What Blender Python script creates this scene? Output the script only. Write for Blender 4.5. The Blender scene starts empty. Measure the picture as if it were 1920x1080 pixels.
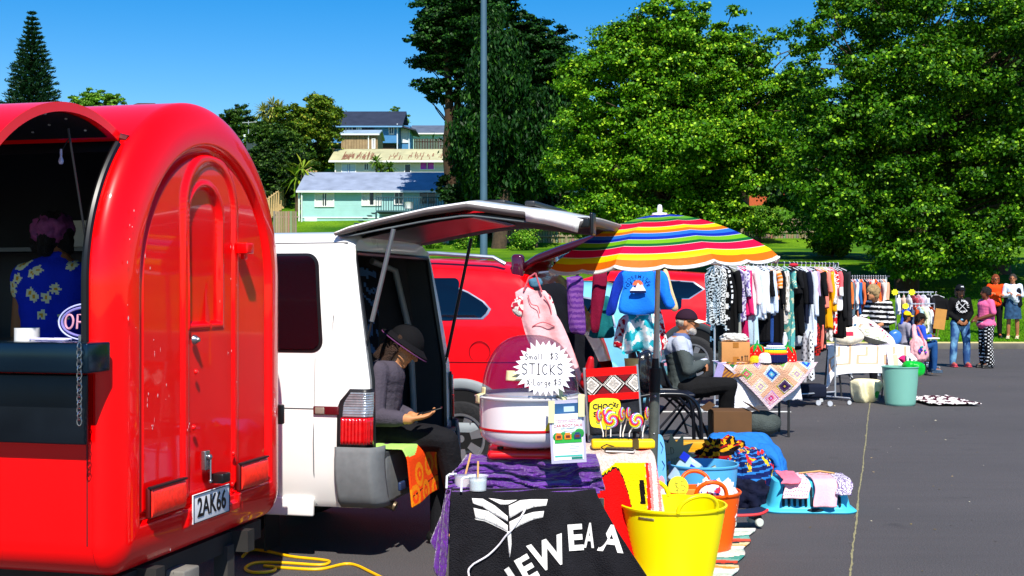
import bpy, bmesh, math, random
import numpy as np
from mathutils import Vector, Matrix
random.seed(7); rng = np.random.default_rng(7)
SC = bpy.context.scene
COL = bpy.data.collections.new('place'); SC.collection.children.link(COL)
PI = math.pi; R = math.radians

# ------------------------------------------------------------- camera, sky, sun, exposure
F = 2400.0; CX = 960.0; CY = 542.0; CAMZ = 1.5
cam_d = bpy.data.cameras.new('camera'); cam = bpy.data.objects.new('camera', cam_d); COL.objects.link(cam)
cam.location = (0, 0, CAMZ); cam.rotation_euler = (R(90), 0, 0)
cam_d.sensor_width = 36.0; cam_d.lens = 36.0*F/1920.0; cam_d.clip_end = 3000; cam_d.clip_start = 0.1
cam_d.shift_y = (540.0-CY)/1920.0*-1
SC.camera = cam
SUN = Vector((0.10, -0.70, 0.84)).normalized()           # towards the sun
sl = bpy.data.lights.new('sun', 'SUN'); sl.energy = 5.0; sl.angle = R(0.5); sl.color = (1.0, 0.95, 0.86)
so = bpy.data.objects.new('sun', sl); COL.objects.link(so)
so.rotation_euler = SUN.to_track_quat('Z', 'Y').to_euler(); so.location = (0, -20, 40)
world = bpy.data.worlds.new('World'); SC.world = world; world.use_nodes = True
wn = world.node_tree.nodes; wl = world.node_tree.links
bg = wn['Background']; sky = wn.new('ShaderNodeTexSky'); sky.sky_type = 'NISHITA'; sky.sun_disc = False
sky.sun_elevation = math.asin(SUN.z); sky.sun_rotation = math.atan2(SUN.x, SUN.y)
sky.air_density = 1.0; sky.dust_density = 0.0; sky.ozone_density = 3.0; sky.altitude = 0
hs = wn.new('ShaderNodeHueSaturation'); hs.inputs['Saturation'].default_value = 1.55; hs.inputs['Value'].default_value = 1.0
hs.inputs['Hue'].default_value = 0.505
wl.new(sky.outputs[0], hs.inputs['Color']); wl.new(hs.outputs[0], bg.inputs[0]); bg.inputs[1].default_value = 0.104
SC.view_settings.view_transform = 'Standard'; SC.view_settings.look = 'None'
SC.view_settings.exposure = 0.45; SC.view_settings.gamma = 1.0
SC.render.engine = 'CYCLES'; SC.cycles.max_bounces = 6; SC.cycles.transparent_max_bounces = 12
SC.cycles.use_denoising = True

# ------------------------------------------------------------- pixel measurements -> metres
def P(px, py, D): return Vector(((px-CX)/F*D, D, CAMZ-(py-CY)/F*D))
def GX(px, D): return (px-CX)/F*D
def GD(py): return CAMZ*F/(py-CY)
def HZ(py, D): return CAMZ-(py-CY)/F*D

# ------------------------------------------------------------- materials
_m = {}
def lin(c):
    if isinstance(c, str):
        c = tuple(int(c[i:i+2], 16)/255 for i in (0, 2, 4))
    return tuple((x/12.92 if x <= 0.04045 else ((x+0.055)/1.055)**2.4) for x in c)
def mat(c, rough=0.6, metal=0.0, var=0.12, scale=8.0, bump=0.0, bscale=60.0, coat=0.0, alpha=1.0, trans=0.0, emit=0.0, spec=0.5, sheen=0.0, col=False, transl=0.0, ior=1.45):
    """c = hex sRGB or linear tuple. Noise varies the colour a little; col=True reads face colours."""
    key = (str(c), rough, metal, var, scale, bump, bscale, coat, alpha, trans, emit, spec, sheen, col, transl, ior)
    if key in _m: return _m[key]
    base = lin(c) if isinstance(c, str) else tuple(c)
    m = bpy.data.materials.new('mat_%03d' % len(_m)); m.use_nodes = True
    n = m.node_tree.nodes; l = m.node_tree.links; b = n['Principled BSDF']
    b.inputs['Roughness'].default_value = rough; b.inputs['Metallic'].default_value = metal
    b.inputs['Specular IOR Level'].default_value = spec; b.inputs['Coat Weight'].default_value = coat
    b.inputs['Coat Roughness'].default_value = 0.03; b.inputs['IOR'].default_value = ior
    b.inputs['Sheen Weight'].default_value = sheen
    b.inputs['Alpha'].default_value = alpha; b.inputs['Transmission Weight'].default_value = trans
    if emit:
        b.inputs['Emission Color'].default_value = (*base, 1); b.inputs['Emission Strength'].default_value = emit
    tc = n.new('ShaderNodeTexCoord')
    src = None
    if col:
        a = n.new('ShaderNodeAttribute'); a.attribute_name = 'Col'; src = a.outputs['Color']
    if var > 0:
        nz = n.new('ShaderNodeTexNoise'); nz.inputs['Scale'].default_value = scale; nz.inputs['Detail'].default_value = 5
        l.new(tc.outputs['Object'], nz.inputs['Vector'])
        mr = n.new('ShaderNodeMapRange'); mr.inputs[1].default_value = 0.25; mr.inputs[2].default_value = 0.75
        mr.inputs[3].default_value = 1-var; mr.inputs[4].default_value = 1+var
        l.new(nz.outputs['Fac'], mr.inputs[0])
        mx = n.new('ShaderNodeMix'); mx.data_type = 'RGBA'; mx.blend_type = 'MULTIPLY'; mx.inputs[0].default_value = 1
        if src is None: mx.inputs[6].default_value = (*base, 1)
        else: l.new(src, mx.inputs[6])
        l.new(mr.outputs[0], mx.inputs[7]); src = mx.outputs[2]
        l.new(src, b.inputs['Base Color'])
        rr = n.new('ShaderNodeMapRange'); rr.inputs[3].default_value = max(0, rough-0.06); rr.inputs[4].default_value = min(1, rough+0.08)
        l.new(nz.outputs['Fac'], rr.inputs[0]); l.new(rr.outputs[0], b.inputs['Roughness'])
    elif src is not None: l.new(src, b.inputs['Base Color'])
    else: b.inputs['Base Color'].default_value = (*base, 1)
    if bump > 0:
        n2 = n.new('ShaderNodeTexNoise'); n2.inputs['Scale'].default_value = bscale; n2.inputs['Detail'].default_value = 4
        l.new(tc.outputs['Object'], n2.inputs['Vector'])
        bp = n.new('ShaderNodeBump'); bp.inputs['Strength'].default_value = bump; bp.inputs['Distance'].default_value = 0.02
        l.new(n2.outputs['Fac'], bp.inputs['Height']); l.new(bp.outputs[0], b.inputs['Normal'])
    if transl > 0:
        t = n.new('ShaderNodeBsdfTranslucent'); ms = n.new('ShaderNodeMixShader'); ms.inputs[0].default_value = transl
        if src is not None: l.new(src, t.inputs[0])
        else: t.inputs[0].default_value = (*base, 1)
        l.new(b.outputs[0], ms.inputs[1]); l.new(t.outputs[0], ms.inputs[2]); l.new(ms.outputs[0], n['Material Output'].inputs[0])
    _m[key] = m
    return m
def cloth(c, **k):
    k.setdefault('rough', 0.85); k.setdefault('bump', 0.25); k.setdefault('bscale', 90); k.setdefault('spec', 0.2); k.setdefault('sheen', 0.0)
    return mat(c, **k)
CLOTHCOL = cloth((1, 1, 1), col=True, var=0.08)
CLOTHGLOSS = mat((1, 1, 1), col=True, var=0.05, rough=0.45)

# ------------------------------------------------------------- mesh builder
class MB:
    def __init__(s, M=None): s.v = []; s.f = []; s.c = []; s.M = M or Matrix(); s.has = False
    def add(s, vs, fs, c=None):
        o = len(s.v)
        s.v += [tuple(s.M @ Vector(v)) for v in vs]
        s.f += [tuple(i+o for i in f) for f in fs]
        if c is None: s.c += [None]*len(fs)
        elif isinstance(c, list): s.c += c; s.has = True
        else: s.c += [c]*len(fs); s.has = True
        return s
    def box(s, c, d, r=None, col=None, bev=0.0):
        x, y, z = d[0]/2, d[1]/2, d[2]/2
        if bev > 0:
            bm = bmesh.new(); bmesh.ops.create_cube(bm, size=1)
            for v in bm.verts: v.co = Vector((v.co.x*d[0], v.co.y*d[1], v.co.z*d[2]))
            bmesh.ops.bevel(bm, geom=bm.edges[:], offset=min(bev, min(d)*0.45), segments=3, affect='EDGES', profile=0.5)
            vs = [v.co.copy() for v in bm.verts]; bm.verts.index_update(); fs = [tuple(v.index for v in f.verts) for f in bm.faces]; bm.free()
        else:
            vs = [Vector((i, j, k)) for i in (-x, x) for j in (-y, y) for k in (-z, z)]
            fs = [(0, 1, 3, 2), (4, 6, 7, 5), (0, 4, 5, 1), (2, 3, 7, 6), (0, 2, 6, 4), (1, 5, 7, 3)]
        Mt = Matrix.Translation(Vector(c))
        if r is not None: Mt = Mt @ (Matrix.Rotation(r, 4, 'Z') if not isinstance(r, Matrix) else r)
        return s.add([Mt @ v for v in vs], fs, col)
    def tube(s, pts, r, n=10, cap=True, col=None, closed=False):
        pts = [Vector(p) for p in pts]; k = len(pts); rs = r if isinstance(r, (list, tuple)) else [r]*k
        vs = []; fs = []
        t0 = (pts[1]-pts[0]).normalized(); up = Vector((0, 0, 1)) if abs(t0.z) < 0.9 else Vector((1, 0, 0))
        a = t0.cross(up).normalized()
        for i, p in enumerate(pts):
            if closed: t = (pts[(i+1) % k]-pts[i-1])
            else: t = (pts[min(i+1, k-1)]-pts[max(i-1, 0)])
            t = t.normalized() if t.length > 1e-9 else t0
            a = (a-t*a.dot(t)); a = a.normalized() if a.length > 1e-6 else t.orthogonal().normalized(); b = t.cross(a)
            for j in range(n):
                q = 2*PI*j/n; vs.append(p+(a*math.cos(q)+b*math.sin(q))*rs[i])
        m = k if closed else k-1
        for i in range(m):
            for j in range(n):
                A = i*n+j; B = i*n+(j+1) % n; i2 = (i+1) % k
                fs.append((A, B, i2*n+(j+1) % n, i2*n+j))
        if cap and not closed:
            fs.append(tuple(range(n-1, -1, -1))); fs.append(tuple((k-1)*n+j for j in range(n)))
        return s.add(vs, fs, col)
    def lathe(s, prof, c=(0, 0, 0), n=32, axis='Z', col=None, sx=1, sy=1, a0=0, a1=2*PI):
        full = abs(a1-a0-2*PI) < 1e-6; m = n if full else n+1; vs = []; fs = []
        for (r, z) in prof:
            for j in range(m):
                q = a0+(a1-a0)*j/n; x, y = r*math.cos(q)*sx, r*math.sin(q)*sy
                v = (x, y, z) if axis == 'Z' else ((z, x, y) if axis == 'X' else (x, z, y))
                vs.append(Vector(v)+Vector(c))
        for i in range(len(prof)-1):
            for j in range(n):
                A = i*m+j; B = i*m+(j+1) % m
                fs.append((A, B, (i+1)*m+(j+1) % m, (i+1)*m+j))
        return s.add(vs, fs, col)
    def grid(s, fn, nu, nv, cf=None, cu=False):
        vs = [fn(i/nu, j/nv) for i in range(nu+(0 if cu else 1)) for j in range(nv+1)]
        fs = []; cs = []; m = nv+1
        for i in range(nu):
            for j in range(nv):
                i2 = (i+1) % nu if cu else i+1
                fs.append((i*m+j, i2*m+j, i2*m+j+1, i*m+j+1))
                if cf: cs.append(cf((i+.5)/nu, (j+.5)/nv))
        return s.add(vs, fs, cs if cf else None)
    def poly(s, pts, depth, col=None):
        """polygon (3-D points in a plane) extruded along vector depth"""
        pts = [Vector(p) for p in pts]; d = Vector(depth); n = len(pts)
        vs = pts+[p+d for p in pts]
        fs = [tuple(range(n-1, -1, -1)), tuple(range(n, 2*n))]+[(i, (i+1) % n, n+(i+1) % n, n+i) for i in range(n)]
        return s.add(vs, fs, col)
    def ball(s, c, r, n=14, col=None, rot=None):
        rr = r if isinstance(r, (tuple, list)) else (r, r, r); vs = []; fs = []; h = n//2+1
        for i in range(h+1):
            th = PI*i/h
            for j in range(n):
                q = 2*PI*j/n; v = Vector((rr[0]*math.sin(th)*math.cos(q), rr[1]*math.sin(th)*math.sin(q), rr[2]*math.cos(th)))
                if rot is not None: v = rot @ v
                vs.append(v+Vector(c))
        for i in range(h):
            for j in range(n): fs.append((i*n+j, (i+1)*n+j, (i+1)*n+(j+1) % n, i*n+(j+1) % n))
        return s.add(vs, fs, col)
    def cap(s, p, q, r0, r1, n=12):
        """capsule (closed) from p to q with two radii"""
        p = Vector(p); q = Vector(q); d = q-p; L = d.length
        if L < 1e-5: return s.ball(p, max(r0, r1), n)
        d = d/L; pts = []; rs = []
        for i in range(5):
            a = PI/2*(1-i/4.0); pts.append(p-d*r0*math.sin(a)); rs.append(max(r0*math.cos(a), 1e-4))
        for i in range(5):
            a = PI/2*(i/4.0); pts.append(q+d*r1*math.sin(a)); rs.append(max(r1*math.cos(a), 1e-4))
        return s.tube(pts, rs, n)
def new_obj(name, me):
    o = bpy.data.objects.new(name, me); COL.objects.link(o); return o
def props(o, label=None, cat=None, group=None, kind=None):
    if label: o['label'] = label
    if cat: o['category'] = cat
    if group: o['group'] = group
    if kind: o['kind'] = kind
    return o
def make_mesh(name, vs, fs, cs=None, m=None, smooth=True, angle=40):
    me = bpy.data.meshes.new(name); me.from_pydata(vs, [], fs); me.validate(clean_customdata=False); me.update()
    if cs is not None and len(cs) == len(me.polygons):
        a = me.color_attributes.new('Col', 'FLOAT_COLOR', 'CORNER'); buf = []
        for p, c in zip(me.polygons, cs):
            c = c if c is not None else (.5, .5, .5)
            buf += [c[0], c[1], c[2], 1.0]*p.loop_total
        a.data.foreach_set('color', buf)
    for x in (m if isinstance(m, (list, tuple)) else [m]): me.materials.append(x)
    if smooth:
        me.polygons.foreach_set('use_smooth', [True]*len(me.polygons))
        if angle < 180: me.set_sharp_from_angle(angle=R(angle))
    return me
def obj(name, mb, m, parent=None, label=None, cat=None, group=None, kind=None, smooth=True, angle=40, solid=0.0, origin=None, world=True, loc=None, sub=0):
    """ONE mesh object. Parented: coordinates are world ones unless the parent was made with local=True."""
    vs = mb.v; a = np.array(vs) if len(vs) else np.zeros((1, 3))
    lo, hi = a.min(0), a.max(0)
    c = Vector(((lo[0]+hi[0])/2, (lo[1]+hi[1])/2, lo[2] if parent is None else (lo[2]+hi[2])/2)) if origin is None else Vector(origin)
    me = make_mesh(name, [tuple(Vector(v)-c) for v in vs], mb.f, mb.c if mb.has else None, m, smooth, angle)
    o = new_obj(name, me)
    if parent is not None:
        o.parent = parent; off = Vector(parent.get('_off', (0, 0, 0))) if parent.get('_off') is not None else Vector((0, 0, 0))
        o.location = c-off; o['_off'] = tuple(c)
    else:
        o.location = c+(Vector(loc) if loc else Vector((0, 0, 0))); o['_off'] = tuple(c)
    props(o, label, cat, group, kind)
    if solid: md = o.modifiers.new('s', 'SOLIDIFY'); md.thickness = solid; md.offset = 0
    if sub: md = o.modifiers.new('u', 'SUBSURF'); md.levels = sub; md.render_levels = sub
    return o
def thing(name, label, cat, loc=(0, 0, 0), rotz=0.0, group=None, local=False):
    o = bpy.data.objects.new(name, None); COL.objects.link(o); o.location = loc; o.rotation_euler = (0, 0, rotz); o.empty_display_size = 0.1
    o['_off'] = (0, 0, 0) if (local or rotz) else tuple(loc)
    return props(o, label, cat, group)
def clean():
    for o in bpy.data.objects:
        if '_off' in o: del o['_off']
KIDS = {}
def dup(root, loc, rotz, label=None, group=None):
    ch = [o for o in bpy.data.objects if o.parent == root]; g = {c: [o for o in bpy.data.objects if o.parent == c] for c in ch}
    r = root.copy(); COL.objects.link(r); r.location = loc; r.rotation_euler = (0, 0, rotz)
    if label: r['label'] = label
    if group: r['group'] = group
    for c in ch:
        k = c.copy(); COL.objects.link(k); k.parent = r
        for s_ in g[c]: d = s_.copy(); COL.objects.link(d); d.parent = k
    return r
def text_mb(txt, size, M, mb=None, depth=0.002, bold=0.0, shear=0.0, align='CENTER', sx=1.0, space=1.0):
    """letters as a mesh, lying in the local x/y plane of M"""
    cu = bpy.data.curves.new('t', 'FONT'); cu.body = txt; cu.size = size; cu.align_x = align; cu.align_y = 'CENTER'
    cu.extrude = depth; cu.offset = bold; cu.shear = shear; cu.resolution_u = 3; cu.space_character = space
    o = bpy.data.objects.new('t', cu); COL.objects.link(o)
    dg = bpy.context.evaluated_depsgraph_get(); me = bpy.data.meshes.new_from_object(o.evaluated_get(dg))
    mb = mb or MB()
    mb.add([M @ Vector((v.co.x*sx, v.co.y, v.co.z)) for v in me.vertices], [tuple(p.vertices) for p in me.polygons])
    bpy.data.objects.remove(o); bpy.data.curves.remove(cu); bpy.data.meshes.remove(me)
    return mb
def frame(o, x, y):
    """matrix: origin o, local x axis, local y axis (z = x cross y)"""
    x = Vector(x).normalized(); y = Vector(y); y = (y-x*y.dot(x)).normalized(); z = x.cross(y)
    return Matrix(((x.x, y.x, z.x, o[0]), (x.y, y.y, z.y, o[1]), (x.z, y.z, z.z, o[2]), (0, 0, 0, 1)))
def fbm(x, y, z=0.0):
    from mathutils import noise
    return noise.fractal(Vector((x, y, z)), 1.0, 2.0, 4)
def sm(a, b, x): t = min(1, max(0, (x-a)/(b-a))); return t*t*(3-2*t)
def mixc(a, b, t): return tuple(a[i]*(1-t)+b[i]*t for i in range(3))
# ============================================================= terrain
HP = [(0, 0.15), (32, .15), (36, .6), (45, 1.9), (60, 3.0), (80, 4.1), (88, 5.5), (100, 8.3), (108, 9.9), (118, 12.6), (125, 14.2), (135, 15.6), (150, 18.5), (200, 24), (400, 30), (900, 34)]
def TH(x, y):
    z = float(np.interp(y, [p[0] for p in HP], [p[1] for p in HP]))
    return z+max(0, y-40)*0.004*fbm(x*.03, y*.03)
def build_setting():
    # asphalt
    m = mat('5a5659', rough=0.85, var=0.0, bump=0.0); n = m.node_tree.nodes; l = m.node_tree.links; b = n['Principled BSDF']
    tc = n.new('ShaderNodeTexCoord')
    def noise(sc, det=6): q = n.new('ShaderNodeTexNoise'); q.inputs['Scale'].default_value = sc; q.inputs['Detail'].default_value = det; l.new(tc.outputs['Object'], q.inputs['Vector']); return q
    a = noise(0.35); c = noise(140, 2); v = n.new('ShaderNodeTexVoronoi'); v.inputs['Scale'].default_value = 90; l.new(tc.outputs['Object'], v.inputs['Vector'])
    r1 = n.new('ShaderNodeValToRGB'); r1.color_ramp.elements[0].position = .32; r1.color_ramp.elements[1].position = .72
    r1.color_ramp.elements[0].color = (*lin('4b4849'), 1); r1.color_ramp.elements[1].color = (*lin('565253'), 1); l.new(a.outputs['Fac'], r1.inputs[0])
    r2 = n.new('ShaderNodeValToRGB'); r2.color_ramp.elements[0].position = .35; r2.color_ramp.elements[1].position = .75
    r2.color_ramp.elements[0].color = (.55, .55, .56, 1); r2.color_ramp.elements[1].color = (1.5, 1.48, 1.45, 1); l.new(c.outputs['Fac'], r2.inputs[0])
    mx = n.new('ShaderNodeMix'); mx.data_type = 'RGBA'; mx.blend_type = 'MULTIPLY'; mx.inputs[0].default_value = 1
    l.new(r1.outputs[0], mx.inputs[6]); l.new(r2.outputs[0], mx.inputs[7]); mp = n.new('ShaderNodeMapping'); mp.inputs['Scale'].default_value = (.5, 5, 1); l.new(tc.outputs['Object'], mp.inputs[0])
    st = n.new('ShaderNodeTexNoise'); st.inputs['Scale'].default_value = 1.6; st.inputs['Detail'].default_value = 8; l.new(mp.outputs[0], st.inputs['Vector'])
    sp = noise(2.3, 3); r3 = n.new('ShaderNodeValToRGB'); r3.color_ramp.elements[0].position = .66; r3.color_ramp.elements[1].position = .74; r3.color_ramp.elements[0].color = (1, 1, 1, 1); r3.color_ramp.elements[1].color = (.72, .72, .72, 1); l.new(sp.outputs['Fac'], r3.inputs[0])
    r4 = n.new('ShaderNodeMapRange'); r4.inputs[1].default_value = .3; r4.inputs[2].default_value = .7; r4.inputs[3].default_value = .95; r4.inputs[4].default_value = 1.05; l.new(st.outputs['Fac'], r4.inputs[0])
    m2 = n.new('ShaderNodeMix'); m2.data_type = 'RGBA'; m2.blend_type = 'MULTIPLY'; m2.inputs[0].default_value = 1; l.new(mx.outputs[2], m2.inputs[6]); l.new(r4.outputs[0], m2.inputs[7])
    m3 = n.new('ShaderNodeMix'); m3.data_type = 'RGBA'; m3.blend_type = 'MULTIPLY'; m3.inputs[0].default_value = 1; l.new(m2.outputs[2], m3.inputs[6]); l.new(r3.outputs[0], m3.inputs[7])
    l.new(m3.outputs[2], b.inputs['Base Color'])
    bp = n.new('ShaderNodeBump'); bp.inputs['Strength'].default_value = .5; bp.inputs['Distance'].default_value = .006; l.new(v.outputs['Distance'], bp.inputs['Height']); l.new(bp.outputs[0], b.inputs['Normal'])
    mb = MB(); mb.add([(-400, -60, 0), (400, -60, 0), (400, 32, 0), (-400, 32, 0)], [(0, 1, 2, 3)])
    obj('road', mb, m, kind='structure', origin=(0, 0, 0))
    # kerb
    mb = MB(); mb.box((0, 32.1, .06), (300, .2, .16), bev=.02); obj('kerb', mb, mat('68645a', rough=.95, var=.35, scale=2), kind='structure')
    # grass terrain
    g = mat('4e8a12', rough=.9, var=0, spec=.1); n = g.node_tree.nodes; l = g.node_tree.links; b = n['Principled BSDF']; tc = n.new('ShaderNodeTexCoord')
    def noise2(sc, det=6, st=None):
        q = n.new('ShaderNodeTexNoise'); q.inputs['Scale'].default_value = sc; q.inputs['Detail'].default_value = det; l.new(tc.outputs['Object'], q.inputs['Vector']); return q
    a = noise2(.25); c = noise2(9, 8)
    r1 = n.new('ShaderNodeValToRGB'); r1.color_ramp.elements[0].position = .35; r1.color_ramp.elements[1].position = .68
    r1.color_ramp.elements[0].color = (*lin('316009'), 1); r1.color_ramp.elements[1].color = (*lin('668c14'), 1); l.new(a.outputs['Fac'], r1.inputs[0])
    r2 = n.new('ShaderNodeValToRGB'); r2.color_ramp.elements[0].position = .3; r2.color_ramp.elements[1].position = .7
    r2.color_ramp.elements[0].color = (.5, .55, .4, 1); r2.color_ramp.elements[1].color = (1.35, 1.3, 1.2, 1); l.new(c.outputs['Fac'], r2.inputs[0])
    mx = n.new('ShaderNodeMix'); mx.data_type = 'RGBA'; mx.blend_type = 'MULTIPLY'; mx.inputs[0].default_value = 1
    l.new(r1.outputs[0], mx.inputs[6]); l.new(r2.outputs[0], mx.inputs[7]); l.new(mx.outputs[2], b.inputs['Base Color'])
    mb = MB(); ys = [32.2, 33, 34.5, 36, 38, 40, 42.5, 45, 50, 55, 60, 70, 80, 84, 88, 94, 100, 104, 108, 118, 125, 130, 135, 150, 175, 200, 300, 400, 900]
    nx = 60
    mb.grid(lambda u, v: ((-1+2*u)*(60+ys[round(v*(len(ys)-1))]*.9), ys[round(v*(len(ys)-1))], TH((-1+2*u)*(60+ys[round(v*(len(ys)-1))]*.9), ys[round(v*(len(ys)-1))])), nx, len(ys)-1)
    obj('lawn', mb, g, kind='structure', origin=(0, 0, 0), angle=180)
    # short grass blades on the near part of the lawn
    N = 26000; x = rng.uniform(4, 20, N); y = 32.25+rng.uniform(0, 1, N)**1.6*11; h = rng.uniform(.03, .09, N); a = rng.uniform(0, PI, N); w = .012+.01*rng.random(N)
    z = np.interp(y, [p[0] for p in HP], [p[1] for p in HP])-.01
    v = np.zeros((N, 3, 3)); v[:, 0] = np.stack([x-np.cos(a)*w, y-np.sin(a)*w, z], 1); v[:, 1] = np.stack([x+np.cos(a)*w, y+np.sin(a)*w, z], 1)
    v[:, 2] = np.stack([x+rng.normal(0, .03, N), y+rng.normal(0, .03, N), z+h], 1)
    o = raw_mesh('grass', v.reshape(-1, 3), 3, [mat('5f9a14', rough=.8, var=.4, scale=.8, spec=.1, transl=.3)]); props(o, kind='stuff')
    # parking lines and the mossy seam
    W = mat('d8d8d4', rough=.8, var=.2, scale=12); mb = MB()
    for (a_, b_) in (((1.0, 15.75), (3.4, 15.5)), ((1.2, 18.9), (4.3, 18.7)), ((1.6, 12.9), (2.3, 12.85))):
        mb.box(((a_[0]+b_[0])/2, (a_[1]+b_[1])/2, .004), (b_[0]-a_[0], .1, .004))
    obj('parking_markings', mb, W, kind='structure')
    mb = MB(); vs = []; p0 = Vector((4.9, 17.5)); p1 = Vector((1.45, 5.6)); K = 260
    for i in range(K+1):
        t = i/K; q = p0.lerp(p1, t); dx = .012*fbm(t*8, 3)+.005*fbm(t*90, 5); w = .003+.014*abs(fbm(t*120, 1))
        vs += [(q.x+dx-w, q.y, .003), (q.x+dx+w, q.y, .003)]
    mb.add(vs, [(2*i, 2*i+1, 2*i+3, 2*i+2) for i in range(K)])
    obj('pavement_seam', mb, mat('8c8662', rough=.95, var=.5, scale=60), kind='structure')
    mb = MB(); r = random.Random(5)
    for i in range(420):
        y = r.uniform(5.5, 30); x = r.uniform(-.1, .45)*y; s = r.uniform(.004, .016); a = r.uniform(0, 6)
        mb.add([(x+s*math.cos(a+k*2.1)*r.uniform(.6, 1.4), y+s*math.sin(a+k*2.1), .004+s*.3*(k == 1)) for k in range(3)], [(0, 1, 2)], lin(r.choice(['b9a070', 'd8d0b0', '8a7a50', 'c9c4b8', '6a5a3a'])))
    obj('litter', mb, CLOTHCOL, kind='stuff')
def raw_mesh(name, v, k, mats, cols=None, parent=None):
    """k-cornered separate faces from an (N*k, 3) array; cols per face"""
    N = len(v)//k; me = bpy.data.meshes.new(name); me.vertices.add(N*k); me.vertices.foreach_set('co', np.asarray(v, dtype=np.float32).ravel())
    me.loops.add(N*k); me.loops.foreach_set('vertex_index', np.arange(N*k, dtype=np.int32))
    me.polygons.add(N); me.polygons.foreach_set('loop_start', np.arange(0, N*k, k, dtype=np.int32)); me.polygons.foreach_set('loop_total', np.full(N, k, dtype=np.int32))
    for m in mats: me.materials.append(m)
    me.update(calc_edges=True)
    if cols is not None:
        a = me.color_attributes.new('Col', 'FLOAT_COLOR', 'CORNER'); c4 = np.ones((N, k, 4), dtype=np.float32); c4[:, :, :3] = cols[:, None, :]; a.data.foreach_set('color', c4.ravel())
    o = new_obj(name, me)
    if parent is not None:
        o.parent = parent; off = Vector(parent['_off']); o.location = -off
    o['_off'] = (0, 0, 0)
    return o
LEAFM = {}
def leafmat(rough=.5, tr=.14):
    k = (rough, tr)
    if k not in LEAFM: LEAFM[k] = mat((1, 1, 1), rough=rough, var=.1, col=True, transl=tr, spec=.22)
    return LEAFM[k]
def leaves(name, clumps, n, size, cols, parent, droop=0.0, flat=1.0, gap=.0, seed=1, up=.5, fr=.42, mat_=None, elong=1.0):
    """clumps: (centre, radii). leaf-sized faces through each clump, denser towards its surface"""
    g = np.random.default_rng(seed); vol = np.array([c[1][0]*c[1][2]+c[1][1]*c[1][2] for c in clumps]); cnt = (n*vol/vol.sum()).astype(int)
    VV = []; CC = []
    for (c, r), k in zip(clumps, cnt):
        if k < 3: continue
        c = np.array(c); r = np.array(r)
        # sub clusters give the uneven outline
        m = max(5, int(k/(120))); d = g.normal(size=(m, 3)); d /= np.linalg.norm(d, axis=1)[:, None]
        rad = fr+(1.0-fr)*g.random(m)**.7*(1+.16*g.normal(size=m)); sc = d*rad[:, None]*r; ssz = (r.mean()*.105+.06)*(.6+.8*g.random(m))
        tint = g.random(m)
        idx = g.integers(0, m, k); off = g.normal(size=(k, 3))*ssz[idx][:, None]*np.array([1, 1, .48*flat])
        off[:, 2] -= droop*np.abs(g.normal(size=k))*ssz[idx]*2
        pos = c+sc[idx]+off
        out = (pos-c)/r; out /= np.linalg.norm(out, axis=1)[:, None]+1e-6
        nrm = out*.45+np.array([0, 0, up])+g.normal(size=(k, 3))*.5; nrm /= np.linalg.norm(nrm, axis=1)[:, None]
        t = np.cross(nrm, g.normal(size=(k, 3)));
        if droop: t = t*.4+np.array([0, 0, -1.0])*droop*2
        t -= nrm*(t*nrm).sum(1)[:, None]; t /= np.linalg.norm(t, axis=1)[:, None]+1e-6
        b = np.cross(nrm, t); s = size*(.55+.9*g.random(k)); 
        q = np.zeros((k, 4, 3)); L = (s*elong)[:, None]; Wd = (s*.42/elong)[:, None]; hh = nrm*(s*.14)[:, None]
        q[:, 0] = pos-t*L*.5; q[:, 1] = pos+b*Wd+hh; q[:, 2] = pos+t*L*.5; q[:, 3] = pos-b*Wd+hh
        VV.append(q.reshape(-1, 3)); a = np.array(lin(cols[0])); b2 = np.array(lin(cols[1])); c3 = np.array(lin(cols[2] if len(cols) > 2 else cols[1]))
        w = np.clip(.25+.5*tint[idx]+.25*g.normal(size=k)*.6, 0, 1)[:, None]
        col = a*(1-w)+b2*w; pick = (g.random(k) < .14)[:, None]; col = np.where(pick, c3, col); CC.append(col)
    return raw_mesh(name, np.concatenate(VV), 4, [mat_ or leafmat()], np.concatenate(CC), parent)
BARK = None
def bark(c='4a3b2c'): return mat(c, rough=.95, var=.4, scale=6, bump=.8, bscale=14)
def limb_path(a, b, sag=.1, k=6, rr=None):
    rr = rr or random; a = Vector(a); b = Vector(b); pts = []; L = (b-a).length
    j = Vector((rr.uniform(-1, 1), rr.uniform(-1, 1), rr.uniform(-.3, 1)))*L*sag
    for i in range(k+1):
        t = i/k; pts.append(a.lerp(b, t)+j*math.sin(PI*t)+Vector((rr.uniform(-1, 1), rr.uniform(-1, 1), rr.uniform(-1, 1)))*L*.012*(0 < i < k))
    return pts
def tree(name, label, base, trunk_r, forks, clumps, n, size, cols, seed=1, group='trees on the slope', barkc='4a3b2c', **kw):
    rr = random.Random(seed); t = thing(name, label, 'tree', base, group=group)
    mb = MB()
    for (top, r1, lean) in forks:
        pts = limb_path(base, top, .03, 8, rr); mb.tube(pts, [trunk_r*(1.25 if i == 0 else 1)*(1-i/8)+r1*(i/8) for i in range(9)], 10)
        for (c, r) in clumps:
            c = Vector(c); 
            if rr.random() < .8:
                k = min(len(pts)-1, max(2, int(len(pts)*min(.95, max(.2, (c.z-r[2]*.6-base[2])/max(.1, top[2]-base[2]))))))
                s = pts[k-1]; lr = trunk_r*(.17)*(1-k/12)
                for q in range(1):
                    e = c+Vector((rr.uniform(-.5, .5)*r[0], rr.uniform(-.5, .5)*r[1], rr.uniform(-.2, .5)*r[2]))
                    mb.tube(limb_path(s, e, .1, 6, rr), [lr*(1-i/7)+.015 for i in range(7)], 6)
    obj('trunk', mb, bark(barkc), t)
    leaves('crown', clumps, n, size, cols, t, seed=seed, **kw)
    return t
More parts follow.
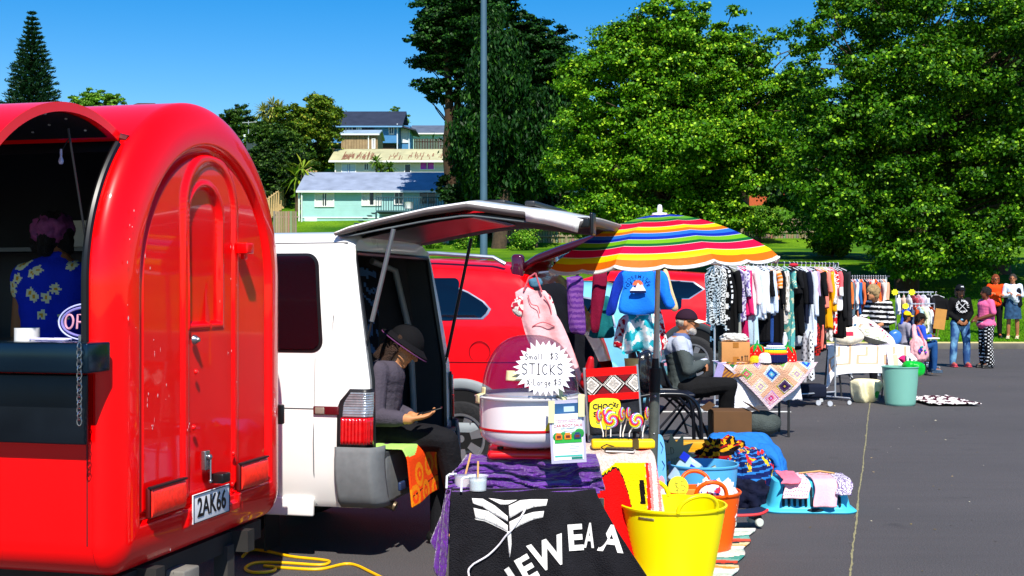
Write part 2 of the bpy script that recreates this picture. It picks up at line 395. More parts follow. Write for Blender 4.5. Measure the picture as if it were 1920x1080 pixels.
def blob_clumps(c, r, k, s, seed, zs=1.0, keep=None):
    rr = random.Random(seed); out = []; c = Vector(c)
    while len(out) < k:
        d = Vector((rr.uniform(-1, 1), rr.uniform(-1, 1), rr.uniform(-1, 1)))
        if d.length > 1 or d.length < .3: continue
        p = Vector((c.x+d.x*r[0], c.y+d.y*r[1], c.z+d.z*r[2])); q = s*rr.uniform(.7, 1.25)
        if keep and not keep(p): continue
        out.append((tuple(p), (q, q, q*.75*zs)))
    return out
def build_trees():
    MG = ('184203', '467c08', '88b422')
    def base(px, D): x = GX(px, D); return (x, D, TH(x, D)-.1)
    # big maple at right
    D = 42; B = base(1700, D)
    cl = blob_clumps((GX(1790, D), D, HZ(190, D)), (5.2, 4.2, 5.9), 50, 1.35, 3, keep=lambda p: p.z > HZ(490, D) and not (CX+p.x/p.y*F < 1610 and p.z < HZ(400, D)))
    for (px, py, r) in ((1530, 60, .8), (1545, 25, .55), (1560, 250, 1.2), (1530, 330, 1.1), (1560, 390, 1.1), (1615, 415, .9), (1690, 455, 1.0), (1590, 200, 1.1), (1800, 465, 1.1), (1880, 440, 1.2), (1640, 120, 1.3), (1640, 20, 1.3), (1760, 20, 1.5), (1880, 40, 1.5), (1905, 300, 1.4), (1905, 180, 1.4), (1530, 130, .55), (1680, 485, .9), (1745, 480, 1.0), (1850, 480, 1.0), (1640, 395, 1.2), (1720, 400, 1.3), (1660, 330, 1.3)):
        cl.append((tuple(P(px, py, D-2.0)), (r, r, r*.75)))
    tree('maple_tree', 'largest broadleaf tree, at the right edge, its dense green crown over the standing people', B, .32, [(tuple(P(1705, 150, D)), .1, 0), (tuple(P(1740, 250, D+.6)), .08, 0), (tuple(P(1780, 200, D)), .08, 0)], cl, 300000, .105, MG, seed=3, gap=.2)
    # tree whose trunk shows beside the far right people
    D = 47; B = base(1872, D)
    cl = blob_clumps((GX(1900, D), D+1, HZ(260, D)), (4.2, 3, 5), 22, 1.6, 5, keep=lambda p: p.z > HZ(500, D))
    tree('maple_tree', 'broadleaf tree with a thick dark trunk behind the people at the far right', B, .38, [(tuple(P(1880, 200, D)), .12, 0)], cl, 60000, .17, ('1a3f06', '3c6c0f', '648c20'), seed=8)
    # middle maple
    D = 48; B = base(1265, D)
    cl = blob_clumps((GX(1280, D), D, HZ(225, D)), (3.9, 3.6, 3.7), 36, 1.2, 11, keep=lambda p: p.z > HZ(420, D))
    for (px, py, r) in ((1215, 40, .8), (1235, 15, .55), (1300, 35, .8), (1355, 60, .6), (1380, 20, .3), (1060, 320, 1.0), (1105, 330, 1.0), (1130, 250, .9), (1120, 190, .7), (1140, 130, .75), (1128, 385, 1.0), (1200, 400, 1.1), (1300, 400, 1.1), (1400, 330, 1.1), (1430, 250, 1.1), (1440, 170, .9), (1400, 110, .9), (1480, 300, 1.0), (1485, 140, .5), (1500, 90, .45), (1455, 70, .35), (1500, 220, .8), (1180, 110, 1.0), (1260, 80, 1.1), (1230, 150, 1.2), (1350, 405, 1.1), (1080, 395, .7), (1160, 330, 1.1), (1330, 150, 1.2), (1265, 30, .8), (1340, 100, .9), (1235, 185, 1.2), (1215, 225, 1.2), (1285, 205, 1.2), (1300, 265, 1.3), (1240, 265, 1.3), (1180, 205, 1.0), (1360, 200, 1.2), (1390, 270, 1.2), (1245, 420, 1.0), (1150, 410, .8)):
        cl.append((tuple(P(px, py, D-1.6)), (r, r, r*.75)))
    tree('maple_tree', 'bright green broadleaf tree with a spreading crown right above the striped umbrella', B, .28, [(tuple(P(1270, 120, D)), .08, 0), (tuple(P(1215, 220, D)), .06, 0), (tuple(P(1340, 230, D)), .06, 0)], cl, 300000, .11, ('235804', '60960c', 'a2c82a'), seed=12)
    # darker tree filling between the two
    D = 62; B = base(1545, D)
    cl = blob_clumps((GX(1520, D), D, HZ(300, D)), (3.2, 3, 4.0), 20, 1.5, 21, keep=lambda p: p.z > HZ(395, D))
    tree('maple_tree', 'shaded dark green tree standing further back between the two big broadleaf crowns', B, .3, [(tuple(P(1540, 250, D)), .1, 0)], cl, 50000, .20, ('183606', '376610', '56821c'), seed=22)
    D = 58; B = base(1690, D)
    cl = blob_clumps((GX(1700, D), D, HZ(330, D)), (6.5, 3, 3.6), 24, 1.6, 23, keep=lambda p: p.z > HZ(475, D) and not (CX+p.x/p.y*F < 1620 and p.z < HZ(400, D)))
    tree('broad_tree', 'dark low tree wholly behind the largest crown at right', B, .3, [(tuple(P(1700, 300, D)), .1, 0)], cl, 50000, .21, ('12290a', '2f5a10', '4a741c'), seed=24)
    # under-canopy shrubs along the slope
    for i, (px, py, D, r, lab) in enumerate(((1100, 415, 62, 1.1, 'leafy shrub left of the umbrella under the bright broadleaf tree'), (1180, 425, 64, 1.2, 'rounded shrub right behind the umbrella tip'), (1330, 425, 66, 1.3, 'shrub behind the right shoulder of the umbrella'), (1425, 412, 82, 1.2, 'shrub at the left end of the bright strip of lawn'), (1560, 455, 60, .7, 'low shrub at the right end of the bright strip of lawn'))):
        c = P(px, py, D); b = (c.x, D, TH(c.x, D)); t = thing('shrub', lab, 'shrub', b, group='shrubs under the trees')
        mb = MB(); 
        for k in range(5): mb.tube([b, (c.x+random.uniform(-.6, .6)*r, D+random.uniform(-.5, .5), c.z)], [.05, .02], 6)
        obj('stem', mb, bark(), t); leaves('foliage', [(tuple(c), (r*1.3, r, r*.8))]+blob_clumps(c, (r*1.3, r, r*.6), 5, r*.5, i), 16000, .13, ('2c5a08', '5d8e18', '90b030'), t, seed=40+i)
    # tall cypress with flat pads and bare lower trunk
    CG = ('0d2a0c', '1f4a14', '3a6a1c'); D = 85; B = base(853, D)
    pads = [(850, 20, 2.2), (900, 8, 2.0), (800, 45, 1.0), (845, 55, 2.0), (790, 72, .8), (810, 78, 1.3), (895, 60, 1.8), (870, 95, 1.7), (815, 112, 1.3), (850, 120, 1.4), (795, 120, .7), (830, 155, 1.2), (812, 160, 1.0), (805, 185, .5), (880, 140, 1.3), (845, 180, 1.0), (905, 110, 1.4), (872, 270, 1.0), (862, 300, .9), (876, 330, 1.2), (868, 365, 1.1), (880, 395, 1.3), (925, 35, 1.4), (870, 35, 2.0), (830, 5, 1.6), (935, 20, 1.0), (880, 215, .9), (865, 235, .7), (880, 180, 1.0)]
    cl = [(tuple(P(a, b, D+random.uniform(-1.5, 1.5))), (r*1.25, r*1.1, r*.50)) for (a, b, r) in pads]
    tree('cypress_tree', 'tall cypress with flat foliage pads and bare trunk, left of the lamp post', B, .5, [(tuple(P(848, 20, D)), .15, 0), (tuple(P(872, 60, D+.4)), .12, 0)], cl, 150000, .19, CG, seed=31, group='dark conifers', barkc='42301f', flat=.6, up=.8, fr=.1)
    # weeping cypress
    D = 78; B = base(935, D)
    pads = [(925, 60, 1.1, 2.0), (940, 95, 1.5, 1.9), (925, 140, 1.5, 2.2), (950, 150, 1.3, 2.0), (930, 200, 2.0, 2.4), (965, 215, 1.7, 2.2), (900, 240, 1.6, 2.2), (1015, 195, 1.5, 1.3), (1030, 230, 1.1, 1.8), (1005, 245, 1.4, 1.8), (880, 290, 1.3, 1.6), (930, 285, 1.9, 2.6), (975, 290, 1.8, 2.4), (915, 330, 1.6, 1.6), (955, 345, 1.5, 1.4), (1000, 300, 1.3, 1.8), (885, 250, 1.0, 1.2), (1040, 270, .8, 1.6), (960, 120, 1.0, 1.4), (890, 330, .9, 1.5)]
    cl = [(tuple(P(a, b, D+random.uniform(-1, 1))), (r*1.0, r*.9, h*.85)) for (a, b, r, h) in pads]
    tree('weeping_cypress', 'dark weeping cypress with long drooping branches directly behind the lamp post', B, .4, [(tuple(P(935, 60, D)), .1, 0), (tuple(P(985, 200, D)), .1, 0)], cl, 120000, .22, ('0c280a', '1c4812', '386418'), seed=33, group='dark conifers', droop=.9, up=.1, fr=.2, elong=1.5)
    D = 88; B = base(1035, D)
    pads = [(990, 30, .6), (988, 55, 1.0), (1010, 50, .8), (1000, 80, 1.5), (975, 100, 1.2), (1030, 90, 1.5), (1050, 60, .6), (1040, 125, 1.7), (1000, 130, 1.6), (1065, 130, 1.2), (1015, 165, 1.7), (1060, 165, 1.7), (1085, 150, .8), (1075, 120, .6), (1090, 190, .8), (1050, 200, 1.8), (1080, 215, 1.2), (1095, 235, .7), (1060, 245, 1.8), (1040, 285, 1.8), (1080, 270, 1.0), (1030, 330, 2.0), (1075, 310, 1.4), (965, 60, .8), (955, 45, .5), (1000, 230, 1.8), (1010, 350, 1.6), (960, 370, 2.2)]
    cl = [(tuple(P(a, b, D+random.uniform(-1.5, 1.5))), (r*1.18, r*1.1, r*.66)) for (a, b, r) in pads]
    tree('cypress_tree', 'tall dark cypress with a pointed top, right of the lamp post and drooping tree', B, .5, [(tuple(P(1000, 60, D)), .12, 0), (tuple(P(1045, 110, D)), .12, 0)], cl, 150000, .19, CG, seed=35, group='dark conifers', flat=.6, up=.7, fr=.15)
    # dark understorey beneath the conifers
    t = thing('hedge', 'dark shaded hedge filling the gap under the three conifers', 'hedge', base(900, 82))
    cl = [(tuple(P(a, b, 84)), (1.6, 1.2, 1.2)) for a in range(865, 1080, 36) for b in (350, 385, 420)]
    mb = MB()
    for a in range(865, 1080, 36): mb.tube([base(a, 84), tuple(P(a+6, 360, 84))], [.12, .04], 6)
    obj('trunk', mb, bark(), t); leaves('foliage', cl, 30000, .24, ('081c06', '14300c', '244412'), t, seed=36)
    # Norfolk pine
    D = 150; x = GX(60, D); zt = HZ(22, D); zb = HZ(225, D); B = (x, D, 18)
    t = thing('norfolk_pine', 'solitary tall Norfolk pine with tiers of branches against the sky at far left', 'tree', B)
    mb = MB(); mb.tube([B, (x, D, zt)], [.35, .04], 8); VV = []
    g = np.random.default_rng(4); k = 26
    for i in range(k):
        f = i/(k-1); z = zt-.2-(zt-zb)*f**.92; Lr = .35+3.4*f**.9
        m = 9; ph = g.random()*6
        for j in range(m):
            a = ph+2*PI*j/m; L = Lr*(.85+.3*g.random()); ns = int(30+80*f)
            mb.tube([(x, D, z), (x+math.cos(a)*L, D+math.sin(a)*L, z+L*.10)], [.05, .015], 4)
            s = g.random(ns)**.7; px_ = x+math.cos(a)*L*s; py_ = D+math.sin(a)*L*s; pz_ = z+L*.10*s*s
            pos = np.stack([px_, py_, pz_], 1)+g.normal(size=(ns, 3))*np.array([.13, .13, .07])*(.5+f)
            tt = np.array([math.cos(a), math.sin(a), .5])+g.normal(size=(ns, 3))*.5; tt /= np.linalg.norm(tt, axis=1)[:, None]
            bb = np.cross(tt, g.normal(size=(ns, 3))); bb /= np.linalg.norm(bb, axis=1)[:, None]
            q = np.zeros((ns, 4, 3)); q[:, 0] = pos-tt*.22; q[:, 1] = pos+bb*.07; q[:, 2] = pos+tt*.3; q[:, 3] = pos-bb*.07; VV.append(q.reshape(-1, 3))
    obj('trunk', mb, bark(), t); v = np.concatenate(VV); n_ = len(v)//4
    c = np.array(lin('16381a'))*(.7+.8*g.random(n_))[:, None]; raw_mesh('crown', v, 4, [leafmat(.6, .1)], c, t)
    # trees round the houses on the hill
    def rt(name, label, px, py, D, rx, rz, k, s, n, leaf, cols, seed, **kw):
        n = int(n*2.2); leaf *= .62
        b = (GX(px, D), D, TH(GX(px, D), D)); cl = blob_clumps(P(px, py, D), (rx*.75, rx*.7, rz*.78), k, s, seed)
        return tree(name, label, b, .25, [((b[0], D, HZ(py, D)), .08, 0)], cl, n, leaf, cols, seed=seed, group='trees between the hillside houses', **kw)
    OG = ('2c520a', '648018', '94982c')
    rt('round_tree', 'large rounded olive green tree left of the blue house', 580, 250, 112, 3.7, 3.9, 46, 1.15, 34000, .3, OG, 51)
    rt('round_tree', 'dark olive tree low on the slope, left of the big rounded one', 520, 285, 108, 3.5, 3.3, 34, 1.1, 24000, .3, ('18340a', '3c5e14', '5c7a20'), 52)
    rt('round_tree', 'dark shaded tree beside the wooden fence at the edge of the red trailer', 505, 325, 98, 2.9, 2.8, 26, 1.0, 17000, .28, ('12280a', '2c4a12', '4a6a1c'), 53)
    rt('round_tree', 'small dark domed tree beside the television aerial', 445, 236, 135, 2.6, 2.3, 24, 1.0, 10000, .3, ('1a3a0c', '3c5e18', '52701e'), 54)
    rt('round_tree', 'bright green tree top above the red trailer roof', 182, 195, 150, 3.3, 2.2, 26, 1.1, 11000, .34, ('3d7016', '6e9c28', '8ab63c'), 55)
    rt('round_tree', 'light green tree crown peeping over the roof of the dark blue house', 735, 222, 150, 2.2, 1.6, 8, .7, 2200, .3, ('4a7a30', '7aa050', '94b468'), 56)
    rt('round_tree', 'dark tree closing the hillside under the aerial', 478, 262, 128, 2.2, 1.9, 12, .9, 6000, .3, ('1a380a', '3c5e14', '5c7a20'), 57)
    for i, (px, D, py, r, lab) in enumerate(((870, 76, 450, .75, 'round light green bush on the lawn left of the lamp post'), (985, 74, 448, .95, 'round light green bush in front of the rail fence right of the lamp post'), (812, 78, 455, .5, 'small bush in front of the grey paling fence'))):
        c = P(px, py+2, D); b = (c.x, D, TH(c.x, D)); t = thing('bush', lab, 'bush', b, group='bushes on the lawn'); mb = MB()
        for k in range(6): mb.tube([b, (c.x+random.uniform(-.4, .4)*r, D+random.uniform(-.3, .3), c.z+.2*r)], [.03, .012], 5)
        obj('stem', mb, bark(), t); leaves('foliage', [(tuple(c), (r, r*.9, r*.75))]+blob_clumps(c, (r*.7, r*.6, r*.5), 5, r*.4, i+3), 7000, .085, ('3d7a10', '6ea01e', 'a0c03c'), t, seed=70+i, fr=.2)
    # spiky cabbage trees / palms
    def spiky(name, label, px, py, D, r, heads, cols, trunk=True, n=90):
        b = (GX(px, D), D, TH(GX(px, D), D)-.2); t = thing(name, label, 'palm', b, group='spiky-leaved palms on the hillside'); mb = MB(); g = np.random.default_rng(int(px)); VV = []; CC = []
        for (ox, oy) in heads:
            h = P(px+ox, py+oy, D); mb.tube([b, (b[0]*.5+h.x*.5, D, (b[2]+h.z)/2-.2), tuple(h)], [.14, .1, .07], 7)
            for k in range(n):
                d = g.normal(size=3); d /= np.linalg.norm(d); d[2] = d[2]*.8+.15; L = r*(.75+.4*g.random()); s = np.cross(d, [0, 0, 1]); s /= np.linalg.norm(s)+1e-6; w = .05*r+.02
                p0 = np.array(h); p1 = p0+d*L*.5+s*w; p2 = p0+d*L+np.array([0, 0, -L*.22]); p3 = p0+d*L*.5-s*w
                VV.append(np.stack([p0, p1, p2, p3])); CC.append(np.array(lin(cols[0]))*(1-g.random()*.0)+(np.array(lin(cols[1]))-np.array(lin(cols[0])))*g.random())
        obj('trunk', mb, bark('5a4a34'), t); raw_mesh('crown', np.concatenate(VV), 4, [leafmat(.5, .2)], np.array(CC), t)
    spiky('cabbage_palm', 'cabbage palm with pale spiky heads rising left of the rounded tree', 508, 215, 118, 1.3, ((0, 0), (-14, -6), (14, -10), (4, -16), (-6, 18)), ('7a8a3c', 'b4b45c'))
    spiky('cabbage_palm', 'short spiky palm growing in front of the cream house', 706, 303, 103, .95, ((0, 0), (24, 12), (8, 16)), ('2c6010', '7a9a30'))
    spiky('banana_palm', 'long yellow-green fronds beside the wooden fence, under the dark tree', 556, 322, 96, 1.7, ((0, 10), (12, -6)), ('4a7a14', 'a8b43a'), n=26)
    spiky('cabbage_palm', 'spiky flax-like palm left of the green roof under the conifers', 1005, 352, 80, .8, ((0, 0), (-14, 8)), ('1c3c10', '3c6a1c'))

# ============================================================= houses
def weatherboard(c, sc=5.5):
    m = mat(c, rough=.7, var=.08, scale=1.5, bump=0.0, spec=.31+.001*len(_m)); n = m.node_tree.nodes; l = m.node_tree.links
    tc = n.new('ShaderNodeTexCoord'); w = n.new('ShaderNodeTexWave'); w.wave_type = 'BANDS'; w.bands_direction = 'Z'; w.wave_profile = 'SAW'; w.inputs['Scale'].default_value = sc/2/3.14*1.0
    l.new(tc.outputs['Object'], w.inputs['Vector']); bp = n.new('ShaderNodeBump'); bp.inputs['Strength'].default_value = 1; bp.inputs['Distance'].default_value = .03
    l.new(w.outputs['Fac'], bp.inputs['Height']); l.new(bp.outputs[0], n['Principled BSDF'].inputs['Normal']); return m
GLASS = None
def window(t, px0, px1, py0, py1, D, frame_c='e8e8e2', pane='10161c', curtain=None, mull=1, y=None):
    """window frame + pane on a wall facing the camera at depth D"""
    x0, x1 = GX(px0, D), GX(px1, D); z0, z1 = HZ(py1, D), HZ(py0, D); w = .07; mb = MB(); cx, cz = (x0+x1)/2, (z0+z1)/2
    mb.box((cx, D-.04, z1-w/2), (x1-x0, .08, w)); mb.box((cx, D-.04, z0+w/2), (x1-x0, .09, w))
    mb.box((x0+w/2, D-.04, cz), (w, .08, z1-z0-2*w)); mb.box((x1-w/2, D-.04, cz), (w, .08, z1-z0-2*w))
    for i in range(mull): mb.box((x0+(x1-x0)*(i+1)/(mull+1), D-.035, cz), (w*.8, .07, z1-z0-2*w))
    f = obj('window', mb, mat(frame_c, rough=.5, var=.03), t)
    mb = MB(); mb.box((cx, D-.012, cz), (x1-x0-2*w, .02, z1-z0-2*w)); obj('pane', mb, mat(pane, rough=.1, var=.3, scale=2), f)
    if curtain:
        for side in (0, 1):
            mb = MB(); a = x0+w+(x1-x0-2*w)*(0 if side == 0 else .6); b_ = a+(x1-x0-2*w)*.4
            mb.grid(lambda u, v: (a+(b_-a)*u, D-.03-.008*math.sin(u*22), z0+w+(z1-z0-2*w)*v), 24, 2); obj('curtain', mb, mat(curtain, rough=.8, var=.1), f)
    return f
def gable(t, x0, x1, D, dep, ze, zr, over, roofc, wallm, z0, hip=0.0, corr=False, fascia='e4e4de'):
    """walls as a closed box and a gable/hip roof with ridge along x"""
    mb = MB(); cx = (x0+x1)/2; mb.box((cx, D+dep/2, (z0+ze)/2), (x1-x0, dep, ze-z0))
    if hip == 0:
        for x in (x0+.002, x1-.002-.1): mb.poly([(x, D, ze), (x, D+dep, ze), (x, D+dep/2, zr-.05)], (.1, 0, 0))
    obj('wall', mb, wallm, t)
    xa, xb = x0-over, x1+over; yf, yb = D-over, D+dep+over; ym = D+dep/2; zo = ze-(zr-ze)*over/(dep/2); th = .12
    mb = MB(); h = hip
    A = [(xa, yf, zo), (xb, yf, zo), (xb-h, ym, zr), (xa+h, ym, zr), (xa, yb, zo), (xb, yb, zo)]
    B = [(p[0], p[1], p[2]+th) for p in A]
    fs = [(6, 7, 8, 9), (9, 8, 11, 10), (0, 3, 2, 1), (3, 4, 5, 2), (0, 1, 7, 6), (5, 4, 10, 11)]
    fs += [(6, 9, 10), (7, 11, 8)] if h else []
    fs += [(0, 6, 9, 3), (3, 9, 10, 4), (1, 2, 8, 7), (2, 5, 11, 8)]
    mb.add(A+B, fs); rf = obj('roof', mb, mat(roofc, rough=.6, var=.22, scale=1.2, bump=.2 if corr else 0, bscale=5, spec=.3), t, smooth=False)
    mb = MB(); mb.box((cx, yf-.07, zo+.02), (xb-xa, .12, .14)); obj('gutter', mb, mat(fascia, rough=.5, var=.05), rf)
    return rf
def pipe(t, px, D, py0, py1, c='e6e6e0'):
    mb = MB(); mb.tube([(GX(px, D), D-.08, HZ(py0, D)), (GX(px, D), D-.08, HZ(py1, D))], .06, 8); obj('downpipe', mb, mat(c, rough=.5, var=.03), t)
def build_houses():
    # pale teal house
    D = 92; x0, x1 = GX(566, D), GX(862, D); t = thing('teal_house', 'pale teal weatherboard house with a grey roof and a deck, nearest of the hillside houses', 'house', (x0, D, 5.4))
    gable(t, x0, x1, D, 8, HZ(357, D), HZ(326, D+4), .35, '8a94a8', weatherboard('a0cfca'), 4.9, fascia='dfe6e2')
    window(t, 590, 627, 361, 388, D, curtain='d8d8d0'); window(t, 678, 716, 359, 386, D, curtain='d8d8d0', mull=2); window(t, 739, 757, 360, 384, D); window(t, 786, 818, 358, 384, D, frame_c='9ab0b0')
    pipe(t, 561, D, 357, 424); pipe(t, 566, D-.2, 357, 430, 'cfd8d4')
    mb = MB(); mb.box((GX(650, D), D-.03, HZ(408, D)), (6.4, .05, .09)); mb.box((GX(575, D)+.3, D-.04, HZ(413, D)), (.9, .06, .5)); obj('base_trim', mb, mat('d4e8e0', rough=.6), t)
    mb = MB(); dz = HZ(400, D); xa, xb = GX(705, D-2.5), GX(860, D-2.5)
    mb.box(((xa+xb)/2, D-1.3, dz), (xb-xa, 2.4, .12))
    for i in range(34): mb.box((xa+(xb-xa)*i/33, D-2.45, dz+.5), (.05, .05, .9))
    mb.box(((xa+xb)/2, D-2.45, dz+.98), (xb-xa, .1, .07))
    for k in range(5): mb.box((xa-.3*k-.2, D-2.0, dz-.12-.18*k), (.3, .9, .06))
    for k in (0, .5, 1): mb.box((xa+(xb-xa)*k, D-2.4, dz-.9), (.12, .12, 1.7))
    obj('deck', mb, mat('2c4a52', rough=.8, var=.15), t)
    mb = MB(); c = P(766, 382, D-2.2); mb.lathe([(0, -.35), (.28, -.35), (.34, .1), (.36, .12), (.33, .12), (.3, -.2), (0, -.2)], c); obj('planter', mb, mat('e8e8ee', rough=.5), None, label='white planter standing on the deck of the teal house', cat='planter')
    # cream house
    D = 108; x0, x1 = GX(629, D), GX(885, D); t = thing('cream_house', 'cream house with a rusty mossy roof, above the teal one', 'house', (x0, D, 10))
    rf = gable(t, x0, x1, D, 7, HZ(300.5, D), HZ(282, D+3.5), .5, 'b4b088', weatherboard('d8d6cc'), 9.2, corr=True, fascia='f0f0ea')
    mb = MB(); r = random.Random(3)
    for i in range(110):
        px = r.choice([r.uniform(640, 660), r.uniform(725, 850), r.uniform(665, 700)]); x = GX(px, D); w = r.uniform(.04, .14); s0 = r.uniform(.02, .35); s1 = s0+r.uniform(.06, .5)
        ya, yb = D-.5, D+3.5; za, zb = HZ(300.5, D)-(HZ(282, D+3.5)-HZ(300.5, D))*.5/3.5+.12, HZ(282, D+3.5)+.12
        q = lambda xx, s: (xx, ya+(yb-ya)*s, za+(zb-za)*s+.012+.002*(i % 5))
        mb.add([q(x, s0), q(x+w, s0+.02), q(x+w*.8, s1), q(x+w*.1, s1-.04)], [(0, 1, 2, 3)])
    obj('rust', mb, mat('866048', rough=.9, var=.4), rf, kind='stuff')
    window(t, 640, 668, 306, 330, D, pane='6a8ac0', curtain='c8d4e8'); window(t, 682, 692, 305, 320, D); window(t, 758, 771, 307, 326, D, pane='2a2a26', mull=0); window(t, 787, 815, 303, 319, D, pane='5a2a80', curtain='c04ac8')
    pipe(t, 629, D, 303, 328)
    # dark blue house
    D = 130; x0, x1 = GX(612, D), GX(746, D); t = thing('blue_house', 'blue two-level house with a dark roof on top of the hill', 'house', (x0, D, 15))
    wm = weatherboard('4a86b8'); gable(t, x0, x1, D, 9, HZ(235, D), HZ(211, D+4.5), .5, '2e3444', wm, HZ(268, D), hip=0, fascia='6a9cc4')
    mb = MB(); mb.box(((x0+x1)/2, D+4.4, (HZ(268, D)+15)/2), (x1-x0-.8, 8, HZ(268, D)-15)); obj('foundation', mb, mat('4a3a30', rough=.9), t)
    mb = MB(); mb.box((GX(664, D), D-.12, HZ(243, D)), (4.0, .2, .7)); obj('balcony_recess', mb, mat('1c3450', rough=.7), t)
    window(t, 648, 661, 236, 247, D-.22, pane='2a4060'); window(t, 668, 678, 238, 246, D-.22, pane='88a8c8'); window(t, 729, 739, 237, 252, D, pane='24384c')
    pipe(t, 745, D, 232, 280, 'd8e4ec')
    # side annexe seen at its right end
    mb = MB(); mb.box((GX(758, D+3), D+4, (HZ(236, D)+15)/2+.3), (1.4, 4, HZ(236, D)-15)); a = obj('annexe', mb, wm, t)
    mb = MB(); mb.poly([(GX(742, D), D+1, HZ(230, D)), (GX(778, D), D+1, HZ(240, D)), (GX(778, D), D+1, HZ(242.5, D)), (GX(742, D), D+1, HZ(233, D))], (0, 6, 0)); obj('annexe_roof', mb, mat('2e3444', rough=.6), t)
    mb = MB(); mb.box((GX(760, D+2), D+1.94, HZ(250, D)), (.9, .06, 1.5)); obj('door', mb, mat('d4dce4', rough=.5), t)
    pipe(t, 767, D+1.9, 240, 280, 'd8e4ec')
    # timber garage
    D = 122; x0, x1 = GX(640, D), GX(708, D); t = thing('timber_garage', 'brown timber garage in front of the blue house', 'garage', (x0, D, 14))
    gable(t, x0, x1, D, 5, HZ(252, D), HZ(246, D+2.5), .2, '8ea4b4', mat('9c8462', rough=.9, var=.25, scale=3), 12.6, fascia='e0e4e4')
    mb = MB()
    for i in range(13): mb.box((x0+(x1-x0)*(i+.5)/13, D-.02, (HZ(253, D)+12.9)/2), (.03, .03, HZ(253, D)-12.9))
    obj('board_battens', mb, mat('6a563c', rough=.9), t)
    window(t, 697, 704, 260, 279, D, pane='c8ccd0', mull=0); pipe(t, 691, D, 252, 282)
    # green-grey house far right of the blue one and its dark fence
    D = 145; x0, x1 = GX(772, D), GX(880, D); t = thing('mint_house', 'mint house with a low grey roof between the blue house and the cypress', 'house', (x0, D, 16))
    gable(t, x0, x1, D, 8, HZ(250, D), HZ(237, D+4), .3, '5a6474', weatherboard('a8ccbc'), 15.5); window(t, 826, 850, 256, 272, D, pane='9ab0b0', frame_c='f4f4f0')
    D = 128; t = fence(GX(776, D), GX(834, D), D, HZ(283, D)-.3, HZ(260, D), 'close dark brown fence right of the blue house', '3a2c22')
    # roof behind trailer, roof by the aerial
    D = 150; x0, x1 = GX(225, D), GX(296, D); t = thing('brown_roof_house', 'house whose brown roof shows above the red trailer', 'house', (x0, D, 18))
    gable(t, x0, x1, D, 6, HZ(207, D), HZ(195, D+3), .4, '5a3a30', weatherboard('c8c4b8'), 17, hip=1.6, fascia='f0f0f0')
    D = 122; x0, x1 = GX(462, D), GX(492, D); t = thing('flat_roof_house', 'small house with a white-edged flat roof under the television aerial', 'house', (x0, D, 13))
    mb = MB(); mb.box(((x0+x1)/2, D+2, (HZ(256, D)+13)/2), (x1-x0, 4, HZ(256, D)-13)); obj('wall', mb, mat('2c3c40', rough=.8), t)
    mb = MB(); mb.box(((x0+x1)/2, D+2, HZ(255, D)), (x1-x0+.4, 4.6, .22)); obj('roof', mb, mat('dce4e8', rough=.6), t)
    b = P(466, 252, D+.5); mb = MB(); mb.tube([(b.x, b.y, b.z-.3), (b.x, b.y, b.z+1.3)], .04, 6); mb.tube([(b.x-.6, b.y, b.z+1.1), (b.x+.8, b.y, b.z+1.2)], .025, 6); mb.tube([(b.x, b.y, b.z+.7), (b.x+.9, b.y, b.z-.1)], .03, 6)
    for k in range(5): mb.tube([(b.x-.5+.28*k, b.y-.3, b.z+1.15), (b.x-.5+.28*k, b.y+.3, b.z+1.15)], .015, 5)
    obj('tv_aerial', mb, mat('c0c4c8', rough=.4, metal=.6), None, label='television aerial on the roof left of the dark green trees', cat='aerial')
    # teal roof and orange brick house seen under the trees
    D = 92; x0, x1 = GX(1005, D), GX(1100, D); t = thing('green_roof_house', 'house with a turquoise metal roof under the bright broadleaf tree', 'house', (x0, D, 6))
    gable(t, x0, x1, D, 7, HZ(358, D), HZ(336, D+3.5), .3, '1c8068', mat('4a5a50', rough=.8), 4.5, corr=True)
    D = 98; x0, x1 = GX(1405, D), GX(1512, D); t = thing('brick_house', 'orange brick house glimpsed between the two big crowns', 'house', (x0, D, 5))
    gable(t, x0, x1, D, 7, HZ(342, D), HZ(312, D+3.5), .3, '7a746c', mat('b8542c', rough=.9, var=.2, scale=8), 4.5); window(t, 1478, 1492, 346, 362, D, pane='dcdcdc', mull=1)
    # fences on the slope
    fence(GX(800, 82), GX(846, 82), 82, TH(-5, 82), TH(-5, 82)+1.35, 'grey paling fence left of the lamp post, behind the bush', 'a89c84')
    rail_fence(GX(925, 82), GX(1130, 82), 82, 'weathered rail fence right of the lamp post, behind the round bush')
    rail_fence(GX(1345, 84), GX(1620, 84), 84, 'weathered rail fence behind the bright strip of lawn at right')
    fence(GX(512, 86), GX(560, 86), 86, TH(-16, 86)-.3, HZ(396, 86), 'grey paling fence at the left corner of the teal house', '9a8a70')
    # stepped fence climbing left of the teal house
    t = thing('panel_fence', 'pale timber fence climbing the slope beside the red trailer', 'fence', (GX(500, 94), 92, 6.6)); mb = MB()
    for i in range(9):
        D = 90+i*1.2; px = 503+i*4.4; top = 372-i*3.0; x = GX(px, D); z = HZ(top, D)
        mb.box((x, D, z-.75), (.24, .03, 1.5)); mb.box((x-.1, D-.03, z-.7), (.08, .05, 1.5))
    obj('paling', mb, mat('b89a68', rough=.9, var=.2), t)
    mb = MB(); mb.tube([(GX(503, 90), 89.95, HZ(373, 90)), (GX(540, 100.8), 100.7, HZ(346, 100.8))], .05, 6); obj('rail', mb, mat('c8aa74', rough=.9), t)
    t = thing('panel_fence', 'short pale timber fence above the banana fronds', 'fence', (GX(575, 102), 102, 9)); mb = MB()
    for i in range(6): mb.box((GX(567+i*3, 102), 102+i*.6, HZ(322-i*1.5, 102)-.6), (.16, .04, 1.3))
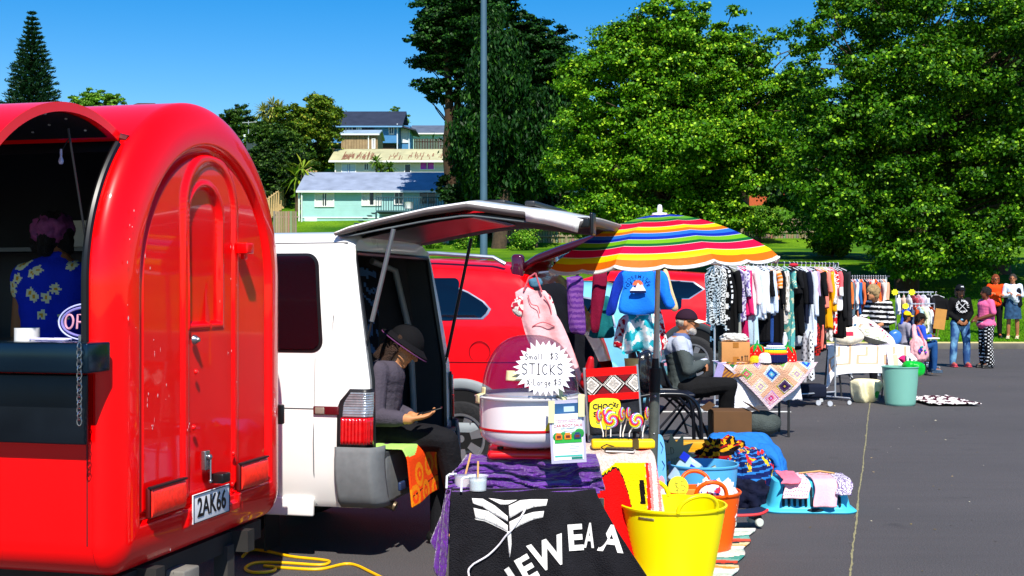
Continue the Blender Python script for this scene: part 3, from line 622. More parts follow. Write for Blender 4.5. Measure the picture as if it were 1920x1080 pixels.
    obj('paling', mb, mat('a88a5c', rough=.9, var=.2), t); mb = MB(); mb.tube([(GX(566, 102), 101.95, HZ(324, 102)), (GX(584, 105), 104.9, HZ(315, 105))], .05, 6); obj('rail', mb, mat('b89a68', rough=.9), t)
    # lamp post
    D = 45; x = GX(907, D); z0 = TH(x, D)-.1; t = thing('lamp_post', 'tall blue-grey steel lamp post rising out of the picture', 'lamp post', (x, D, z0))
    M_ = mat('48667a', rough=.6, metal=.1, var=.1, scale=2); mb = MB(); mb.tube([(x, D, z0), (x, D, 13.5)], [.135, .10], 20); obj('pole', mb, M_, t)
    mb = MB(); mb.lathe([(.0, 0), (.26, 0), (.26, .05), (.15, .1)], (x, D, z0)); obj('base_plate', mb, M_, t)
    mb = MB(); mb.tube([(x, D, 13.4), (x, D-.4, 13.9), (x, D-1.6, 14.1)], .05, 8); obj('arm', mb, M_, t); mb = MB(); mb.box((x, D-1.9, 14.1), (.3, .8, .14), bev=.05); obj('lamp_head', mb, mat('c8ccd0', rough=.4), t)
def fence(x0, x1, D, z0, z1, label, c):
    t = thing('paling_fence', label, 'fence', (x0, D, z0)); mb = MB(); n = int((x1-x0)/.16); r = random.Random(int(D+x0))
    cs = []
    for i in range(n): mb.box((x0+(i+.5)*.16, D, (z0+z1)/2+r.uniform(-.02, .02)), (.135, .02, z1-z0), col=tuple(v*r.uniform(.65, 1.15) for v in lin(c)))
    obj('paling', mb, CLOTHCOL, t); mb = MB()
    for z in (z0+(z1-z0)*.2, z0+(z1-z0)*.8): mb.box(((x0+x1)/2, D+.04, z), (x1-x0, .05, .09))
    obj('rail', mb, mat(c, rough=.9), t); return t
def rail_fence(x0, x1, D, label):
    t = thing('rail_fence', label, 'fence', (x0, D, TH(x0, D))); M_ = mat('8a7c60', rough=.9, var=.3, scale=3); n = max(2, int((x1-x0)/1.8))
    for i in range(n+1):
        x = x0+(x1-x0)*i/n; mb = MB(); mb.box((x, D-.06, TH(x, D)+.65), (.14, .1, 1.5)); obj('post', mb, M_, t)
    for k in range(3):
        mb = MB(); mb.grid(lambda u, v: (x0+(x1-x0)*u, D, TH(x0+(x1-x0)*u, D)+.35+.42*k+.12*v), 30, 1); obj('rail', mb, M_, t, solid=.05)
    mb = MB(); r = random.Random(int(x0))
    for i in range(int((x1-x0)/.17)):
        x = x0+i*.17; mb.box((x, D+.05, TH(x, D)+.6), (.14, .02, 1.25), col=tuple(v*r.uniform(.5, 1) for v in lin('9a8c70')))
    obj('paling', mb, CLOTHCOL, t)
# ============================================================= vehicles share one parking angle
TH0 = math.atan2(-.242, .970)
def VW(C, x, y, z): return Vector((C[0]+.970*x+.242*y, C[1]-.242*x+.970*y, z))   # local (out of the rear, across, up) -> world
TC = (-1.537, 4.95); TW = 1.62
RED = dict(rough=.32, var=.04, scale=3, coat=.55, spec=.2)
def archsd(y, z, yc, w, zt, zb):
    zc = zt-w
    if z > zc: return w-math.hypot(y-yc, z-zc)
    return min(w-abs(y-yc), z-zb)
def arch_loop(d, n=90):
    w = TW/2-d; yc = TW/2; zc = 1.52; zb = .36+d; r = max(.14-d, .004); r = min(r, w*.9) if w > .01 else .001; pts = []
    for i in range(n): a = PI-PI*i/(n-1); pts.append((yc+w*math.cos(a), zc+w*math.sin(a)))
    for i in range(1, n): t = i/n; pts.append((yc+w, zc+(zb+r-zc)*t))
    for i in range(10): a = 0-PI/2*i/9; pts.append((yc+w-r+r*math.cos(a), zb+r+r*math.sin(a)))
    for i in range(1, n+30): t = i/(n+30); pts.append((yc+(w-r)*(1-2*t), zb))
    for i in range(10): a = -PI/2-PI/2*i/9; pts.append((yc-w+r+r*math.cos(a), zb+r+r*math.sin(a)))
    for i in range(1, n): t = i/n; pts.append((yc-w, zb+r+(zc-zb-r)*t))
    return pts
def relief(y, z, d):
    x = 0.0
    x -= .034*sm(.188, .200, d)*(1-sm(.225, .238, d)) + .016*sm(.21, .24, d)
    b = archsd(y, z, .815, .26, 2.11, .47); x += .014*sm(-.007, .007, b)-.011*sm(.040, .054, b)
    b2 = archsd(y, z, .765, .165, 1.97, 1.33); x += .006*sm(-.012, 0, b2)-.024*sm(.012, .026, b2)
    return x
def build_trailer():
    t = thing('food_trailer', 'glossy red barrel-shaped food trailer with its serving hatch open', 'food trailer', (TC[0], TC[1], 0), TH0, local=True)
    RM = mat('ff0004', **RED); DK = mat('15161a', rough=.5, var=.2); STEEL = mat('9a9ca0', rough=.25, metal=.9, var=.1)
    ds = [0, .0005, .002, .005, .009, .014, .020, .028, .038, .050, .064, .080, .09]+[.10+.0056*i for i in range(1, 126)]
    mb = MB(); loops = []
    for d in ds:
        L = arch_loop(d); q = min(1, d/.175); xx = -.095*(1-math.sqrt(max(0, 1-(1-q)**2)))
        loops.append([(xx+relief(y, z, d), y, z) for (y, z) in L])
    N = len(loops[0]); vs = [p for L in loops for p in L]
    fs = [(k*N+i, (k+1)*N+i, (k+1)*N+(i+1) % N, k*N+(i+1) % N) for k in range(len(loops)-1) for i in range(N)]
    fs.append(tuple((len(loops)-1)*N+i for i in range(N))); mb.add(vs, fs)
    obj('rear_panel', mb, RM, t, angle=60)
    # barrel shell with the serving opening left out
    L = arch_loop(0); L2 = arch_loop(.035); xs = [-.096, -.125, -.3, -.8, -1.4, -2.0, -2.6, -3.1]; mb = MB()
    vs = [(x, y, z) for x in xs for (y, z) in L]; fs = []
    def opening(y, z): return (y < .252 and z > 1.24)
    for k in range(len(xs)-1):
        for i in range(N):
            j = (i+1) % N; ym = (L[i][0]+L[j][0])/2; zm = (L[i][1]+L[j][1])/2
            if 1 <= k <= 5 and opening(ym, zm): continue
            fs.append((k*N+i, k*N+j, (k+1)*N+j, (k+1)*N+i))
    mb.add(vs, fs); fs2 = [(7*N+i) for i in range(N)]; mb.f.append(tuple(fs2)); mb.c.append(None)
    obj('body_shell', mb, RM, t, angle=60)
    mb = MB(); LM = mat('2a2c32', rough=.35, var=.3, scale=2)
    vs = [(x, y, z) for x in xs for (y, z) in L2]; fs = []
    for k in range(len(xs)-1):
        for i in range(N):
            j = (i+1) % N; ym = (L2[i][0]+L2[j][0])/2; zm = (L2[i][1]+L2[j][1])/2
            if 1 <= k <= 5 and opening(ym, zm): continue
            fs.append((k*N+i, (k+1)*N+i, (k+1)*N+j, k*N+j))
    mb.add(vs, fs); mb.f.append(tuple(range(N))); mb.c.append(None); mb.f.append(tuple(7*N+i for i in range(N))); mb.c.append(None)
    obj('inner_lining', mb, LM, t, angle=60)
    mb = MB(); mb.tube([(-.118, y-.001, z) for (y, z) in L[-90:] if z < 1.2 and y < .2], .0035, 6); obj('panel_seam', mb, mat('780004', rough=.6), t)
    # rubber seal following the opening
    mb = MB(); pts = [(-.125, -.004, 1.24)]+[(-.125, y-.004, z+.002) for (y, z) in sorted(L, key=lambda p: p[1]) if y < .252 and z > 1.26]
    mb.tube(pts, .016, 8); obj('hatch_seal', mb, mat('0c0c0e', rough=.35), t)
    mb = MB(); mb.box((-.14, .03, 1.28), (.03, .07, .08)); obj('seal_foot', mb, STEEL, t)
    # counter, lip and folded tray
    CM = mat('1d3344', rough=.16, metal=.75, var=.25, scale=3)
    mb = MB(); mb.box((-1.5, .10, 1.285), (2.85, .5, .02)); mb.box((-1.50, -.09, 1.24), (2.98, .16, .115), bev=.008); obj('counter', mb, CM, t)
    mb = MB(); mb.box((-1.53, -.045, 1.035), (2.88, .022, .27), bev=.006); TR = obj('folding_tray', mb, mat('1b222a', rough=.3, metal=.6, var=.35, scale=4), t)
    mb = MB(); 
    mb.tube([(-.8, -.065, 1.178), (-.55, -.065, 1.178)], .006, 8); obj('hinge', mb, STEEL, TR)
    # awning: a piece of the barrel swung up on its hinge
    def arc(r0):
        c0 = Vector((.25, 2.12)); c2 = Vector((-.54, 2.01)); mid = (c0+c2)/2; dv = (c2-c0); h = dv.length/2; Rr = .70; nn = Vector((dv.y, -dv.x)).normalized()
        if nn.y < 0: nn = -nn
        cen = mid-nn*math.sqrt(Rr*Rr-h*h); a0 = math.atan2(c0.y-cen.y, c0.x-cen.x); a1 = math.atan2(c2.y-cen.y, c2.x-cen.x)
        return [(cen.x+(Rr+r0)*math.cos(a0+(a1-a0)*i/24), cen.y+(Rr+r0)*math.sin(a0+(a1-a0)*i/24)) for i in range(25)]
    A = arc(.018); B = arc(-.018); mb = MB()
    vs = [(x, y, z) for x in (-.13, -2.75) for (y, z) in A+B[::-1]]; m = 50
    mb.add(vs, [(i, (i+1) % m, m+(i+1) % m, m+i) for i in range(m)]+[tuple(range(m-1, -1, -1)), tuple(range(m, 2*m))])
    aw = obj('awning', mb, RM, t, angle=50)
    mb = MB(); B2 = arc(-.021); mb.grid(lambda u, v: (-.16-2.56*u, B2[round(1+v*22)][0], B2[round(1+v*22)][1]), 1, 22)
    obj('awning_lining', mb, mat('121214', rough=.6, var=.2), aw)
    mb = MB()
    for i in range(12):
        for j in range(5):
            y, z = B2[3+j*4+(i % 2)*2]; mb.ball((-.22-.12*i, y, z-.003), (.006, .006, .004), 8)
    obj('lining_stud', mb, mat('d8d8dc', rough=.3, metal=.5), aw); bpy.data.objects['lining_stud']['kind'] = 'stuff'
    mb = MB(); mb.tube([(-.10, .27, 2.11), (-.2, .27, 2.135), (-2.8, .27, 2.135)], .02, 8); obj('awning_hinge', mb, mat('5a1012', rough=.5), t)
    # gas strut, chain, bulb
    mb = MB(); a = (-.17, -.05, 2.12); b_ = (-.14, .045, 1.62); mb.tube([a, b_], .0045, 6); st = obj('awning_strut', mb, DK, t)
    mb = MB(); mb.tube([(-.14, .043, 1.62), (-.14, .05, 1.51)], .012, 10); obj('strut_sleeve', mb, STEEL, st)
    mb = MB(); r = random.Random(2)
    for i in range(24):
        z = 1.50-.0215*i; y = .045-.125*sm(1.34, 1.27, z) if z > 1.27 else -.19
        y = .045 if z > 1.3 else -.185; xc = -.14 if z > 1.3 else -.035
        pts = [(xc+(.008*math.cos(q) if i % 2 else .003*math.cos(q)), y+(.003*math.cos(q) if i % 2 else .008*math.cos(q)), z+.0155*math.sin(q)) for q in [2*PI*k/10 for k in range(10)]]
        mb.tube(pts, .0024, 5, closed=True)
    obj('safety_chain', mb, STEEL, t); bpy.data.objects['safety_chain']['kind'] = 'stuff'
    mb = MB(); mb.lathe([(0, .03), (.005, .03), (.005, 0), (.009, -.012), (.011, -.020), (.007, -.030), (0, -.032)], (-.30, .10, 2.03), 12); bl = obj('light_bulb', mb, mat('d8c8e8', rough=.2, var=0), t)
    mb = MB(); mb.tube([(-.30, .10, 2.05), (-.28, .12, 2.10)], .003, 6); obj('flex', mb, DK, bl)
    # rear fittings
    def lamp(y0, y1, z0, z1):
        mb = MB(); mb.box((.008, (y0+y1)/2, (z0+z1)/2), (.022, y1-y0+.012, z1-z0+.012), bev=.008); h = obj('tail_light', mb, mat('5a0808', rough=.4), t)
        mb = MB(); nu = 36
        mb.grid(lambda u, v: (.024+.014*math.sin(PI*min(1, max(0, v)))**.5*math.sin(PI*min(1, max(0, u)))**.15+.0012*math.sin(u*150)*math.sin(v*PI), y0+(y1-y0)*u, z0+(z1-z0)*v), nu*3, 10)
        obj('lens', mb, mat('ff2a18', rough=.3, var=.2, scale=40, coat=.3), h)
        mb = MB(); mb.box((.022, (y0+y1)/2, z1+.006), (.022, y1-y0+.012, .008)); obj('visor', mb, DK, h)
    lamp(.235, .515, .575, .69); lamp(1.05, 1.33, .565, .68)
    # number plate with its characters
    mb = MB(); mb.box((.012, .772, .545), (.006, .345, .128), bev=.003); pl = obj('number_plate', mb, mat('e6e6ea', rough=.4, var=.03), t)
    mb = MB(); mb.tube([(.017, .772+a*.168, .545+b*.060) for a, b in ((-1, -1), (1, -1), (1, 1), (-1, 1))], .0022, 6, closed=True); obj('plate_border', mb, DK, pl)
    M_ = frame((.0165, .772, .543), (0, 1, 0), (0, 0, 1)); mb = text_mb('2AK66', .118, M_, bold=.0015, sx=.82, depth=.001); obj('plate_characters', mb, mat('0a0a0c', rough=.5), pl)
    mb = MB(); mb.box((.035, .82, .655), (.06, .075, .045), bev=.008); obj('coupling_cover', mb, mat('101012', rough=.35), t)
    mb = MB(); mb.box((.012, .72, .745), (.022, .045, .085), bev=.004); mb.ball((.03, .72, .76), .014, 10); lk = obj('door_latch', mb, STEEL, t)
    mb = MB(); mb.tube([(.036, .72, .75), (.04, .712, .66)], .004, 6); mb.ball((.04, .711, .655), .009, 8); obj('latch_pin', mb, STEEL, lk)
    mb = MB(); mb.lathe([(0, .026), (.010, .026), (.013, .018), (.019, .012), (.022, 0)], (.0, .636, 1.28), 20, axis='X'); obj('door_lock', mb, STEEL, t)
    mb = MB(); mb.box((.03, 1.075, 1.69), (.055, .075, .05), bev=.006); mb.box((.012, 1.10, 1.655), (.022, .03, .03), bev=.004); obj('door_handle', mb, RM, t)
    mb = MB(); mb.box((-.05, 1.632, .86), (.05, .03, .10), bev=.006); obj('side_latch', mb, mat('26262a', rough=.3, metal=.6), t)
    mb = MB()
    for (y, z) in ((.64, 1.14), (.62, .90), (1.0, .74), (.99, .60)): mb.lathe([(0, .012), (.009, .010), (.013, .004), (.013, 0)], (.005, y, z), 12, axis='X')
    obj('bolt', mb, RM, t); bpy.data.objects['bolt']['kind'] = 'stuff'
    mb = MB(); r = random.Random(6)
    for i in range(46):
        y, z = r.choice([(.3, 1.0), (.36, 1.2), (.40, 1.1), (.25, 1.6), (.60, .9), (1.0, 1.1), (.9, 1.5), (.5, .42), (1.2, .42), (.12, 1.35), (.13, 1.7), (1.05, 1.62)]); y += r.uniform(-.05, .05); z += r.uniform(-.12, .12); q = relief(y, z, min(y, 1.55-y)); w, h_ = r.uniform(.001, .005), r.uniform(.002, .014)
        if z < .38: continue
        mb.add([(q+.0022, y-w, z), (q+.0022, y, z-h_), (q+.0022, y+w, z+.001), (q+.0022, y, z+h_)], [(0, 1, 2, 3)])
    obj('paint_chip', mb, mat('f0c8c4', rough=.5), t, kind='stuff')
    # underside: chassis, leg stand, wheel
    mb = MB(); mb.box((-1.4, .35, .30), (2.8, .07, .10)); mb.box((-1.4, 1.2, .30), (2.8, .07, .10)); mb.box((-.12, .81, .30), (.07, 1.36, .09)); obj('chassis', mb, mat('2a2826', rough=.7, var=.3), t)
    mb = MB(); mb.box((-.10, .62, .15), (.20, .14, .28), bev=.01); mb.box((-.10, .62, .015), (.3, .24, .03)); obj('leg_stand', mb, mat('77736c', rough=.8, var=.3), t)
    mb = MB(); mb.box((-.10, 1.12, .15), (.07, .07, .28)); mb.box((-.10, 1.12, .012), (.16, .16, .024)); obj('jack', mb, mat('3a3836', rough=.7), t)
    wheel(t, (-1.4, 1.45, .29), .29, .18, mat('8a8c90', rough=.4, metal=.6), 5, -1)
    # ---------- things inside
    def tw(x, y, z): return VW(TC, x, y, z)
    mb = MB(); mb.box((-1.35, 1.36, 1.70), (1.8, .24, .02)); 
    for x in (-.6, -2.1): mb.box((x, 1.42, 1.62), (.02, .12, .16))
    obj('shelf', mb, mat('56585c', rough=.4, metal=.4), t)
    c = tw(-.92, 1.30, 1.711); t2 = thing('cardboard_box', 'white carton with red print on the shelf inside the trailer', 'box', c, TH0, local=True)
    mb = MB(); mb.box((0, 0, .065), (.30, .16, .13), bev=.003); obj('carton', mb, mat('d8d4cc', rough=.7), t2)
    mb = MB(); mb.box((.08, -.0815, .078), (.11, .003, .06)); obj('black_print', mb, DK, t2); mb = MB(); mb.box((.08, -.0815, .032), (.11, .003, .024)); obj('red_print', mb, mat('b02018', rough=.6), t2)
    c = tw(-.70, 1.30, 1.711); mb = MB(); mb.lathe([(0, 0), (.028, 0), (.034, .11), (.031, .11), (.026, .01), (0, .01)], c, 20); obj('cup', mb, mat('7ac81c', rough=.4), None, label='lime green plastic cup on the shelf inside the trailer', cat='cup')
    c = tw(-.385, .0, 1.297); mb = MB(); mb.lathe([(.034, 0), (.048, 0), (.048, .05), (.034, .05), (.034, 0)], c, 28); o = obj('tape_roll', mb, mat('e8e4e0', rough=.6), None, label='roll of white tape standing on the trailer counter', cat='tape')
    # neon sign lying at the opening (only OPEN's first letters stand clear of the chain)
    o_ = tw(-.165, .07, 1.37); s = thing('neon_sign', 'oval neon OPEN sign leaning behind the chain on the trailer counter', 'sign', tw(-.215, .06, 1.297), local=False)
    Mx = frame(o_, (.97, -.242, 0), (0, 0.12, 1)); el = lambda a, b, n=40: [Mx @ Vector((a*math.cos(2*PI*i/n), b*math.sin(2*PI*i/n), 0)) for i in range(n)]
    mb = MB(); mb.tube(el(.125, .072), .0035, 6, closed=True); obj('tube_outer', mb, mat('c8ccff', rough=.2, var=0), s)
    mb = MB(); mb.tube(el(.110, .058), .0055, 6, closed=True); obj('tube_inner', mb, mat('8880c8', rough=.2, var=0), s)
    for i, ch in enumerate('OPEN'):
        cx = -.075+.05*i; P_ = {'O': [[(math.cos(2*PI*k/16)*.018, math.sin(2*PI*k/16)*.028) for k in range(17)]], 'P': [[(-.014, -.028), (-.014, .028), (.008, .028), (.016, .018), (.016, .008), (.008, -.001), (-.012, -.001)]], 'E': [[(.014, .028), (-.014, .028), (-.014, -.028), (.014, -.028)], [(-.014, 0), (.01, 0)]], 'N': [[(-.014, -.028), (-.014, .028), (.014, -.028), (.014, .028)]]}[ch]
        mb = MB()
        for st_ in P_: mb.tube([Mx @ Vector((cx+p[0], p[1], .004)) for p in st_], .0045, 6)
        obj('letter_tube', mb, mat('d898b0', rough=.25, var=0), s)
    mb = MB(); pts = []
    for k in range(3): pts += [tw(-.26+.09*math.cos(q+k), -.03+.035*math.sin(q+k), 1.303+.002*k) for q in [2*PI*i/18 for i in range(18)]]
    mb.tube(pts, .0022, 5); obj('lead', mb, mat('d8d0ff', rough=.4, var=0), s)
def wheel(par, c, r, w, rimm, spokes=5, side=-1, name='wheel'):
    """wheel with axle along local y; outer face towards side*y. a tyre with a rim child"""
    c = Vector(c); mb = MB(); h = w/2
    prof = [(r*.62, -h*.9), (r*.80, -h), (r*.93, -h*.92), (r*.985, -h*.7), (r, -h*.35), (r, h*.35), (r*.985, h*.7), (r*.93, h*.92), (r*.8, h), (r*.62, h*.9)]
    mb.lathe(prof, c, 48, axis='Y'); ty = obj(name, mb, mat('1c1c1e', rough=.75, var=.15, bump=.3, bscale=40), par)
    mb = MB(); f = side*h
    mb.lathe([(r*.63, f*.92), (r*.66, f*.98), (r*.60, f*.96), (r*.565, f*.8), (r*.55, f*.1), (r*.08, f*.0)], c, 40, axis='Y')
    mb.lathe([(0, f*.8), (r*.09, f*.8), (r*.11, f*.6), (r*.11, 0)], c, 20, axis='Y')
    for k in range(spokes):
        a = 2*PI*k/spokes+.3; d = Vector((math.cos(a), 0, math.sin(a))); e = Vector((-math.sin(a), 0, math.cos(a)))
        A = [c+d*r*.08+e*r*.07*s_+Vector((0, f*.72, 0)) for s_ in (-1, 1)]; B = [c+d*r*.6+e*r*.12*s_+Vector((0, f*.86, 0)) for s_ in (-1, 1)]
        mb.poly([A[0], B[0], B[1], A[1]], (0, -f*.3, 0))
    rm = obj('rim', mb, rimm, ty)
    mb = MB(); mb.lathe([(r*.62, 0), (0, 0)], c+Vector((0, f*.02, 0)), 30, axis='Y'); obj('brake_disc', mb, mat('101012', rough=.6), ty)
    return ty

VC = (-.782, 6.95); VWD = 1.60
def vrake(z): return -.135*max(0, (z-.95)/.85)**1.05
VSEC = [(.05, .30), (.02, .34), (.0, .5), (-.006, .66), (.0, .82), (.012, .855), (.012, 1.0), (.022, 1.2), (.045, 1.45), (.075, 1.66), (.10, 1.74), (.135, 1.785), (.19, 1.81), (.35, 1.828), (.8, 1.838)]
def vs_y(z):
    z = min(max(z, .30), 1.81)
    for (a, b), (c, d) in zip(VSEC, VSEC[1:]):
        if b <= z <= d: return a+(c-a)*(z-b)/(d-b)
    return 0
def patch(par, name, M_, outline, yfn, off=.004, n=18, side=1, W=0, thick=.006):
    """a panel that follows the body side: outline in local (x, z)"""
    o2 = []
    for (xa, za), (xb, zb) in zip(outline, outline[1:]+outline[:1]):
        kk = max(1, int(math.hypot(xb-xa, zb-za)/.05)); o2 += [(xa+(xb-xa)*q/kk, za+(zb-za)*q/kk) for q in range(kk)]
    outline = o2
    pts = [(x, (yfn(z, x)-off) if side == 1 else W-(yfn(z, x)-off), z) for x, z in outline]
    mb = MB(); k = len(pts); cx = sum(p[0] for p in outline)/k; cz = sum(p[1] for p in outline)/k
    rings = [1, .75, .5, .25]
    vs = []
    for r in rings:
        for x, z in outline:
            X = cx+(x-cx)*r; Z = cz+(z-cz)*r; y = yfn(Z, X)-off-(thick if r < 1 else 0); vs.append((X, y if side == 1 else W-y, Z))
    y = yfn(cz, cx)-off-thick; vs.append((cx, y if side == 1 else W-y, cz))
    fs = []
    for j in range(3):
        for i in range(k): fs.append((j*k+i, j*k+(i+1) % k, (j+1)*k+(i+1) % k, (j+1)*k+i))
    for i in range(k): fs.append((3*k+i, 3*k+(i+1) % k, 4*k))
    mb.add(vs, fs); return obj(name, mb, M_, par, angle=80)
def rrect(x0, x1, z0, z1, r, n=6, skew=0.0):
    out = []
    for cx, cz, a in ((x1-r, z1-r, 0), (x0+r, z1-r, PI/2), (x0+r, z0+r, PI), (x1-r, z0+r, 3*PI/2)):
        for i in range(n+1): q = a+PI/2*i/n; out.append((cx+r*math.cos(q), cz+r*math.sin(q)))
    return [(x+skew*(z-z0), z) for x, z in out]
def build_van():
    t = thing('van', 'white van parked beside the red trailer with its tailgate raised', 'van', (VC[0], VC[1], 0), TH0, local=True)
    WH = mat('f2f0ec', rough=.28, var=.03, scale=2, coat=.8); GR = mat('6b6e70', rough=.75, var=.12, scale=25); DK = mat('0e0f11', rough=.6, var=.2); BL = mat('141417', rough=.35)
    sec = VSEC+[(VWD-a, b) for a, b in VSEC[::-1][1:]]
    nx = [0, .02, .06, .12, .2, .3, .32, .6, 1.0, 1.4, 2.0, 2.7, 3.3]; mb = MB(); N = len(sec)
    def X(d, z): return vrake(z)-d
    vs = []
    for d in nx:
        for (y, z) in sec:
            e = .035*(1-min(1, d/.06))**2; yy = y+e if y < VWD/2 else y-e; zz = z-(e if z > 1.75 else 0)
            vs.append((X(d, z), yy, zz))
    mb.add(vs, [(k*N+i, k*N+i+1, (k+1)*N+i+1, (k+1)*N+i) for k in range(len(nx)-1) for i in range(N-1)])
    # rear frame ring and inner return
    ins = []
    for (y, z) in sec:
        yy = min(max(y, .125), VWD-.125); zz = min(max(z, .60), 1.70); ins.append((yy, zz))
    def tap(y, z): return (y if .2 < y < VWD-.2 else y)
    R0 = [(X(0, z), (y+.035 if y < VWD/2 else y-.035), z-(.035 if z > 1.75 else 0)) for y, z in sec]; R1 = [(X(.015, z), y+(.02*(z-.9) if y < .8 else -.02*(z-.9)) if z > .9 else y, z) for y, z in ins]; R2 = [(x-.22, y, z) for x, y, z in R1]
    mb.add(R0+R1, [(i, i+1, N+i+1, N+i) for i in range(N-1)])
    obj('body', mb, WH, t, angle=35)
    mb = MB(); mb.add(R1+R2, [(i, i+1, N+i+1, N+i) for i in range(N-1)]); obj('door_frame', mb, mat('2a2c2e', rough=.6, var=.2), t)
    # black seal round the opening, grey inner trim
    mb = MB(); mb.tube([R1[2], R1[6], R1[9], R1[11]]+R1[13:16:1]+[R1[-12], R1[-10], R1[-7], R1[-3]], .016, 8); obj('door_seal', mb, BL, t)
    # interior tub
    mb = MB(); x0, x1 = -.16, -2.9; a, b_, c, d = .10, VWD-.10, .58, 1.72
    vv = [(x0, a, c), (x0, b_, c), (x0-.12, b_-.05, d), (x0-.12, a+.05, d), (x1, a, c), (x1, b_, c), (x1, b_-.05, d), (x1, a+.05, d)]
    mb.add(vv, [(0, 4, 5, 1), (1, 5, 6, 2), (2, 6, 7, 3), (3, 7, 4, 0), (4, 7, 6, 5)]); obj('load_bay', mb, mat('1c1e22', rough=.7, var=.25), t, solid=.01)
    mb = MB(); mb.box((-.09, VWD/2, .588), (.30, VWD-.24, .024)); obj('sill_plate', mb, mat('4a4c50', rough=.5), t)
    mb = MB(); mb.tube([(-.22, VWD-.14, .62), (-.25, VWD-.14, 1.2), (-.34, VWD-.18, 1.62), (-.42, VWD-.4, 1.68)], .022, 10); obj('inner_pillar_trim', mb, mat('8a9090', rough=.5), t)
    mb = MB(); mb.box((-.75, 1.12, .98), (.16, .5, .80), bev=.06); mb.box((-.73, 1.12, 1.46), (.13, .28, .18), bev=.05); obj('rear_seat', mb, mat('20242c', rough=.9, var=.2), t)
    mb = MB(); mb.box((-.75, .48, .98), (.16, .5, .80), bev=.06); mb.box((-.73, .48, 1.46), (.13, .28, .18), bev=.05); obj('rear_seat', mb, mat('20242c', rough=.9, var=.2), t)
    # side glass, seams, trim
    yf = lambda z, x: vs_y(z)
    patch(t, 'window_seal', BL, rrect(-1.25, -.265, 1.15, 1.70, .07, skew=-.10), yf, .003)
    patch(t, 'side_window', mat('060910', rough=.05, var=0, coat=1), rrect(-1.235, -.285, 1.17, 1.685, .055, skew=-.10), yf, .011, thick=.002)
    mb = MB()
    for (x0_, x1_, z) in ((-1.6, -.13, .842), (-1.8, -.16, 1.757)): mb.tube([(x0_+(x1_-x0_)*k/8, yf(z, 0)-.001, z) for k in range(9)], .004, 6)
    obj('panel_seam', mb, mat('55565a', rough=.6), t)
    mb = MB(); mb.tube([(-.315, yf(z, 0)-.0005, z) for z in (.31, .5, .66, .84)], .0035, 6); mb.tube([(-.315-.0, yf(z, 0)-.0005, z) for z in (.84, 1.0, 1.12)], .0015, 6); obj('door_seam', mb, mat('6a6c70', rough=.6), t)
    mb = MB(); mb.add([(-.215, yf(1.33, 0)-.002, 1.36), (-.211, yf(1.33, 0)-.002, 1.35), (-.219, yf(1.28, 0)-.003, 1.24)], [(0, 1, 2)]); obj('scratch', mb, DK, t)
    mb = MB(); mb.box((-.75, .012, .30), (.86, .03, .10), bev=.01); obj('door_skirt', mb, WH, t)
    mb = MB(); mb.box((-.24, -.004, .835), (.15, .022, .048), bev=.006); h = obj('side_marker', mb, mat('5a1018', rough=.25, coat=1), t)
    mb = MB(); mb.box((-.275, -.014, .835), (.055, .008, .036), bev=.004); obj('marker_clear_end', mb, mat('a8a090', rough=.2, metal=.4), h)
    # tail lamps wrapped round both corners
    for s in (0, 1):
        Y = (lambda y: y) if s == 0 else (lambda y: VWD-y)
        def wrap(u, v, z0, z1, a, o):     # u along the wrap from the side to the rear
            z = z0+(z1-z0)*v; xs_ = -a*(1-sm(0, 1, (z-.86)/.12)*.45); 
            if u < .6: x = xs_+(.0-xs_)*(u/.6)-.0; y = yf(z, 0)-o; q = u/.6; x = xs_*(1-q)+(-.03)*q
            else: q = (u-.6)/.4; x = -.03+.035*math.sin(q*PI/2)+o*.5; y = yf(z, 0)-o+.075*(1-math.cos(q*PI/2))
            return (x+vrake(z), Y(y), z)
        mb = MB(); mb.grid(lambda u, v: wrap(u, v, .635, .955, .175, .006), 20, 10); h = obj('tail_lamp', mb, mat('1a1b1e', rough=.4), t, solid=.01)
        mb = MB(); mb.grid(lambda u, v: wrap(.06+.88*u, v, .655, .80, .16, .018+.002*math.sin(u*60)), 60, 6); obj('red_lens', mb, mat('c80a10', rough=.12, coat=1, var=.25, scale=30), h, solid=.01)
        mb = MB(); mb.grid(lambda u, v: wrap(.06+.88*u, v, .805, .935, .15, .018+.0015*math.sin(v*60)), 30, 30); obj('clear_lens', mb, mat('a8b0b8', rough=.15, metal=.5, coat=1, var=.3, scale=25), h, solid=.01)
        # corner of the bumper
        mb = MB()
        def bump(u, v):
            z = .31+.33*v; o = .012+.03*math.sin(PI*min(1, max(0, (v*1.1))))**.5
            if u < .5: q = u/.5; x = -.185*(1-q)+.0*q; y = yf(z, 0)-o
            else: q = (u-.5)/.5; x = .0+.055*math.sin(q*PI/2); y = yf(z, 0)-o+.13*(1-math.cos(q*PI/2))
            return (x+.02*(1-v), Y(y), z)
        mb.grid(bump, 24, 10); obj('bumper_corner', mb, GR, t, solid=.012)
    mb = MB(); mb.box((.015, VWD/2, .45), (.09, VWD-.24, .28), bev=.02); obj('bumper', mb, GR, t)
    mb = MB(); mb.box((.11, VWD/2, .40), (.02, VWD-.4, .05), bev=.01); obj('bumper_step', mb, mat('26365a', rough=.4), t)
    # tailgate
    prof = [(-.17, 1.835), (-.08, 1.865), (.10, 1.905), (.38, 1.96), (.62, 1.99), (.78, 1.965), (1.08, 1.925), (1.265, 1.885)]
    lo = [(-.17, 1.795), (-.08, 1.81), (.10, 1.85), (.38, 1.90), (.62, 1.927), (.78, 1.905), (1.08, 1.86), (1.25, 1.815)]
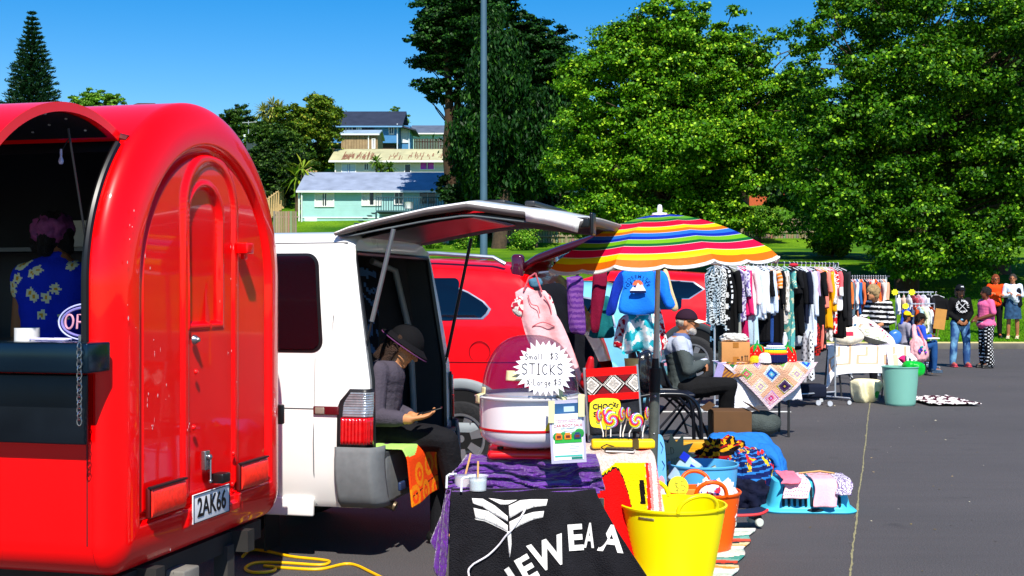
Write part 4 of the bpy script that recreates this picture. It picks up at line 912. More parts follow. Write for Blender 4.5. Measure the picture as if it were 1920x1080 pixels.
    def roof_at(u, P_):
        x = u*(len(P_)-1); i = min(int(x), len(P_)-2); f = x-i; return tuple(P_[i][k]+(P_[i+1][k]-P_[i][k])*f for k in (0, 1))
    mb = MB()
    def gate(u, v, P_, ins_, dz=0):
        x, z = roof_at(u, P_); yy = .08+ins_+(VWD-.16-2*ins_)*v; k = abs(2*v-1)**6; x = x-.04; return (x-.05*k*u-.02, yy, z-.028*k+dz)
    mb.grid(lambda u, v: gate(u, v, prof, 0), 28, 24); tg = obj('tailgate', mb, WH, t, solid=.012)
    mb = MB(); n = 28
    for v0 in (0, 1):
        vs = []
        for i in range(n+1):
            u = i/n; a1 = gate(u, v0, prof, 0); b1 = gate(u, v0, lo, .02); vs += [a1, (b1[0], b1[1]+(.0 if v0 == 0 else -.0), b1[2]+.03)]
        mb.add(vs, [(2*i, 2*i+1, 2*i+3, 2*i+2) for i in range(n)])
    vs = []
    for i in range(25): a1 = gate(1, i/24, prof, 0); b1 = gate(1, i/24, lo, .02); vs += [a1, (b1[0], b1[1], b1[2]+.03)]
    mb.add(vs, [(2*i, 2*i+1, 2*i+3, 2*i+2) for i in range(24)]); obj('tailgate_edge', mb, mat('686362', rough=.5, var=.1), tg, solid=.006)
    mb = MB(); vs = []
    for i in range(9): u = .80+.20*i/8; a1 = gate(u, 0, prof, 0); b1 = gate(u, 0, lo, .02); vs += [(a1[0], a1[1]-.006, a1[2]), (b1[0], b1[1]-.006, b1[2]+.012)]
    mb.add(vs, [(2*i, 2*i+1, 2*i+3, 2*i+2) for i in range(8)]); obj('tailgate_corner', mb, WH, tg, solid=.006)
    mb = MB(); mb.grid(lambda u, v: gate(.02+.96*u, v, lo, .03, .03-.03*math.sin(PI*u)**.5), 20, 16); il = obj('tailgate_lining', mb, mat('60686a', rough=.9, var=.15, spec=.05), tg, solid=.01)
    mb = MB(); mb.grid(lambda u, v: gate(.14+.40*u, .12+.76*v, lo, .05, -.012), 10, 14); obj('tailgate_glass', mb, mat('080c10', rough=.35, spec=.3, var=0), tg, solid=.008)
    mb = MB(); p = gate(.985, .04, lo, 0); mb.box((p[0]+.02, p[1]-.012, p[2]+.05), (.07, .03, .055), bev=.008); obj('tailgate_latch', mb, BL, tg)
    mb = MB(); mb.box((p[0]+.06, p[1]+.06, p[2]+.045), (.02, .10, .12), bev=.01); obj('tailgate_handle', mb, BL, tg)
    mb = MB(); c = gate(.5, .5, prof, 0); mb.box((c[0]+.12, c[1], c[2]+.02), (.14, .5, .035), bev=.012); mb.box((c[0]+.38, c[1], c[2]+.0), (.06, .9, .03), bev=.01); obj('tailgate_spoiler', mb, mat('2a2c30', rough=.4), tg)
    # struts
    for (a1, b1, c1, m1, m2) in (((.11, .105, 1.83), (-.02, .10, 1.30), .013, mat('8a9296', rough=.3, metal=.7), BL), ((.16, VWD-.11, 1.83), (-.02, VWD-.09, 1.02), .011, BL, BL)):
        a1, b1 = Vector(a1), Vector(b1); mb = MB(); mb.tube([a1, a1.lerp(b1, .96)], c1, 10); s = obj('tailgate_strut', mb, m1, t)
        mb = MB(); e = b1+(b1-a1)*.25; mb.tube([a1.lerp(b1, .96), e], c1*.5, 8); mb.ball(e, .014, 8); obj('piston_rod', mb, m2, s)
    mb = MB(); mb.tube([(-.12, .32, .30), (.02, .30, .285), (.055, .30, .27)], .028, 12); obj('exhaust_pipe', mb, mat('7a6a58', rough=.4, metal=.7, var=.3), t)
    for x in (-.62, -.80): pass
    mb = MB(); mb.box((-.62, .12, .16), (.012, .18, .24)); obj('mud_flap', mb, BL, t)
    wheel(t, (-.95, .13, .30), .30, .19, mat('8a8c90', rough=.4, metal=.6), 6, -1); wheel(t, (-.95, VWD-.13, .30), .30, .19, mat('8a8c90', rough=.4, metal=.6), 6, 1)
    mb = MB(); mb.box((-1.6, VWD/2, .34), (3.0, VWD-.2, .1)); obj('underbody', mb, DK, t)
    # things in the load bay
    c = VW(VC, -.34, 1.10, .60); b2 = thing('storage_bin', 'grey plastic storage bin behind the woman in the van', 'bin', c, TH0, local=True)
    mb = MB(); mb.box((0, 0, .17), (.26, .24, .34), bev=.04); obj('bin_body', mb, mat('7c7c82', rough=.6, var=.1), b2); mb = MB(); mb.box((0, 0, .345), (.28, .26, .03), bev=.012); obj('lid', mb, mat('6c6c72', rough=.6), b2)
    # shawl with blue flowers hung inside
    mb = MB(); r = random.Random(4)
    def sh(u, v): return VW(VC, -.48+.05*math.sin(u*9), .9+.5*u, 1.62-.55*v+.02*math.sin(u*12))
    mb.grid(sh, 40, 40, lambda u, v: lin('3a5a80') if fbm(u*9, v*9) > .12 else lin('10141c')); obj('shawl', mb, CLOTHCOL, None, label='dark shawl with blue flowers hanging inside the white van', cat='shawl', solid=.004)

# ============================================================= passenger cars
def car(name, label, C, W, roofz, rearprof, belt, red, cladm, wheelx, wr, L=4.4, glass='070b12', tailgate=None, clad_h=.46, sill=.22, qwin=None, wins=True, rails=False):
    t = thing(name, label, 'car', (C[0], C[1], 0), TH0, local=True); BL = mat('101114', rough=.5)
    # longitudinal outline of roof/bonnet (x measured from the rear)
    def side(z, x=0):
        if z < belt: return .02-.03*math.sin(PI*min(1, max(0, (z-.2)/(belt-.2))))
        return .02+(z-belt)*.30+.6*max(0, z-belt-.35)**1.5
    def topz(x): # x<=0
        pts = rearprof
        for (a, b), (c, d) in zip(pts, pts[1:]):
            if c <= x <= a: return b+(d-b)*(x-a)/(c-a)
        return pts[-1][1]
    xs = sorted(set([p[0] for p in rearprof]+[-.02, -.06, -.12, -.2, -.3, -.45, -.6, -.8, -1.1, -1.5, -2, -2.5, -3, -3.4, -3.8, -4.1, -4.3, -L]), reverse=True); K = 22
    rows = []
    for x in xs:
        tz = topz(x); row = []
        endf = 1-sm(0, .12, -x)*.0; rx = max(0, .10+x)/.10; nar = .12*rx*rx+(.25*sm(-L+.5, -L, x))
        for i in range(K):
            f = i/(K-1); z = sill+(tz-sill)*f; y = side(z)+nar
            if z > tz-.10: y += .10*(1-math.sqrt(max(0, 1-((z-tz+.10)/.10)**2)))
            row.append((x, y, z))
        row += [(x, (.5*W-row[-1][1])*q+row[-1][1], tz+.03*math.sin(PI/2*q)*(1 if tz > belt else .5)) for q in (.3, .6)]+[(x, W/2, tz+.03)]
        full = row+[(x, W-y, z) for (x, y, z) in row[::-1][1:]]; rows.append(full)
    N = len(rows[0]); mb = MB(); mb.add([p for r_ in rows for p in r_], [(k*N+i, k*N+i+1, (k+1)*N+i+1, (k+1)*N+i) for k in range(len(rows)-1) for i in range(N-1)]+[tuple((len(rows)-1)*N+i for i in range(N))]+([tuple(range(N-1, -1, -1))] if not tailgate else [(i, i+1, N-2-i, N-1-i) for i in range(6)]))
    obj('body', mb, red, t, angle=45)
    yf = lambda z, x: side(z)
    if tailgate:
        mb = MB(); mb.add([(-.16, .14, .62), (-.16, W-.14, .62), (-1.6, W-.14, .62), (-1.6, .14, .62), (-.66, .34, roofz-.1), (-.66, W-.34, roofz-.1), (-1.6, W-.34, roofz-.1), (-1.6, .34, roofz-.1)], [(0, 1, 2, 3), (3, 2, 6, 7), (1, 5, 6, 2), (0, 3, 7, 4), (4, 7, 6, 5)]); obj('boot_lining', mb, mat('141518', rough=.8), t, solid=.01)
    # wheel arches, wheels
    for wx in wheelx:
        for s in (0, 1):
            if s == 1 and wx < -2: continue
            Y = (lambda y: y) if s == 0 else (lambda y: W-y)
            mb = MB(); ri, ro = wr*1.20, wr*1.48
            mb.grid(lambda u, v: (wx+(ri+(ro-ri)*v)*math.cos(PI*u), Y(.0-.012-.012*math.sin(PI*v)), wr+.02+(ri+(ro-ri)*v)*math.sin(PI*u)), 30, 4); obj('wheel_arch', mb, cladm, t, solid=.012)
            mb = MB(); mb.lathe([(0, 0), (ri, 0), (ri, .05)], (wx, Y(-.008), wr+.02), 30, axis='Y', a0=0, a1=PI) if False else mb.poly([(wx+ri*math.cos(PI*i/20), Y(-.012), wr+.02+ri*math.sin(PI*i/20)) for i in range(21)]+[(wx-ri, Y(-.012), sill), (wx+ri, Y(-.012), sill)], (0, .004, 0))
            obj('wheel_well', mb, mat('08080a', rough=.9), t)
            wheel(t, (wx, Y(.065), wr), wr, .20, mat('a8aaae', rough=.3, metal=.7), 7, -1 if s == 0 else 1)
    # sill cladding
    mb = MB(); mb.grid(lambda u, v: (-.05-(L-.3)*u, side(sill+(clad_h-sill)*v)-.010, sill-.02+(clad_h-sill)*v), 30, 4); obj('sill_cladding', mb, cladm, t, solid=.012)
    mb = MB(); mb.grid(lambda u, v: (.04+.05*math.sin(PI*v)-.12*abs(2*u-1)**4, .06+(W-.12)*u, .25+.36*v), 24, 8); obj('rear_bumper', mb, cladm, t, solid=.03)
    G = mat(glass, rough=.05, var=0, coat=1)
    if qwin:
        w = patch(t, 'quarter_window', mat('b8bcc4', rough=.25, metal=.7), qwin, yf, .004); cx = sum(p[0] for p in qwin)/len(qwin); cz = sum(p[1] for p in qwin)/len(qwin)
        patch(w, 'pane', G, [(cx+(x-cx)*.9, cz+(z-cz)*.88) for x, z in qwin], yf, .013)
    if wins:
        for (a, b_) in ((-.98, -1.85), (-1.92, -2.9)):
            patch(t, 'side_window', G, rrect(b_, a, belt+.03, roofz-.15, .05), yf, .006)
    return t
def build_cars():
    RM = mat('e00008', rough=.3, var=.05, coat=.5); GR = mat('8a9296', rough=.6); DG = mat('30383c', rough=.7)
    C1 = (.50, 9.95)
    t = car('red_car', 'red four-wheel drive with a grey wheel arch and raised tailgate beside the white van', C1, 1.82, 1.74, [(0, .86), (-.02, .90), (-.10, 1.10), (-.24, 1.34), (-.40, 1.58), (-.50, 1.665), (-.7, 1.70), (-1.2, 1.735), (-2.2, 1.74), (-2.9, 1.60), (-3.4, 1.10), (-4.2, .95), (-4.5, .75)], 1.22, RM, GR, (-.93, -3.5), .31, L=4.5, tailgate=True,
            qwin=[(-.72, 1.30), (-.70, 1.34), (-.76, 1.40), (-.90, 1.48), (-1.05, 1.54), (-1.22, 1.575), (-1.22, 1.26), (-.76, 1.26)])
    yf = lambda z: .02-.03*math.sin(PI*min(1, max(0, (z-.2)/(1.02))))
    mb = MB(); mb.tube([(-.78+.085*math.cos(q), yf(1.0)-.002, 1.0+.085*math.sin(q)) for q in [2*PI*i/32 for i in range(32)]], .0028, 5, closed=True); obj('fuel_flap', mb, mat('5a0008', rough=.4), t)
    mb = MB(); mb.tube([(x, yf(.93)-.001, .93+.015*math.sin(x)) for x in [-.2-.2*i for i in range(18)]], .004, 5); mb.tube([(x, .028, 1.19) for x in [-.3-.2*i for i in range(17)]], .004, 5); obj('body_crease', mb, mat('6a0008', rough=.4), t)
    mb = MB(); mb.tube([(-.62, .20, 1.70), (-.72, .20, 1.755), (-1.2, .20, 1.79), (-2.4, .20, 1.80), (-2.5, .20, 1.76)], .018, 8); obj('roof_rail', mb, mat('a8b0bc', rough=.3, metal=.7), t)
    # tailgate lifted to about level
    h0 = Vector((-.50, 0, 1.70)); L = [(0, 0), (.12, .075), (.30, .14), (.52, .21), (.80, .30), (1.05, .30), (1.16, .24)]
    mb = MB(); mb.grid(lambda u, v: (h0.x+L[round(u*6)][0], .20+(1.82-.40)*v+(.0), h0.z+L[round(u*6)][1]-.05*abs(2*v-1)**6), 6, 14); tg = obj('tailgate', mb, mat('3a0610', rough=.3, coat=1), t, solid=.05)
    mb = MB(); mb.grid(lambda u, v: (h0.x+.10+.55*u, .27+1.28*v, h0.z+.01+.20*u), 6, 8); obj('rear_glass', mb, mat('0a1c3a', rough=.05, coat=1, var=0), tg, solid=.01)
    mb = MB(); mb.grid(lambda u, v: (h0.x+.70+.40*u, .27+1.28*v, h0.z+.22+.03*math.sin(PI*u)), 6, 8); obj('tailgate_trim', mb, mat('3c4a50', rough=.6), tg, solid=.01)
    mb = MB(); mb.box((h0.x-.02, .22, h0.z-.03), (.10, .10, .22), bev=.03); obj('tail_light', mb, mat('4a0a28', rough=.15, coat=1), t)
    for y in (.24, 1.58):
        mb = MB(); mb.tube([(-.20, y, 1.30), (.10, y, 1.88)], .011, 8); obj('tailgate_strut', mb, mat('101014', rough=.4), t)
    # light blue hatchback between the two red cars
    car('blue_car', 'pale blue hatchback mostly hidden behind the clothes hung from the red car', (1.60, 14.6), 1.68, 1.60, [(0, .8), (-.05, .95), (-.25, 1.25), (-.45, 1.5), (-.7, 1.57), (-1.8, 1.60), (-2.6, 1.45), (-3.1, 1.0), (-3.9, .8)], 1.0, mat('7ac4e0', rough=.25, coat=1), mat('7ac4e0', rough=.3, coat=1), (-.7, -3.1), .29, L=3.9, qwin=[(-.42, 1.06), (-.5, 1.36), (-.85, 1.42), (-.85, 1.06)])
    C3 = (3.60, 19.8)
    t = car('red_car', 'red car with black sill cladding parked behind the seated man', C3, 1.85, 1.78, [(0, .8), (-.03, .98), (-.12, 1.15), (-.22, 1.40), (-.35, 1.62), (-.5, 1.72), (-1.2, 1.77), (-2.2, 1.78), (-3.0, 1.55), (-3.5, 1.10), (-4.2, .95), (-4.5, .75)], 1.15, mat('f00008', rough=.35, var=.04, coat=.4), DG, (-.80, -3.5), .39, L=4.5, clad_h=.52,
            qwin=[(-.62, 1.50), (-.80, 1.62), (-1.35, 1.66), (-1.35, 1.34), (-.86, 1.34)])
    mb = MB(); mb.grid(lambda u, v: (-.40+.85*u, .1+1.65*v, 1.76+.24*math.sin(u*1.9)), 10, 10); obj('tailgate', mb, mat('b8000c', rough=.25, coat=1), t, solid=.05)
    mb = MB(); mb.tube([(.5, .2, 1.95), (0, .1, 1.2)], .012, 6); obj('tailgate_strut', mb, DG, t)
# ============================================================= cloth draped over a box-like support
def letters_on(fn, strokes_txt, par, m, name='lettering'): pass
def drape(fn, nu, nv, name, m, cf=None, par=None, solid=.006, **kw):
    mb = MB(); mb.grid(fn, nu, nv, cf); return obj(name, mb, m, par, solid=solid, angle=180, **kw)
def strokes(par, lines, M_, r, m, name='handwriting'):
    mb = MB()
    for L in lines: mb.tube([M_ @ Vector((x, y, 0)) for x, y in L], r, 5)
    return obj(name, mb, m, par)
FONT = {'S': [[(.9, .85), (.6, 1), (.2, .9), (.1, .7), (.4, .55), (.8, .4), (.85, .15), (.5, 0), (.1, .1)]], 'T': [[(0, 1), (1, .98)], [(.5, 1), (.48, 0)]], 'I': [[(.2, 1), (.8, 1)], [(.5, 1), (.5, 0)], [(.1, 0), (.9, 0)]], 'C': [[(.9, .85), (.55, 1), (.15, .75), (.1, .3), (.45, 0), (.9, .15)]], 'K': [[(.1, 1), (.12, 0)], [(.85, .95), (.15, .45), (.9, 0)]],
    'm': [[(0, .5), (.05, 0)], [(.03, .4), (.25, .52), (.42, .4), (.42, 0)], [(.42, .4), (.65, .52), (.85, .4), (.9, 0)]], 'a': [[(.8, .45), (.4, .5), (.12, .25), (.35, 0), (.75, .15), (.8, .45), (.85, 0)]], 'l': [[(.4, 1), (.42, 0)]], '$': [[(.85, .8), (.5, .9), (.2, .75), (.5, .5), (.8, .3), (.5, .1), (.15, .2)], [(.5, 1.1), (.5, -.1)]], '3': [[(.1, .9), (.5, 1), (.8, .75), (.4, .53), (.85, .3), (.5, 0), (.1, .1)]], '5': [[(.85, 1), (.3, .98), (.2, .55), (.6, .6), (.85, .3), (.5, 0), (.1, .1)]],
    'X': [[(0, .9), (.9, 0)], [(.85, .95), (.05, 0)]], '-': [[(.2, .45), (.8, .45)]], 'L': [[(.1, 1), (.12, .02), (.85, 0)]], 'r': [[(.1, .5), (.15, 0)], [(.13, .35), (.4, .52), (.7, .45)]], 'g': [[(.8, .45), (.4, .5), (.12, .3), (.35, .05), (.75, .15), (.8, .45), (.75, -.3), (.3, -.3)]], 'e': [[(.1, .28), (.8, .3), (.6, .5), (.25, .45), (.1, .2), (.4, 0), (.85, .1)]], ' ': [], 'D': [[(.1, 1), (.1, 0), (.6, .1), (.85, .5), (.6, .9), (.1, 1)]], 'O': [[(.5, 1), (.1, .6), (.2, .1), (.6, 0), (.9, .4), (.8, .85), (.5, 1)]], 'A': [[(0, 0), (.5, 1), (.95, 0)], [(.2, .4), (.75, .4)]], 'N': [[(.1, 0), (.1, 1), (.85, 0), (.85, 1)]], 'W': [[(0, 1), (.25, 0), (.5, .7), (.75, 0), (1, 1)]], 'P': [[(.1, 0), (.1, 1), (.7, .9), (.75, .6), (.1, .45)]]}
def hand(txt, x, y, h, wf=.62, gap=.2):
    out = []; r = random.Random(len(txt))
    for ch in txt:
        w = h*wf*(1.25 if ch == 'm' else (.6 if ch in 'lI-' else 1)); dy = r.uniform(-.04, .04)*h
        for st in FONT[ch]: out.append([(x+px_*w, y+py_*h+dy) for px_, py_ in st])
        x += w+h*gap
    return out
def build_candy():
    # table under the cloths
    D0 = 5.85; tz = HZ(930, 5.75); t = thing('folding_table', 'folding table under the purple velvet and the black towel', 'table', P(985, 930, 6.1)[:2]+(0,))
    mb = MB(); x0, x1 = GX(845, 5.8), GX(1150, 6.2); mb.box(((x0+x1)/2-.04, 6.13, tz-.02), (x1-x0-.12, .60, .03), bev=.005); obj('table_top', mb, mat('9a9690', rough=.5), t)
    for x in (x0+.08, x1-.08):
        for y in (5.9, 6.36): mb = MB(); mb.tube([(x, y, 0), (x, y, tz-.035)], .014, 8); obj('leg', mb, mat('5a5c60', rough=.4, metal=.6), t)
    # purple velvet
    PV = mat('520a80', rough=.45, var=.6, scale=16, sheen=.5, bump=.7, bscale=40, spec=.5); bx0, bx1 = GX(896, 6.05), GX(1098, 6.05); bz = HZ(850, 6.1)
    def velvet(u, v):
        x = bx0-.02+(bx1-bx0+.07)*u; w_ = 1.6*fbm(u*2.2, v*2.5); fold = .022*math.sin(v*30+5*w_)+.010*math.sin(v*63+u*7+6*w_)+.012*fbm(u*9, v*20)
        cor = .035*abs(u-.55)*2   # front edge of the stand under the cloth is a corner
        if v < .55: z = bz-(bz-tz-.006)*(v/.55); y = 5.92-.05*(v/.55)**2+.09*cor*10*(1-v)*.5+fold; x = x-(.03*(v/.55))*(1-2*u)*1
        else: q = (v-.55)/.45; z = tz+.010+.010*math.sin(u*17+q*8)*(1-q*.7); y = 5.87-.085*q
        if v < .1: y += (0.1-v)*1.2; 
        return (x-(.06 if v > .3 else .02+.13*v)*(1-u)*1.5, y, max(z, tz+.006) if v > .5 else z)
    o = drape(velvet, 60, 110, 'velvet_cloth', PV); props(o, 'crumpled purple velvet cloth gathered under the candyfloss machine', 'cloth')
    def side(u, v):   # the left corner hanging down the table side
        x = x0-.012-.05*v*u; y = 5.84+.16*u; return (x-.03*v+.012*math.sin(u*14+v*3), y-.02*v, tz+.008-.52*v*(1-.5*u)) if v > 0 else (x0+.09*0, y, tz+.008)
    drape(side, 24, 24, 'hanging_corner', PV, par=o)
    def top(u, v): return (x0+.0+(.34)*u, 5.80+.36*v, tz+.010+.006*fbm(u*5, v*5))
    drape(top, 20, 20, 'table_spread', PV, par=o)
    # black towel
    def tow(u, v):
        # u across, v down; widens as it falls to the right
        xt = GX(846, 5.82)+(GX(1118, 5.78)-GX(846, 5.82))*u; xb = GX(838, 5.70)+(GX(1320, 5.45)-GX(838, 5.7))*u
        if v < .10: q = v/.10; return (xt, 5.845-.055*q, tz+.016-.006*q*q)
        q = (v-.10)/.90; f = .020*math.sin(u*26+1.3*math.sin(q*3))*(.3+q)+.03*math.sin(u*9)*q
        y = 5.775-.10*q-.12*q*u+f; r_ = .02*math.sin(min(1, q*8)*PI/2)
        return (xt+(xb-xt)*q**1.1, y-r_, tz+.008-.66*q)
    TM = cloth('1d1c20', var=.25, scale=14, rough=.9, bump=.8, bscale=160)
    o = drape(tow, 110, 60, 'towel', TM, solid=.008); props(o, 'black NEW ZEALAND towel with a white fern hanging over the table front', 'towel')
    WM = cloth('e6e2dc', var=.08)
    def onto(px, py):  # point of the towel under a pixel: invert numerically
        best = None; u, v = .5, .5
        for it in range(25):
            p = Vector(tow(u, v)); X_ = CX+p.x/p.y*F; Y_ = CY-(p.z-CAMZ)/p.y*F
            e = 1e-3; pu = Vector(tow(u+e, v)); pv = Vector(tow(u, v+e))
            J = ((CX+pu.x/pu.y*F-X_)/e, (CX+pv.x/pv.y*F-X_)/e, (CY-(pu.z-CAMZ)/pu.y*F-Y_)/e, (CY-(pv.z-CAMZ)/pv.y*F-Y_)/e)
            det = J[0]*J[3]-J[1]*J[2]; 
            if abs(det) < 1e-9: break
            dx, dy = px-X_, py-Y_; u += max(-.1, min(.1, (J[3]*dx-J[1]*dy)/det)); v += max(-.1, min(.1, (-J[2]*dx+J[0]*dy)/det)); u = min(max(u, .002), .998); v = min(max(v, .102), .99)
        return u, v
    def mark(name, polys):
        mb = MB()
        for poly in polys:
            uv = [onto(*p) for p in poly]
            for (ua, va), (ub, vb), (uc, vc), (ud, vd) in [(uv[i], uv[i+1], uv[len(uv)-2-i], uv[len(uv)-1-i]) for i in range(len(uv)//2-1)]:
                n1, n2 = 8, 3
                def f(a, b): 
                    u = (ua*(1-a)+ub*a)*(1-b)+(ud*(1-a)+uc*a)*b; v = (va*(1-a)+vb*a)*(1-b)+(vd*(1-a)+vc*a)*b
                    p = Vector(tow(u, v)); return (p.x, p.y-.0075, p.z+.001)
                mb.grid(f, n1, n2)
        return obj(name, mb, WM, o, solid=.002, angle=180)
    # fern leaf blades: each a strip of quads (top edge left to right, then bottom edge back)
    blades = [[(885, 934), (905, 935), (928, 948), (952, 968), (952, 978), (928, 966), (905, 950), (887, 944)],
              [(916, 934), (945, 938), (970, 937), (952, 946), (950, 946), (938, 946)],
              [(888, 952), (915, 958), (935, 972), (952, 985), (952, 997), (930, 986), (908, 976), (892, 972)],
              [(890, 972), (908, 976), (930, 986), (952, 997), (952, 998), (930, 987), (908, 977), (891, 974)],
              [(954, 948), (975, 938), (1000, 936), (1027, 936), (1024, 948), (1000, 951), (975, 960), (955, 972)],
              [(955, 978), (975, 968), (1000, 960), (1020, 958), (1018, 970), (1000, 974), (975, 985), (955, 996)],
              [(951, 996), (958, 996), (959, 1020), (956, 1045), (955, 1045), (953, 1020)]]
    mark('fern_blade', blades)
    for (ch, px, py, size, rot, sx) in (('N', 950, 1096, 62, 34, 1.0), ('E', 988, 1068, 64, 30, .95), ('W', 1030, 1040, 74, 20, .85), ('E', 1078, 1010, 66, 4, .9), ('A', 1105, 1006, 62, -3, .4), ('A', 1146, 1012, 68, -6, .95)):
        tm = text_mb(ch, size, Matrix.Rotation(R(rot), 4, 'Z'), bold=2.2, depth=0, sx=sx); mb = MB(); vs = []
        for v in tm.v:
            u_, v_ = onto(px+v[0], py-v[1]); p = Vector(tow(u_, v_)); vs.append((p.x, p.y-.009, p.z+.001))
        mb.add(vs, tm.f); obj('letter', mb, WM, o, solid=.002, smooth=False)
    # ---------------- candyfloss machine
    D = 6.05; cx = GX(994, D); cy = D; rz = HZ(741, D); R_ = .255; t = thing('candyfloss_machine', 'candyfloss machine with a white red-striped bowl and a clear dome', 'candyfloss machine', (cx, cy, bz))
    zb = HZ(836, D); prof = [(.05, zb), (R_*.55, zb+.003), (R_*.78, zb+.02), (R_*.92, zb+.055), (R_*.938, zb+.09), (R_*.94, rz-.012), (R_*1.02, rz-.006), (R_*1.03, rz), (R_*.96, rz+.004), (R_*.92, rz-.004), (R_*.90, zb+.07), (R_*.7, zb+.04), (.05, zb+.035)]
    mb = MB(); mb.lathe(prof, (cx, cy, 0), 72); bw = obj('bowl', mb, mat('f2eef0', rough=.15, var=.02, coat=.6), t)
    mb = MB(); r1 = R_*.9435; z1 = HZ(800, D); mb.lathe([(r1, z1-.006), (r1+.0015, z1), (r1, z1+.006)], (cx, cy, 0), 72); obj('red_stripe', mb, mat('c8101c', rough=.3, var=0), bw)
    mb = MB(); mb.lathe([(.05, .0), (.05, .08), (.03, .10), (0, .10)], (cx, cy, zb+.03), 24); obj('spinner', mb, mat('a8aaae', rough=.3, metal=.9), t)
    mb = MB(); mb.box((cx+.0, cy+.02, (bz+zb-.012)/2-.0), (.40, .34, zb-.012-bz+.008), bev=.02); obj('base', mb, mat('d0060c', rough=.3, coat=.5), t)
    mb = MB()
    for a in (-.14, -.05, .05, .14): mb.tube([(cx+a, cy-.06, zb-.02), (cx+a, cy-.06, zb+.004)], .016, 10)
    obj('foot', mb, mat('141416', rough=.5), t); bpy.data.objects['foot']['kind'] = 'stuff'
    mb = MB(); dr = R_*.90; dh = HZ(627, D)-rz; mb.lathe([(dr*math.cos(a)**.75 if a < PI/2 else 0, rz-.002+dh*math.sin(a)) for a in [PI/2*i/24 for i in range(25)]], (cx, cy, 0), 64, a0=PI*.0, a1=2*PI)
    dm = mat('3a1450', rough=.03, var=0, alpha=.42, spec=.5); obj('dome', mb, dm, t)
    mb = MB(); mb.lathe([(dr+.002, rz-.0), (dr+.004, rz+.012), (dr+.002, rz+.016)], (cx, cy, 0), 64); obj('dome_rim', mb, mat('b8b4bc', rough=.2, metal=.5), t)
    TP = mat('e6e0a8', rough=.5, var=.05)
    for (a, z0, z1, w) in ((200, rz-.03, rz+.045, .028), (305, rz-.02, rz+.05, .018), (250, HZ(708, D), HZ(690, D), .04), (300, HZ(700, D), HZ(676, D), .03)):
        A = R(a); mb = MB(); 
        def f(u, v):
            z = z0+(z1-z0)*v; s = min(1, max(0, (z-rz)/dh)); rr = (dr*math.cos(math.asin(s))**.75+.006) if z > rz+.01 else R_*1.035; q = A+(u-.5)*w/rr*2; return (cx+rr*math.cos(q), cy+rr*math.sin(q), z)
        mb.grid(f, 4, 8); obj('tape_strip', mb, TP, t, solid=.001)
    mb = MB()
    for q, (z0, z1) in zip((322, 326), ((HZ(800, D), rz-.012), (HZ(760, D), rz-.012))):
        pass
    # ---------------- spiky price card in front of the dome
    c = P(1021, 691, 5.80); Mx = frame(c, (1, 0, 0), (0, .10, 1)); s = thing('price_card', 'white spiky starburst price card on the dome', 'sign', (c.x, c.y, c.z-.13))
    n = 30; out = []; r = random.Random(3); sw, sh = 56/2400*5.8, 56/2400*5.8
    for i in range(n):
        a = 2*PI*i/n+.05; k = .83+r.uniform(-.02, .02); k2 = 1.0+r.uniform(-.07, .08); b_ = a+PI/n
        out.append((sw*k*math.cos(a), sh*k*math.sin(a)*.92)); out.append((sw*k2*math.cos(b_), sh*k2*math.sin(b_)*.95))
    mb = MB(); vs = [Mx @ Vector((x, y, 0)) for x, y in out]+[Mx @ Vector((0, 0, 0))]+[Mx @ Vector((x, y, -.002)) for x, y in out]+[Mx @ Vector((0, 0, -.002))]; m = len(out)
    mb.add(vs, [(i, (i+1) % m, m) for i in range(m)]+[(m+1+(i+1) % m, m+1+i, 2*m+1) for i in range(m)]+[((i+1) % m, i, m+1+i, m+1+(i+1) % m) for i in range(m)]); obj('card', mb, mat('f6f2f6', rough=.7, var=.02), s)
    INK = mat('17141a', rough=.6, var=0); Mi = Mx @ Matrix.Translation((0, 0, .0015)); k = 5.8/2400
    strokes(s, hand('Small', -37*k, 17*k, 11*k, .55, .16)+hand('$3', 10*k, 17*k, 12*k, .6, .16), Mi, .0016, INK)
    strokes(s, hand('STICKS', -43*k, -11*k, 20*k, .56, .15), Mi, .0022, INK)
    strokes(s, hand('X-Large', -33*k, -31*k, 12*k, .46, .12)+hand('$5', 17*k, -31*k, 11*k, .6, .14), Mi, .0016, INK)
    # ---------------- flyer in a plastic sleeve
    c = P(1064, 808, 5.76); Mx = frame(c, (1, .05, .05), (-.05, .02, 1)); k = 5.76/2400; s = thing('flyer', 'laminated CAR BOOT SALE flyer taped to the bowl', 'flyer', (c.x, c.y, c.z-.15))
    def rect(name, x0, x1, y0, y1, z, col, par=s, th=.0012, **kw): mb = MB(Mx); mb.box(((x0+x1)/2*k, (y0+y1)/2*k, z), ((x1-x0)*k, (y1-y0)*k, th)); return obj(name, mb, mat(col, rough=kw.get('rough', .4), var=kw.get('var', .02)), par)
    rect('sleeve', -33, 33, -60, 58, 0, 'b8b4cc', rough=.15); pg = rect('page', -28, 28, -54, 52, .0016, 'f8f8fa'); rect('teal_border', -26, 26, -48, -45, .003, '4ab8a8', pg); rect('teal_footer', 5, 26, -53, -49, .003, '0c7a6a', pg); rect('photo_strip', -25, 27, 33, 52, .003, '2c5c8c', pg, var=.6)
    rect('photo_house', -5, 15, 36, 46, .0045, 'b8d0e4', pg); rect('sky_panel', -25, 26, -22, 30, .003, 'e2eff8', pg); rect('green_field', -25, 26, -22, -12, .0045, '2ea840', pg)
    mb = MB(Mx)
    for (x, y, w) in ((-20, -10, 8), (-8, -8, 7), (22, -5, 9), (14, -9, 8)): mb.ball((x*k, y*k, .004), (w*k, w*k, .0022), 14)
    obj('green_trees', mb, mat('1f8c3c', rough=.5), pg)
